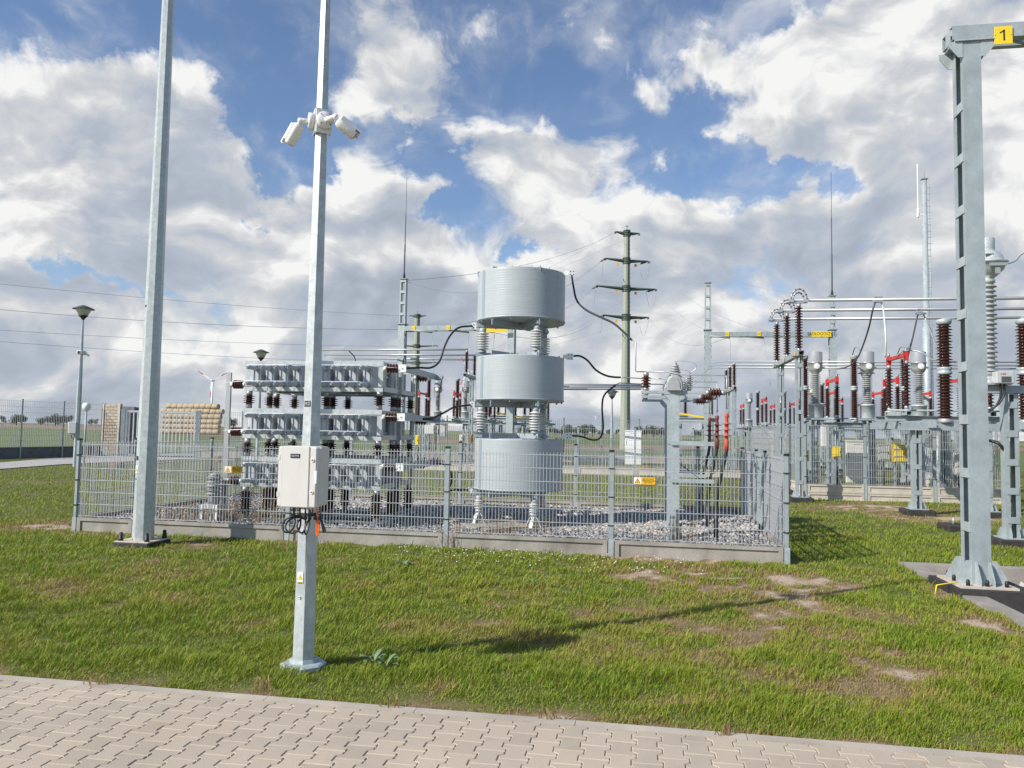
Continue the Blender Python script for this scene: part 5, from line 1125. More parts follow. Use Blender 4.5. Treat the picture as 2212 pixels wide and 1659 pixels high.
mb = MB(); mb.lathe([(.10, zh), (.13, zh + .02), (.13, zh + .07), (.10, zh + .08), (.16, zh + .14), (.26, zh + .24), (.29, zh + .33), (.33, zh + .335), (.33, zh + .37), (.27, zh + .375), (.25, zh + .46), (.18, zh + .54), (.13, zh + .57), (.135, zh + .60), (.135, zh + .78), (.12, zh + .79)], 24, (xc, 0, 0)); mb.build('bowl_head', GALVB, bt)
mb = MB(); mb.box((xc + .06, -.30, zh + .28), (.26, .05, .05)); mb.box((xc + .05, -.31, zh + .17), (.07, .04, .10)); mb.box((xc - .04, -.20, zh + .45), (.12, .1, .05), None, 1); mb.build('head_terminal', [ALU, DKGREY], bt)
mb = MB(); mb.bev((xc + .0, -.31, z + .015), (xc + .27, -.12, z + .215), .012); mbx = mb.build('terminal_box', BOXD, bt); mb = MB(); mb.b2((xc + .07, -.314, z + .035), (xc + .22, -.311, z + .13)); mb.build('rating_plate', DKGREY, mbx); text_mesh("ABB", .042, 'lettering', RED, mbx, (xc + .10, -.3125, z + .172), FRONT, 1.1)
tp = q1 + Matrix.Rotation(ANG, 3, 'Z') @ Vector((xc + .18, -.31, zh + .28))
cabl('line_conductor', 'grey conductor rising to the right from the bowl head at the right edge', [tp, tp + Vector((.15, 0, .06)), at(2212, 545, p.y - .3), at(2290, 500, p.y - .6)], .017, STEEL)
for k, (x_, c) in enumerate(((.10, 'left'), (.16, 'right'))):
    o = q1 + Matrix.Rotation(ANG, 3, 'Z') @ Vector((xc + x_, -.2, z + .015)); cabl('black_cable', c + ' one of two black cables hanging from the maker box at the right edge', [o, o + Vector((-.01, 0, -.22 + .03 * k)), o + Vector((-.12, .02, -.42 + .06 * k)), o + Vector((-.32, .08, -.53 + .06 * k)), o + Vector((-.55, .2, -.50 + .05 * k))], .016, CABLE, 'cables under the maker box')
o = at(*crop(830, 75, 3500, 1700, 2.073), p.y + .1); cabl('black_cable', 'black cable arching down beside the right column to the ground', [o + Vector((-.25, 0, .02)), o, at(*crop(900, 100, 3500, 1700, 2.073), p.y), at(*crop(955, 180, 3500, 1700, 2.073), p.y), at(*crop(972, 300, 3500, 1700, 2.073), p.y), at(*crop(978, 480, 3500, 1700, 2.073), p.y)], .026, CABLE)
p = gnd(2072, 1146); fb = MB(); fb.bev((-.3, -.3, -.25), (.42, .3, .12), .02); o = fb.build('foundation_block', TAR, None, (p.x, p.y, 0), ANG); tag(o, 'low black concrete block with a bolt, bare in the grass left of the numbered column', 'foundation'); mb = MB(); mb.lathe([(.02, .12), (.02, .24)], 8, (-.1, 0, 0)); mb.build('anchor_bolt', GALV, o)
# drop conductors
def k6(x, y, d): return at(*crop(x, y, 3000, 1050, 2.765), d)
def drop(lab, pts, r_, mt): return cabl('drop_conductor', lab, pts, r_, mt, 'conductors dropping from the busbars')
d1, d2 = 19.2, 20.7
drop('dark flexible conductor sweeping from the nearest busbar down to a red arm', [k6(1238, 375, d1), k6(1205, 480, d1), k6(1165, 660, d1 + .6), k6(1100, 860, d1 + 2.5), k6(1030, 1010, d1 + 4.5), k6(930, 1090, d1 + 6), k6(820, 1115, 26)], .022, DKGREY)
drop('pale flexible conductor hanging almost straight from the nearest busbar', [k6(1290, 372, d1), k6(1320, 450, d1), k6(1340, 640, d1), k6(1350, 820, d1), k6(1345, 985, d1 + .2)], .022, ALUW)
drop('dark flexible conductor sweeping from the middle busbar down to the large red arm', [k6(1700, 510, d2), k6(1680, 600, d2), k6(1640, 780, d2 - .5), k6(1600, 930, d2 - 1), k6(1590, 980, 19.7)], .022, DKGREY)
drop('pale flexible conductor bending right from the middle busbar behind the tall insulator', [k6(1755, 508, d2), k6(1785, 580, d2), k6(1850, 740, d2 - .4), k6(1915, 900, d2 - 1)], .020, ALU)
drop('pale conductor arching over the large red arm to the right', [k6(1470, 968, 19.6), k6(1540, 920, 19.6), k6(1650, 912, 19.4), k6(1760, 945, 19.2), k6(1850, 1010, 18.8), k6(1900, 1020, 18.4)], .018, ALU)
for k, (x_, y_, d_) in enumerate(((1240, 360, d1), (1290, 360, d1), (1705, 492, d2), (1755, 492, d2))): pass
for k, (x0, x1, y_, d_) in enumerate(((1215, 1310, 352, d1), (1685, 1780, 487, d2))):
    a = k6(x0, y_, d_); b_ = k6(x1, y_ + 2, d_); mb = MB(); mb.bar((0, 0, -.06), b_ - a + Vector((0, 0, -.06)), .11, .05); 
    for f_ in (.12, .35, .65, .9): mb.bar((b_ - a) * f_ + Vector((0, -.05, .05)), (b_ - a) * f_ + Vector((0, .05, .05)), .03, .03)
    tag(mb.build('busbar_clamp', SILV, None, a), ['double bolted clamp on the nearest right bay busbar', 'double bolted clamp on the middle right bay busbar'][k], 'clamp', 'busbar clamps')
for x0, y0, x1, y1, lab in ((985, 965, 1070, 925, 'leftmost'), (1470, 965, 1590, 915, 'rightmost')):
    a = k6(x0, y0, 28.5); b_ = k6(x1, y1, 24.4); drop('short arched grey conductor between a breaker top and a silver head, ' + lab + ' of two', [a, a.lerp(b_, .35) + Vector((0, 0, .22)), a.lerp(b_, .75) + Vector((0, 0, .16)), b_], .018, STEEL)
# cabinets in the right bay
box_on_post('drive_box', 'bright yellow drive box on a black conduit between the laced columns of the right bay', 1785 + 63, 961, 998, 24, 22.9, YEL, 'drive box', grp='yellow drive boxes'); bx = 0
for u, v0, v1, w_, d_, mt, lab, nm in ((1801 + 140, 960.5, 998.5, 24, 21.6, YEL, 'largest bright yellow drive box, right of the grey control box', 'drive_box'), (1808, 965, 987.5, 17, 24.5, YEL, 'smaller bright yellow drive box beside the beige breaker cabinet', 'drive_box'), (1742.5, 972, 996, 9, 25, YEL, 'narrow bright yellow drive box just right of the two legged support', 'drive_box'), (1908.5, 960, 997, 24, 21.9, BOXD, 'light grey control box left of the largest yellow box', 'control_box'), (2089, 978, 1028, 13, 13.6, YEL, 'tall narrow yellow box on the right column stem behind the numbered column', 'drive_box'), (2070, 978, 1028, 17, 21.4, BOXG, 'beige control box left of the numbered column', 'control_box')): 
    box_on_post(nm, lab, u, v0, v1, w_, d_, mt, 'drive box' if nm == 'drive_box' else 'control box')
o = [q for q in COL.objects if q.get('label', '').startswith('bright yellow drive box on a black')][0]
for q in list(o.children_recursive): bpy.data.objects.remove(q)
bpy.data.objects.remove(o)
def cabinet(lab, u0, u1, v0, v1, mt=WHITE, dep=.35, rz=ANG, dd=None, grp=None):
    d = dd or gnd((u0 + u1) / 2, v1).y; p = at((u0 + u1) / 2, v1, d); w = (u1 - u0) / FPX * d; h = at((u0 + u1) / 2, v0, d).z; t = thing('cable_cabinet', lab, 'cabinet', (p.x, p.y, 0), rz, grp)
    mb = MB(); mb.bev((-w / 2, 0, .0), (w / 2, dep, h - .07), .012); mb.build('body', mt, t); mb = MB(); mb.bev((-w / 2 - .02, -.03, h - .069), (w / 2 + .02, dep + .02, h), .015); mb.build('roof', mt, t)
    mb = MB(); mb.bev((-w / 2 + .02, -.016, h * .30), (w / 2 - .02, -.001, h - .10), .005); d_ = mb.build('door', mt, t); mb = MB(); mb.b2((-w / 2 + .07, -.03, h * .58), (-w / 2 + .09, -.0165, h * .70)); mb.build('handle', BLACK, d_); mb = MB(); mb.b2((-w * .18, -.020, h - .17), (w * .18, -.0165, h - .155)); mb.build('vent_slot', DKGREY, d_)
    mb = MB(); mb.bev((-w / 2 + .02, -.014, .03), (w / 2 - .02, -.001, h * .28), .005); mb.build('plinth_panel', mt, t); return t
cabinet('white street cabinet standing alone in the field yard right of the pale green pylon', 1350, 1385.5, 930, 1004, WHITE, .35)
cabinet('pair width white cabinet behind the columns in the middle of the right bay', 1830, 1876, 951, 1040, BOXG, .5, dd=30)
cabinet('tall narrow white cabinet right of the nearest laced column', 1992, 2015, 947, 1030, WHITE, .5, dd=27)
cabinet('short white cabinet beside the tall narrow one behind the mesh', 2026, 2048, 942, 1020, WHITE, .5, dd=29)
# yard fences with pale plinths
yf = thing('yard_fence', 'tall mesh fence on pale double plinth boards in front of the right bay', 'fence', (8.43, 22.2, 0), 0)
c0 = gnd(1740, 1078.5); c1 = gnd(2170, 1091); c0 = Vector((c0.x, c0.y, 0)); c1 = Vector((c1.x, c1.y, 0)); dd_ = (c1 - c0).normalized(); 
run(yf, [c0 + (c1 - c0) * q for q in (0, .31, .66, 1)], 0, .43, 2.08, 9, None, .06, 2, CONCL, .0045)
run(yf, [c0, c0 + E2 * 2.6, c0 + E2 * 5.2, c0 + E2 * 7.9, c0 + E2 * 10.6], 0, .43, 2.08, 9, None, .10, 2, CONCL, .005, dbl=False)
run(yf, [c1, c1 + E2 * 2.6, c1 + E2 * 5.2, c1 + E2 * 7.9], 0, .43, 2.08, 9, None, .10, 2, CONCL, .005, dbl=False)
mf = thing('yard_fence', 'long mesh fence on a low pale plinth across the middle distance behind the reactor', 'fence', (0, 34, 0), 0)
a = gnd(893, 1014); b_ = c0 + E2 * 10.6; a = Vector((a.x, a.y, 0)); run(mf, [a + (b_ - a) * (k / 6) for k in range(7)], 0, .30, 1.95, 8, None, .10, 1, CONCL, .0055, dbl=False)
# ------------------------------------------------------------------ far bays (middle right and left)
def far(u, d, v=870): p = at(u, v, d); return Vector((p.x, p.y, 0))
# deeper rows of the right bay
clone(dsc, far(1805, 33.5), None, 'disconnector with red arms in the second row, between the left and middle silver heads')
clone(dsc, far(1716, 46), None, 'low looking far disconnector with red arms behind the laced support legs and left silver head')
clone(ct0, far(1752, 38), None, 'silver headed transformer almost hidden behind the leftmost silver head of the right bay')
clone(brk, far(1776, 44), None, 'three pole circuit breaker far back, seen between the silver heads of the right bay')
# middle right bay
clone(ct0, far(1618, 49), None, 'silver headed transformer seen small beyond the red cable ends, left of the far brown column')
clone(ct0, far(1687, 50), None, 'silver headed transformer half hidden behind the two legged support in the far bay')
clone(brk, far(1637, 53), None, 'three pole circuit breaker in the far bay beyond the red cable ends')
clone(dsc, far(1606, 50), None, 'small looking disconnector with red arms in the far bay beyond the red cable ends')
clone(dsc, far(1655, 41), None, 'disconnector with red arms seen between the two legs of the three insulator support')
PB = far(1586, 36.5); zq = at(1586, 836, 36.5).z
make_portal('two legged support with three brown insulators seen right of the cable columns', PB, (0, 2.9), zq, ih=1.15, ins=(0, 1.75, 3.5), block=False)
zt_ = zq + .01 + 1.15 + .06
for k, y in enumerate((0, 1.75, 3.5)):
    a = PB + E2 * y + Vector((0, 0, zt_)); busbar('busbar_tube', 'thin far busbar behind the right bay, ' + ['upper', 'middle', 'lower'][k] + ' looking of three', a - E1 * .3, a + E1 * 20, .04)
    b_ = far(1490, 37 + y * .6); b_.z = zt_ - .9 - .1 * k; cabl('drop_conductor', 'thin flexible conductor arching left from the ' + NAMES[k] + ' insulator of the support behind the cable columns', [a - E1 * .2, a - E1 * 1.0 + Vector((0, 0, -.12)), b_.lerp(a, .35) + Vector((0, 0, .1)), b_], .014, STEEL, 'conductors dropping from the busbars')
# left bay
clone(ct0, far(946, 42.5), None, 'silver headed transformer behind the black cable between bank and reactor')
clone(ct0, far(1006, 42), None, 'silver headed transformer close behind the left edge of the middle coil')
clone(brk, far(926, 46), None, 'three pole circuit breaker behind the right end of the capacitor bank')
clone(dsc, far(905, 41), None, 'disconnector with red arms just right of the capacitor bank')
dsl = clone(dsc, far(1034, 44), None, 'disconnector with red arms hidden mostly by the reactor coils')
PL = far(1018, 38.5); zq = at(1018, 812, 38.5).z
make_portal('two legged support with brown insulators left of the reactor, behind the black cable', PL, (0, 2.6), zq, ih=1.15, ins=(-1.2, .6, 2.4), block=False)
for k, (u0, v0, u1, v1) in enumerate(((664, 756, 1010, 755), (700, 766, 1026, 767), (722, 774, 1045, 777))):
    a = at(u0, v0, 43 + k * 1.2); b_ = at(u1, v1, 37.6 + k * 1.3); busbar('busbar_tube', 'horizontal busbar above the capacitor bank, ' + ['top', 'middle', 'bottom'][k] + ' of three lines', a, b_, .05)
for k, (u0, u1, v0, v1, d) in enumerate(((1050, 1386, 829, 832, 40), (1050, 1390, 835, 836, 41), (1050, 1385, 841, 840.5, 42))):
    busbar('busbar_tube', 'horizontal busbar behind the reactor and pale pylon, ' + ['top', 'middle', 'bottom'][k] + ' of three lines', at(u0, v0, d + 2.4), at(u1, v1, d), .05)
pt_ = thing('hanging_insulator', 'single dark brown post insulator holding the left end of the upper busbars', 'insulator', at(669, 752, 43), ANG); mb = MB(); insul(mb, 14, 1.1, .06, .11, (0, 0, -1.15), seg=10); mb.lathe([(.08, -.05), (.08, .02)], 10); mb.build('ribbed_body', BROWN, pt_); mb = MB(); mb.b2((-.05, -.05, at(669, 752, 43).z * -1), (.05, .05, -1.151)); mb.build('support_leg', STEEL, pt_)
# insulated busbar drops between the left bay gantry and the equipment
for k, (u, v, u2, v2) in enumerate(((763, 757, 770, 790), (872, 775, 868, 800), (957, 812, 1002 - 55, 850))):
    cabl('drop_conductor', ['short dark conductor clamped under the top busbar left of the white mast foot', 'short dark conductor clamped under the middle busbar beside the mast', 'dark conductor hanging from the busbars onto a red arm left of the reactor'][k], [at(u - (10 if k == 0 else 0), v, 41), at((u + u2) / 2, (v + v2) / 2, 41.2), at(u2, v2 + 10, 41.5)], .03, DKGREY, 'conductors dropping from the busbars')
# two far pantograph frames seen under the middle coil and behind the cable columns
def far_frame(u, v, d, w, lab):
    p = at(u, v, d); t = thing('earthing_switch', lab, 'earthing switch', (p.x, p.y, 0), ANG, 'earthing switch frames'); z = p.z
    stand(t, (-w * .2, w * .25), (0,), z - .15, .16, .2, 3, False)
    mb = MB(); channel(mb, (-w / 2, -.4, z - .05), (w / 2, -.4, z - .05), .2, .08, .01); channel(mb, (-w / 2, .4, z - .05), (w / 2, .4, z - .05), .2, .08, .01); 
    for x_ in (-w * .45, 0, w * .45): mb.bar((x_, -.3, z - .03), (x_, .3, z - .03), .1, .1)
    mb.build('frame', GALV, t)
    for x_ in (-w * .42, -w * .26, -w * .10, w * .28, w * .40): post(t, x_, .1, z + .22, 1.05, 13, .06, .12, BROWN, 10, 'post_insulator')
    mb = MB(); mb.b2((-w * .48, -.05, z + .10), (-w * .05, .3, z + .19)); mb.b2((w * .24, -.05, z + .10), (w * .47, .3, z + .19)); mb.build('base_rail', GALV, t)
    mb = MB(); mb.bar((-w * .28, -.15, z + .34), (w * .40, -.15, z + .02), .10, .10); mb.build('yellow_tube', YEL, t)
far_frame(1103, 905, 45, 2.9, 'frame with dark insulators and a yellow tube seen below the middle reactor coil')
far_frame(1492, 905, 45, 3.0, 'frame with dark insulators and a yellow tube seen behind the steel cable columns')
for u, v0, v1, w_, d_, mt, nm, lab in ((902, 940, 962, 9, 39, YEL, 'drive_box', 'yellow drive box low at the right end of the capacitor bank'), (1017, 939, 956, 8, 38, OCH, 'drive_box', 'dull ochre drive box in shade just left of the bottom coil'), (997, 939, 953, 8, 37.5, BOXG, 'control_box', 'small white control box left of the bottom coil'), (929, 918, 938, 22, 41, BOXG, 'control_box', 'beige breaker cabinet lit by a slanting strip of sun, right of the bank'), (1671, 960, 985, 9, 34, BOXD, 'control_box', 'grey control box far behind the right fence corner'), (1690, 940, 972, 14, 38, BOXG, 'control_box', 'beige cabinet behind the fence left of the two legged support')):
    box_on_post(nm, lab, u, v0, v1, w_, d_, mt, 'drive box' if nm == 'drive_box' else 'control box')
for u0, u1, v0, v1, lab in ((231, 254, 1000, 1012, 'ochre box low in the grass left of the tall octagonal mast'), (1371, 1404, 1007.5, 1019, 'ochre box on the grass in front of the white street cabinet'), (463, 472, 985, 999, 'ochre marker by the aluminium bar left of the bank')):
    d = gnd((u0 + u1) / 2, v1).y; p = gnd((u0 + u1) / 2, v1); w = (u1 - u0) / FPX * d; h = (v1 - v0) / FPX * d
    t = thing('cable_chest', lab, 'chest', (p.x, p.y, 0), ANG, 'ochre chests in the grass'); mb = MB(); mb.bev((-w / 2, 0, 0), (w / 2, .5, h * .8), .02); mb.build('body', OCH, t); mb = MB(); mb.bev((-w / 2 - .02, -.02, h * .8 + .002), (w / 2 + .02, .52, h), .02); mb.build('lid', OCH, t)
# ------------------------------------------------------------------ line gantries, masts
def gantry(lab, ul, dl, vb, ur, vtop, vbeam, w=.34, up_l=None, up_r=None, rod_l=None, rod_r=None, dr=None, sign=None, Ls=()):
    a = far(ul, dl, vbeam); zb = at(ul, vbeam, dl).z; dr = dr or dl; b_ = far(ur, dr, vbeam); X = (b_ - a); rz = math.atan2(X.y, X.x); L = X.length
    t = thing('line_gantry', lab, 'gantry', a, rz, 'line gantries')
    for x_, upz, rod in ((0, up_l, rod_l), (L, up_r, rod_r)):
        mb = MB(); 
        for sg in (-1, 1):
            mb.b2((x_ - w / 2, sg * w * .55 - .012, 0), (x_ + w / 2, sg * w * .55 + .012, zb + .25))
            for sx in (-1, 1): mb.b2((x_ + sx * (w / 2 - .02) - .012, min(sg * w * .55 - sg * .013, sg * w * .2), 0.001), (x_ + sx * (w / 2 - .02) + .012, max(sg * w * .55 - sg * .013, sg * w * .2), zb + .249))
        for k in range(12):
            z = .5 + zb * k / 12
            for sx in (-1, 1): mb.b2((x_ + sx * (w / 2 + .012) - .006, -w * .5, z), (x_ + sx * (w / 2 + .012) + .006, w * .5, z + .14))
        mb.build('column', GALV, t)
        mb = MB(); mb.b2((x_ - w * .65, -w * .8, zb + .251), (x_ + w * .65, w * .8, zb + .29)); mb.build('cap_plate', STEEL, t)
        if upz:
            mb = MB(); w2 = w * .78
            for sx in (-1, 1): mb.b2((x_ + sx * w2 / 2 - .03, -w2 / 2, zb + .291), (x_ + sx * w2 / 2 + .03, w2 / 2, upz))
            n = 4
            for k in range(1, n + 1): z = zb + .3 + (upz - zb - .3) * k / n; mb.b2((x_ - w2 / 2 + .031, -w2 / 2 - .006, z - .16), (x_ + w2 / 2 - .031, w2 / 2 + .006, z - .02))
            mb.build('upper_mast', GALV, t); mb = MB(); mb.b2((x_ - w2 * .7, -w2 * .7, upz + .001), (x_ + w2 * .7, w2 * .7, upz + .04)); mb.build('top_plate', STEEL, t)
        if rod:
            z0 = upz + .041; h = rod - z0; mb = MB(); mb.lathe([(.09, z0), (.045, z0 + .35), (.042, z0 + h * .33), (.03, z0 + h * .34), (.028, z0 + h * .62), (.018, z0 + h * .63), (.010, rod)], 8, (x_, 0, 0)); mb.build('lightning_rod', DKGREY, t)
    mb = MB(); bh = .26
    for sg in (-1, 1): channel(mb, (w / 2 + .003, sg * .25, zb), (L - w / 2 - .003, sg * .25, zb), bh, .10, .014, sg)
    for k in range(int(L / 1.1)): mb.bar((w / 2 + .2 + 1.1 * k, -.22, zb - .1), (w / 2 + .7 + 1.1 * k, .22, zb - .1), .07, .02)
    mb.build('beam', STEEL, t)
    for fx, tx in Ls:
        mb = MB(); mb.b2((L * fx - .10, -.285, zb - .12), (L * fx + .10, -.262, zb + .12)); p_ = mb.build('phase_plate', YEL, t); text_mesh(tx, .15, 'lettering', BLACK, p_, (L * fx, -.2865, zb), FRONT)
    if sign:
        fx, sw, tx = sign; mb = MB(); mb.b2((L * fx - sw / 2, -.29, zb - .15), (L * fx + sw / 2, -.262, zb + .15)); p_ = mb.build('name_plate', YEL, t); text_mesh(tx, .26, 'lettering', BLACK, p_, (L * fx, -.2915, zb), FRONT, .82)
    return a, b_, zb, L, X.normalized()
GA = gantry('steel line gantry left of the reactor with a lightning rod on its left column', 870, 42, 0, 1106, 0, 711, .36, at(871, 604, 42).z, None, at(880, 383, 42).z, None, 40.5, (.875, 1.0, 'BYDGOSZCZ') if False else None, ((.12, 'L1'), (.44, 'L2'), (.76, 'L3')))
GB = gantry('steel line gantry with a yellow place name plate, right of the pale pylon', 1529, 44, 0, 1798, 0, 723, .36, at(1530, 612, 44).z, at(1797, 640, 43).z, None, at(1800, 372, 43).z, 43, (.905, 1.05, 'SADŁOGOSZCZ'), ((.155, 'L1'), (.41, 'L2')))
# plain yellow plate on the left gantry beam, unreadable in the photograph
p = at(1072, 713, 40.2); tag((lambda m: m.build('name_plate', YEL, None, p, ANG))(MB().b2((-.62, -.012, -.12), (.62, .0, .12))), 'yellow plate on the far gantry beam seen under the top coil', 'sign')
mst = far(2004, 34); zt2 = at(2010, 388, 34).z; t = thing('radio_mast', 'tall tubular radio mast with a climbing ladder behind the right bay', 'mast', mst, ANG)
mb = MB(); mb.lathe([(.19, 0), (.17, zt2 * .5), (.13, zt2 * .501), (.10, zt2)], 12); mb.build('tube', GALV, t)
mb = MB(); mb.tube([(.22, -.05, 2), (.17, -.05, zt2 - .2)], .02, 6)
for k in range(40): z = 2 + (zt2 - 2.4) * k / 39; mb.bar((.10, -.05, z), (.24, -.05, z), .02, .03)
mb.build('ladder', STEEL, t); mb = MB(); mb.lathe([(.035, zt2 - 1.75), (.05, zt2 - 1.7), (.05, zt2 - 1.35), (.02, zt2 - 1.3), (.02, zt2 + .7)], 8, (-.30, -.05, 0)); mb.bar((-.3, -.05, zt2 - 1.6), (-.08, -.02, zt2 - 1.6), .03, .05); mb.build('antenna', WHITE, t)
mb = MB(); mb.lathe([(.012, zt2), (.006, zt2 + .75)], 6); mb.box((0, 0, zt2 + .02), (.26, .26, .04)); mb.build('top_rod', STEEL, t)
# ------------------------------------------------------------------ pylons and wires
def pylon(lab, u, d, vtop, tilt, arms, r0_, r1_, grp='tubular pylons'):
    b_ = far(u, d); H_ = at(u, vtop, d).z; t = thing('pylon', lab, 'pylon', b_, 0, grp); mb = MB(); mb.lathe([(r0_, 0), (r1_, H_)], 12, smooth=False, phase=R(8)); mb.build('shaft', PYL, t)
    mb = MB(); 
    mb.bar((.2, -r0_ * .94, 3), (.12, -r1_ * .94, H_ - .2), .07, .05); mb.bar((.42, -r0_ * .87, 3), (.26, -r1_ * .87, H_ - .2), .04, .05)
    for k in range(46): f_ = k / 46; z = 3 + (H_ - 3.4) * f_; rr = r0_ + (r1_ - r0_) * z / H_; mb.box((.31 - .1 * f_, -rr * .93, z), (.26, .04, .05))
    mb.build('ladder', DKGREY, t)
    ends = []
    dirv = Vector((math.cos(tilt), math.sin(tilt), 0))
    for (z, l, r_) in arms:
        rr = r0_ + (r1_ - r0_) * z / H_
        mb = MB()
        for q in range(4): zz = z - .32 + .2 * q; mb.lathe([(rr + .10, zz), (rr + .10, zz + .09)], 12)
        mb.build('collar', PYLD, t)
        for sg, ln in ((-1, l), (1, r_)):
            mb = MB(); A = dirv * sg * rr + Vector((0, 0, z)); B = dirv * sg * ln + Vector((0, 0, z + .14)); mb.tube([A, B], [.22, .09], 6, False); mb.bar(B + Vector((0, 0, -.1)), B + dirv * sg * .18 + Vector((0, 0, -.1)), .14, .22); mb.build('cross_arm', PYLD, t)
            if z < H_ - 1: mb = MB(); mb.box(dirv * sg * (rr + .7) + Vector((0, 0, z - .42)), (.26, .03, .32)); mb.build('number_plate', AMB, t)
            ends.append(b_ + B)
    mb = MB(); mb.tube([(0, 0, H_), (0, 0, H_ + .6)], .03, 5); mb.bar((-.2, 0, H_ + .42), (.2, 0, H_ + .42), .04); mb.build('tip_rod', DKGREY, t)
    return ends
zz = lambda v: at(1351, v, 85).z
E = pylon('pale green tubular pylon with four pairs of arms right of the reactor', 1351, 85, 497, R(12.6), [(zz(505), 1.28, 1.36), (zz(564), 2.42, 2.52), (zz(624), 3.35, 3.42), (zz(686), 2.55, 2.52)], .60, .31)
z2 = lambda v: at(897, v, 147).z
E2_ = pylon('distant green tubular pylon with arms behind the left line gantry', 897, 147, 678, R(-5), [(z2(683), 1.4, 1.5), (z2(748), 3.4, 4.0), (z2(784), 3.6, 4.2)], .85, .5)
nw = [0]
def ow_(lab, a, b_, sag, r_=.016): return wire_thing('overhead_wire', hang(a, b_, sag, 16), r_ * .8, STEEL, lab, 'wire', 'overhead wires', 4)
def strain(e_, to, lab):      # tension insulator string between arm end and wire
    a = Vector(e_); d = (Vector(to) - a).normalized(); t = thing('tension_insulator', lab, 'insulator', a, 0, 'tension insulators on the pylon'); mb = MB(); mb.tube([(0, 0, 0), d * .25], .03, 5); mb.build('link', STEEL, t); mb = MB(); insul(mb, 9, 1.0, .05, .10, d * .25, d, 8); mb.build('ribbed_rod', DKGREY, t); mb = MB(); mb.tube([d * 1.25, d * 1.5], .04, 5); mb.build('clamp', STEEL, t); return a + d * 1.5
LV = ['top', 'second', 'third', 'lowest']
for i in range(4):
    eL = E[2 * i]; eR = E[2 * i + 1]
    # circuit to the left: towards the distant pylon and the left gantry
    t1 = Vector(E2_[min(i, 2) * 2 + 1]) if i else Vector(E2_[0]); g = GA[0] + GA[4] * GA[3] * (.18 + .28 * (i - 1)) + Vector((0, 0, GA[2] - .1))
    if i == 0:
        ow_('top wire from the left arm of the pale pylon to the distant pylon', eL, E2_[1], 1.2); ow_('top wire from the left arm of the pale pylon to the left gantry mast', eL, GA[0] + Vector((0, 0, at(871, 606, 42).z)), 1.0, .016)
        ow_('top wire passing behind the pale pylon from its right arm to the distant pylon', eR, E2_[0], 1.2); g2 = GB[0] + Vector((0, 0, at(1530, 616, 44).z)); ow_('top wire from the pale pylon down to the left mast of the right gantry', eR, g2, 1.1, .018); ow_('thin top wire from the pale pylon to the rod mast of the right gantry', eR, GB[1] + Vector((0, 0, at(1797, 645, 43).z)), 1.3, .012)
    else:
        s1 = strain(eL, t1, 'insulator string on the left end of the ' + LV[i] + ' arm pair, facing the distant pylon'); ow_('wire from the left end of the ' + LV[i] + ' arm pair to the distant pylon', s1, t1, 2.0)
        s2 = strain(eL, g, 'insulator string on the left end of the ' + LV[i] + ' arm pair, facing the left gantry'); ow_('wire from the left end of the ' + LV[i] + ' arm pair to the left gantry beam', s2, g, 1.3)
        g3 = GB[0] + GB[4] * GB[3] * (.18 + .27 * (3 - i)) + Vector((0, 0, GB[2] - .12)); s3 = strain(eR, g3, 'insulator string on the right end of the ' + LV[i] + ' arm pair, facing the right gantry'); ow_('wire from the right end of the ' + LV[i] + ' arm pair to the right gantry beam', s3, g3, 1.5)
        t4 = Vector(E2_[min(i, 2) * 2]); s4 = strain(eR, t4, 'insulator string on the right end of the ' + LV[i] + ' arm pair, facing the distant pylon'); ow_('wire from the right end of the ' + LV[i] + ' arms behind the shaft to the distant pylon', s4, t4, 2.0)
        for (p_, q_, sd_) in ((s1, s2, 'left'), (s3, s4, 'right')): ow_('slack wire loop hanging under the ' + sd_ + ' end of the ' + LV[i] + ' arm pair', p_, q_, 1.9, .02)
for k, (v0, v1, u1, lab) in enumerate(((611, 683, 884, 'faintest and highest'), (667, 711, 862, 'upper'), (713, 748, 862, 'middle'), (737, 784, 862, 'lowest'))):
    ow_(lab + ' of the four wires crossing the sky at the left edge', at(-60, v0 - 4, 95), at(u1, v1, 146) if k != 1 else at(868, 712, 42.2), .5 if k != 1 else .3, .028 if k != 1 else .014) if k != 1 else ow_(lab + ' of the four wires crossing the sky at the left edge', at(-60, v0 - 4, 36), at(868, 712, 42.2), .25, .014)
ow_('single wire sagging from the left gantry mast towards the reactor', at(874, 606, 42), at(1100, 622, 40.5), .45, .016)
for k, (u, v, u2, v2) in enumerate(((1744, 711, 1735, 822), (1848, 711, 1838, 812), (1946, 711, 1934, 818))): pass
for k, (u, v, u2, v2, lab) in enumerate(((934, 712, 938, 858, 'left of three'), (1013, 712, 1003, 838, 'middle of three'), (1068, 712, 1059, 822, 'right of three'), (1577, 724, 1578, 782, 'left of two right gantry'), (1650, 724, 1664, 832, 'right of two right gantry'))):
    dd0 = 41 if k < 3 else 43.5; a = at(u, v + 10, dd0); t = thing('hanging_conductor', lab + ' thin conductors dropping from a gantry beam', 'conductor', a, 0, 'conductors under the gantry beams'); mb = MB(); mb.tube(hang((0, 0, 0), at(u2, v2, dd0 - 1) - a, .0, 6), .016, 5); mb.build('wire', STEEL, t); mb = MB(); mb.tube([(0, 0, .1), (-1.1, .2, .22)], .05, 6); mb.build('insulator_rod', GREYI, t)
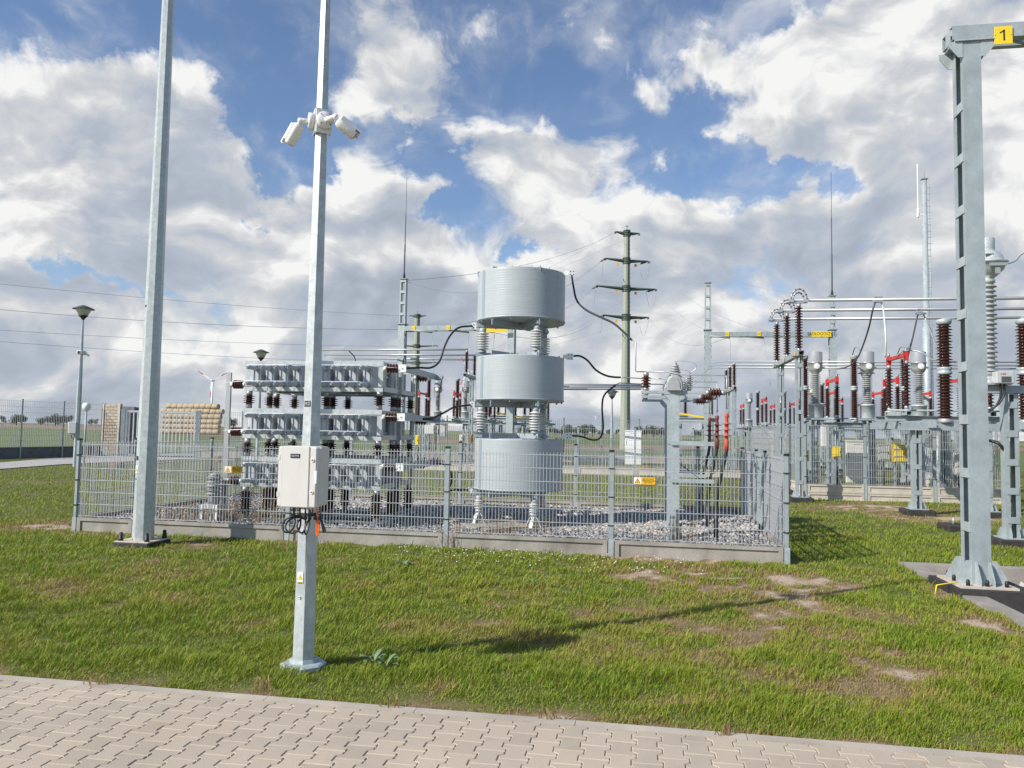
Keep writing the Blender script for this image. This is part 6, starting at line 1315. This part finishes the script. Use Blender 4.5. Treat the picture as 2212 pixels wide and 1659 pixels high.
# ------------------------------------------------------------------ lamp posts
def lamp(lab, u, d, vtop, sc=1.0, cam_=False):
    b_ = far(u, d); H_ = at(u, vtop, d).z; t = thing('lamp_post', lab, 'lamp post', b_, 0, 'lantern lamp posts')
    mb = MB(); mb.lathe([(.105, 0), (.10, H_ * .45), (.06, H_ * .75), (.035, H_ - .55)], 8, smooth=False); mb.build('pole', GALV, t)
    mb = MB(); mb.lathe([(.05, H_ - .55), (.07, H_ - .50), (.17, H_ - .40), (.18, H_ - .38)], 16); mb.build('lantern_base', BLACK, t)
    mb = MB(); mb.lathe([(.17, H_ - .379), (.29, H_ - .13), (.30, H_ - .10)], 18); mb.build('glass', GLASS, t)
    mb = MB(); mb.lathe([(.03, H_ - .375), (.05, H_ - .2), (.04, H_ - .15)], 8); mb.build('lamp', DKGREY, t)
    mb = MB(); mb.lathe([(.30, H_ - .095), (.42, H_ - .115), (.42, H_ - .10), (.24, H_ - .02), (.10, H_ + .04), (.02, H_ + .06)], 22); mb.build('hat', DKGREY, t)
    return t, b_, H_
_, lb_, lh_ = lamp('lantern lamp post with a small camera and a box beside the drive at the left', 170, 31.5, 662)
p = at(183, 763, 31.4); t = thing('surveillance_camera', 'small white camera on the lantern post at the left', 'camera', p, 0); mb = MB(); mb.bev((-.20, -.26, -.07), (.0, .14, .10), .03); mb.build('housing', CAMW, t); mb = MB(); mb.lathe([(.06, 0), (.06, .004)], 10, (-.10, -.261, .015), (0, -1, 0)); mb.build('lens_window', BLACK, t); mb = MB(); mb.bar((0, 0, .02), (.17, .02, -.10), .08, .08); mb.build('arm', CAMW, t)
p = at(156.5, 924, 31.4); t = thing('control_cabinet', 'small white box strapped to the lantern post at the left', 'cabinet', p, R(20)); mb = MB(); mb.bev((-.14, -.12, -.24), (.16, .08, .24), .015); bd = mb.build('body', BOXG, t); mb = MB(); mb.bev((-.12, -.135, -.22), (.14, -.121, .22), .005); mb.build('door', WHITE, t); mb = MB(); mb.tube(smoothpath([(0, 0, -.24), (-.02, 0, -.38), (.06, 0, -.46), (.10, 0, -.34), (.04, 0, -.24)], 5), .012, 6); mb.build('cable', CABLE, t)
p = at(187, 880, 33); t = thing('small_globe_lamp', 'small white globe lamp on a thin post beside the lantern post', 'lamp', (p.x, p.y, 0), 0); mb = MB(); mb.tube([(0, 0, 0), (0, 0, p.z - .1)], .04, 8); mb.build('post', STEEL, t); mb = MB(); mb.lathe([(.06, p.z - .15), (.15, p.z - .08), (.17, p.z + .05), (.14, p.z + .17), (.03, p.z + .2)], 14); mb.build('globe', WHITE, t)
lamp('lantern lamp post rising behind the left part of the capacitor bank', 560, 40, 757); lamp('slender lantern lamp post between the reactor and the pale pylon', 1322, 47, 843); lamp('lantern lamp post behind the brown insulators of the right bay', 1872, 40, 802)
# ------------------------------------------------------------------ boundary at the left
bf = thing('boundary_fence', 'tall mesh boundary fence on a weathered concrete base at the far left', 'fence', (-24, 40, 0), 0)
q0 = gnd(-60, 993); q0 = Vector((q0.x, q0.y, 0)); q1 = gnd(216, 984.5); q1 = Vector((q1.x, q1.y, 0)); run(bf, [q0 + (q1 - q0) * f_ for f_ in (-.35, 0, .33, .66, 1)], 0, .55, 2.85, 9, None, .10, 1, CONCD, .006, dbl=False)
q2 = gnd(428, 988); q2 = Vector((q2.x, q2.y, 0)); q3 = gnd(1780, 1015); q3 = Vector((q3.x, q3.y + 6, 0))
bf2 = thing('boundary_fence', 'far mesh boundary fence crossing behind the whole yard from the gate', 'fence', (q2.x, q2.y, 0), 0); run(bf2, [q2 + (q3 - q2) * (k / 15) for k in range(16)], 0, .45, 2.55, 8, None, .12, 1, CONCL, .006, dbl=False)
BRICK = bpy.data.materials.new('stone_face_blocks'); BRICK.use_nodes = True; t = BRICK.node_tree; p = t.nodes['Principled BSDF']; br = t.nodes.new('ShaderNodeTexBrick'); tcd = t.nodes.new('ShaderNodeTexCoord'); mp = t.nodes.new('ShaderNodeMapping'); mp.inputs['Rotation'].default_value = (R(90), 0, 0); t.links.new(tcd.outputs['Object'], mp.inputs[0]); t.links.new(mp.outputs[0], br.inputs[0])
br.inputs['Color1'].default_value = (.50, .43, .34, 1); br.inputs['Color2'].default_value = (.44, .37, .29, 1); br.inputs['Mortar'].default_value = (.24, .20, .15, 1); br.inputs['Scale'].default_value = 1.0; br.inputs['Brick Width'].default_value = .36; br.inputs['Row Height'].default_value = .17; br.inputs['Mortar Size'].default_value = .016
t.links.new(br.outputs[0], p.inputs['Base Color']); p.inputs['Roughness'].default_value = .9; bp = t.nodes.new('ShaderNodeBump'); bp.inputs['Strength'].default_value = .8; bp.inputs['Distance'].default_value = .03; t.links.new(br.outputs[1], bp.inputs['Height']); bp.invert = True; t.links.new(bp.outputs[0], p.inputs['Normal'])
wl0 = gnd(221, 985); wl = thing('screen_wall', 'pale stone faced concrete screen wall with a grey return beside the gate', 'wall', (wl0.x, wl0.y, 0), ANG); w_ = 33 / FPX * wl0.y; hw_ = at(230, 873, wl0.y).z
for k in range(5): mb = MB(); mb.b2((.0, 0, hw_ * k / 5 + .01), (w_, .10, hw_ * (k + 1) / 5 - .01)); mb.build('facing_panel', BRICK, wl)
for x_ in (-.13, w_ + .005): mb = MB(); mb.b2((x_, -.03, 0), (x_ + .12, .16, hw_ + .03)); mb.build('concrete_post', CONCL, wl)
mb = MB(); mb.b2((w_ + .13, .02, 0), (w_ + .95, .12, hw_ - .12)); mb.b2((w_ + .13, .125, 0), (w_ + .23, 2.0, hw_ - .12)); mb.build('grey_return', CONCD, wl)
g0 = gnd(262, 986.5); g1 = gnd(424, 987.5); g0 = Vector((g0.x, g0.y, 0)); g1 = Vector((g1.x, g1.y, 0)); X = g1 - g0; L = X.length; gte = thing('entrance_gate', 'double leaf gate of upright white bars beside the pale screen wall', 'gate', g0, math.atan2(X.y, X.x)); hg = at(262, 888, g0.y).z
for x_ in (0, L): mb = MB(); mb.b2((x_ - .10, -.08, 0), (x_ + .10, .08, hg + .12)); mb.build('gate_post', GALV, gte)
for (x0, x1) in ((.13, L / 2 - .02), (L / 2 + .02, L - .13)):
    mb = MB()
    for z in (.12, hg): mb.b2((x0, -.03, z - .055), (x1, .03, z + .055))
    for x_ in (x0 + .035, x1 - .035): mb.b2((x_ - .045, -.031, .176), (x_ + .034, .031, hg - .056))
    n = int((x1 - x0) / .19)
    for k in range(1, n): x_ = x0 + (x1 - x0) * k / n; mb.b2((x_ - .03, -.02, .176), (x_ + .03, .02, hg - .056))
    mb.build('gate_leaf', ALUW, gte)
# bales
hb0 = None; dB = 165.0; rB = .575
for row in range(6):
    ul, ur = [(352, 476), (351, 478), (352, 478), (352, 481), (352, 484), (362, 478)][row] if False else [(351, 477), (351, 477), (351, 478), (351, 480), (351, 484), (362, 473)][row]
    a = far(ul, dB + (0 if row < 5 else 1)); b_ = far(ur, dB - 3.2); n = 10 if row < 5 else 9; zc = rB + row * rB * 1.86
    for k in range(n):
        f0_ = k / n; p = a.lerp(b_, f0_); ln = (b_ - a).length / n * .955; 
        if hb0 is None:
            mb = MB(); nn_ = 14
            mb.lathe([(rB * .96, 0), (rB, .04), (rB * 1.01, ln * .5), (rB, ln - .04), (rB * .96, ln)], nn_, (0, 0, 0), (1, 0, 0)); hb0 = mb.build('hay_bale', HAY); hl = ln; o = hb0
        else: o = hb0.copy(); COL.objects.link(o)
        o.scale = (ln / hl, 1, 1); o.location = (p.x, p.y, zc + rng.uniform(-.03, .03)); o.rotation_euler = (rng.uniform(0, 6), 0, math.atan2(b_.y - a.y, b_.x - a.x) + rng.uniform(-.02, .02))
        tag(o, 'round straw bale in the long six row stack seen through the gate', 'hay bale', 'straw bales in the stack')
# ------------------------------------------------------------------ wind turbines
def turbine(lab, u, d, vhub, bl, rot, yaw=0.0):
    b_ = far(u, d); H_ = at(u, vhub, d).z; t = thing('wind_turbine', lab, 'wind turbine', b_, yaw, 'wind turbines'); k = bl / 50
    mb = MB(); mb.lathe([(2.4 * k, 0), (1.5 * k, H_ - 1.5 * k)], 12); mb.build('tower', WHITE, t); mb = MB(); mb.bev((-2 * k, -4 * k, H_ - 2 * k), (2 * k, 8 * k, H_ + 2 * k), .6 * k); mb.build('nacelle', WHITE, t); mb = MB(); mb.lathe([(2.2 * k, 0), (1.8 * k, 2 * k), (.3 * k, 3.4 * k)], 12, (0, -4 * k, H_), (0, -1, 0)); mb.build('hub', WHITE, t)
    for q in range(3):
        a = R(rot + 120 * q); d_ = Vector((math.sin(a), 0, math.cos(a))); sd_ = Vector((math.cos(a), 0, -math.sin(a))); o = Vector((0, -5.2 * k, H_)); pts = [(0.03, 1.1), (.12, 1.5), (.22, 2.1), (.5, 1.4), (.8, .8), (1, .25)]
        mb = MB(); vs = []
        for f_, w in pts:
            c = o + d_ * bl * f_; vs += [c - sd_ * w * k * .55 + Vector((0, -.35 * w * k * .5, 0)), c + sd_ * w * k * 1.1, c + Vector((0, .25 * w * k, 0))]
        fs = []
        for i in range(len(pts) - 1):
            for j in range(3): j2 = (j + 1) % 3; fs.append((i * 3 + j, i * 3 + j2, i * 3 + 3 + j2, i * 3 + 3 + j))
        ms = [0] * len(fs); mb.add(vs, fs); 
        for i in range(len(fs)): mb.mi[i] = 1 if 9 <= i < 12 else 0
        mb.build('blade', [WHITE, RED], t)
turbine('wind turbine rising above the straw bale stack at the left', 457.5, 1650, 822, 46, 62)
turbine('wind turbine half hidden by the support left of the reactor', 1011, 1500, 802, 40, -30)
turbine('small white wind turbine on the horizon right of the reactor', 1287, 5200, 899, 36, 20); turbine('tiny white wind turbine tower on the horizon behind the steel cable columns', 1512, 5200, 905, 36, 75)
# far lattice tower at the right edge
p = far(2167, 260); t = thing('lattice_tower', 'faint lattice tower far behind the right bay', 'tower', p, 0); H_ = at(2167, 845, 260).z; mb = MB()
for sx in (-1, 1):
    for sy in (-1, 1): mb.bar((sx * 2.2, sy * 2.2, 0), (sx * .5, sy * .5, H_), .14)
for k in range(9):
    f0_, f1_ = k / 9, (k + 1) / 9
    for sy in (-1, 1):
        w0 = 2.2 - 1.7 * f0_; w1 = 2.2 - 1.7 * f1_; mb.bar((-w0, sy * w0, H_ * f0_), (w1, sy * w1, H_ * f1_), .09); mb.bar((w0, sy * w0, H_ * f0_), (-w1, sy * w1, H_ * f1_), .09)
for z in (.62, .78, .92): mb.bar((-4, 0, H_ * z), (4, 0, H_ * z), .16)
mb.build('lattice', STEEL, t)
# ------------------------------------------------------------------ distant trees
LEAF = attrmat('tree_foliage', [(0, (.035, .050, .022)), (.5, (.055, .075, .030)), (1, (.085, .105, .045))], 'tone', .8, trans=.15)
def tree_proto(seed, w, h):
    g_ = np.random.default_rng(seed); lob = []; n = 9
    for i in range(n): a = g_.uniform(0, 6.28); r_ = g_.uniform(0, .55) * w / 2; z = g_.uniform(.38, .86) * h; lob.append((r_ * math.cos(a), r_ * math.sin(a), z, g_.uniform(.17, .30) * w))
    N = 1500; li = g_.integers(0, n, N); L_ = np.array(lob)[li]; v = g_.normal(size=(N, 3)); v /= np.linalg.norm(v, axis=1, keepdims=True); v *= (g_.random(N) ** .4)[:, None]; c = L_[:, :3] + v * L_[:, 3:4] * np.array([1, 1, .8]); c[:, 2] = np.maximum(c[:, 2], .12 * h)
    s = g_.uniform(.14, .34, N) * w / 8; a1 = g_.normal(size=(N, 3)); a1 /= np.linalg.norm(a1, axis=1, keepdims=True); a2 = np.cross(a1, g_.normal(size=(N, 3))); a2 /= np.linalg.norm(a2, axis=1, keepdims=True)
    V_ = np.stack([c - a1 * s[:, None], c + a2 * s[:, None] * .8, c + a1 * s[:, None], c - a2 * s[:, None] * .8], 1).reshape(-1, 3); F_ = np.arange(N * 4).reshape(-1, 4)
    t = thing('tree', 'x', 'tree', (0, 0, 0), 0); link('crown', npmesh('crown', V_, F_, [LEAF], {'tone': np.repeat(g_.random(N), 4)}), t)
    mb = MB(); mb.tube([(0, 0, 0), (.05, 0, h * .3), (0, .1, h * .6)], [w * .035, w * .028, w * .012], 7)
    for k in range(4): a = k * 1.6 + .4; mb.tube([(0, 0, h * .28), (math.cos(a) * w * .14, math.sin(a) * w * .14, h * .5), (math.cos(a) * w * .24, math.sin(a) * w * .24, h * .66)], [w * .018, w * .012, w * .005], 5)
    mb.build('trunk', BARK, t); return t
TP = [tree_proto(11, 9, 8.5), tree_proto(12, 12, 8), tree_proto(13, 7, 9)]
TREES = [(-12, 905, 24, 450, 0), (8, 897, 20, 430, 2), (38, 897, 14, 600, 1), (50, 894, 16, 560, 0), (92, 903, 14, 650, 1), (106, 897, 18, 600, 0), (122, 896, 20, 560, 1), (139, 895, 18, 560, 0), (152, 896, 18, 540, 2), (199, 903, 14, 640, 0), (211, 904, 12, 640, 2), (493, 898, 30, 420, 2), (506, 902, 28, 430, 0),
         (1128, 922, 26, 500, 1), (1144, 920, 24, 480, 0), (1182, 921, 26, 460, 1), (1200, 923, 24, 450, 0), (1214, 928, 16, 520, 1), (1228, 919, 26, 430, 1), (1246, 921, 26, 440, 0), (1264, 918, 30, 420, 1), (1281, 917, 30, 420, 0), (1298, 930, 14, 520, 1), (1318, 924, 26, 430, 0), (1334, 926, 22, 430, 2), (1380, 922, 24, 430, 1), (1396, 923, 26, 440, 0), (1412, 921, 26, 440, 1), (1428, 922, 28, 440, 0), (1444, 924, 26, 440, 1), (1503, 926, 30, 420, 0), (1520, 928, 26, 420, 1), (1546, 934, 22, 440, 2), (1560, 938, 14, 480, 0), (1590, 930, 26, 420, 2), (1605, 928, 24, 430, 0), (1668, 938, 22, 480, 1), (1716, 942, 18, 500, 0), (1860, 944, 20, 480, 1), (1926, 944, 22, 480, 0), (2050, 948, 20, 480, 1)]
for i, (u, vt, hpx, d, k) in enumerate(TREES):
    b_ = far(u, d); h = (at(u, vt, d).z); base = [8.5, 8, 9][k]; s = h / base
    where = 'at the left beyond the fence' if u < 230 else ('beside the straw bales' if u < 600 else ('behind the reactor and pale pylon' if u < 1460 else 'behind the cable columns and right bay'))
    o = TP[k] if not TP[k].get('used') else clone(TP[k]); TP[k]['used'] = 1; o.location = b_; o.rotation_euler = (0, 0, i * 2.3); o.scale = (s * (1.15 if u > 1100 else 1.05), s, s)
    tag(o, ['broad dark tree on the skyline ', 'low wide dark tree on the skyline ', 'narrow upright dark tree on the skyline '][k] + where, 'tree', 'distant ' + ['broad', 'low wide', 'narrow'][k] + ' trees ' + where)
for q in TP: del q['used']
for o in COL.objects:
    if 'used' in o.keys(): del o['used']
hw0 = far(-200, 900); mb = MB()
# ------------------------------------------------------------------ weeds and dry grass
WEED = mat('blue_green_leaf', (.14, .22, .10), .6, 0, .25, 20); DRYM = attrmat('dry_stems', [(0, (.16, .10, .05)), (1, (.36, .25, .13))], 'tone', .8)
def weed(lab, u, v, sz, n, seed, up_=.6):
    g_ = random.Random(seed); p = gnd(u, v); mb = MB()
    for i in range(n):
        a = g_.uniform(0, 6.28); L = sz * g_.uniform(.6, 1.1); w = L * .22; rise = g_.uniform(.3, 1) * up_; pts = []
        for k in range(6): f_ = k / 5; pts.append((Vector((math.cos(a) * L * f_, math.sin(a) * L * f_, L * (rise * f_ * 1.6 - .75 * rise * f_ * f_ * 1.4))), w * (.25, .6, 1.0, .8, .9, .1)[k]))
        sd_ = Vector((-math.sin(a), math.cos(a), 0)); vs = []
        for c, w_ in pts: vs += [c - sd_ * w_ + Vector((0, 0, w_ * .3)), c, c + sd_ * w_ + Vector((0, 0, w_ * .3))]
        fs = []
        for k in range(5): fs += [(k * 3, k * 3 + 1, k * 3 + 4, k * 3 + 3), (k * 3 + 1, k * 3 + 2, k * 3 + 5, k * 3 + 4)]
        mb.add(vs, fs, True)
    tag(mb.build('weed', WEED, None, (p.x, p.y, .01)), lab, 'weed', 'broad leaved weeds')
weed('pale blue green leafy weed in the grass right of the slim pole foot', 806, 1436, .10, 9, 1, 1.6); weed('second upright leaf shoot just right of the pale weed by the pole foot', 832, 1446, .10, 6, 2, 1.7); weed('dark blue green weed in the lawn below the middle of the fence', 872, 1226, .12, 10, 3, 1.1); weed('small dark weed in the lawn below the left part of the fence', 492, 1199, .10, 9, 4, 1.0); weed('low spreading weed in the dry patch below the reactor', 1150, 1264, .10, 10, 5, .9)
q = gnd(975, 1040, .3)
def tufts(name, lab, pts, n, h, spread, cat='dry grass'):
    g_ = np.random.default_rng(3); vs = []; tn = []
    for (cx_, cy_, cz_) in pts:
        for i in range(n):
            x = cx_ + g_.normal() * spread; y = cy_ + g_.normal() * spread * .4; a = g_.uniform(0, 6.28); L = h * g_.uniform(.4, 1.1); b_ = L * g_.uniform(.1, .7); w = .004
            for s0, s1 in ((0, .6), (.6, 1)):
                c0_ = Vector((x + math.cos(a) * b_ * s0 * s0, y + math.sin(a) * b_ * s0 * s0, cz_ + L * s0)); c1_ = Vector((x + math.cos(a) * b_ * s1 * s1, y + math.sin(a) * b_ * s1 * s1, cz_ + L * s1)); vs += [c0_ + Vector((-w, 0, 0)), c0_ + Vector((w, 0, 0)), c1_ + Vector((w * .7, 0, 0)), c1_ + Vector((-w * .7, 0, 0))]; tn += [g_.random()] * 4
    o = link(name, npmesh(name, np.array([tuple(q) for q in vs]), np.arange(len(vs)).reshape(-1, 4), [DRYM], {'tone': np.array(tn)})); tag(o, lab, cat, kind='stuff')
def ep(a, b_, z): q = FL + FD * a + FN * b_; return (q.x, q.y, z)
tufts('dry_grass', 'dry brown grass growing inside the left part of the enclosure', [ep(1.4 + .25 * k, .5 + .35 * (k % 3), .13) for k in range(9)], 60, .36, .14)
tufts('dry_stems', 'thin dry stems growing through the stones behind the front fence', [ep(7.0, .35, .15), ep(6.2, .3, .15), ep(7.5, .6, .15), ep(9.4, .45, .15), ep(9.7, .8, .15), ep(4.1, -.10, .0), ep(6.25, -.09, 0)], 16, .38, .10)


kp = [gnd(u, v) for u, v in ((563, 1487), (846, 1528), (1190, 1553), (214, 1478), (1560, 1588))]
tufts('joint_grass', 'thin dry grass sprouting from the joint between kerb and paving', [(q.x, q.y - .01, -.005) for q in kp], 14, .085, .035)
def fclover(N, g_):
    a = g_.random(N) * 4.2 + 5.6; b_ = -g_.random(N) ** 1.3 * 1.3 - .15; x = FL.x + a * FD.x + b_ * FN.x; y = FL.y + a * FD.y + b_ * FN.y
    return np.stack([x, y, .05 + .03 * g_.random(N)], -1)
CLV = attrmat('clover_white', [(0, (.62, .60, .55)), (1, (.75, .74, .70))], 'tone', .8)
tag(stones(150, fclover, 0, .010, .018, CLV, 'clover_flowers'), 'tiny white clover flowers scattered in the lawn below the front fence', 'flowers', kind='stuff')
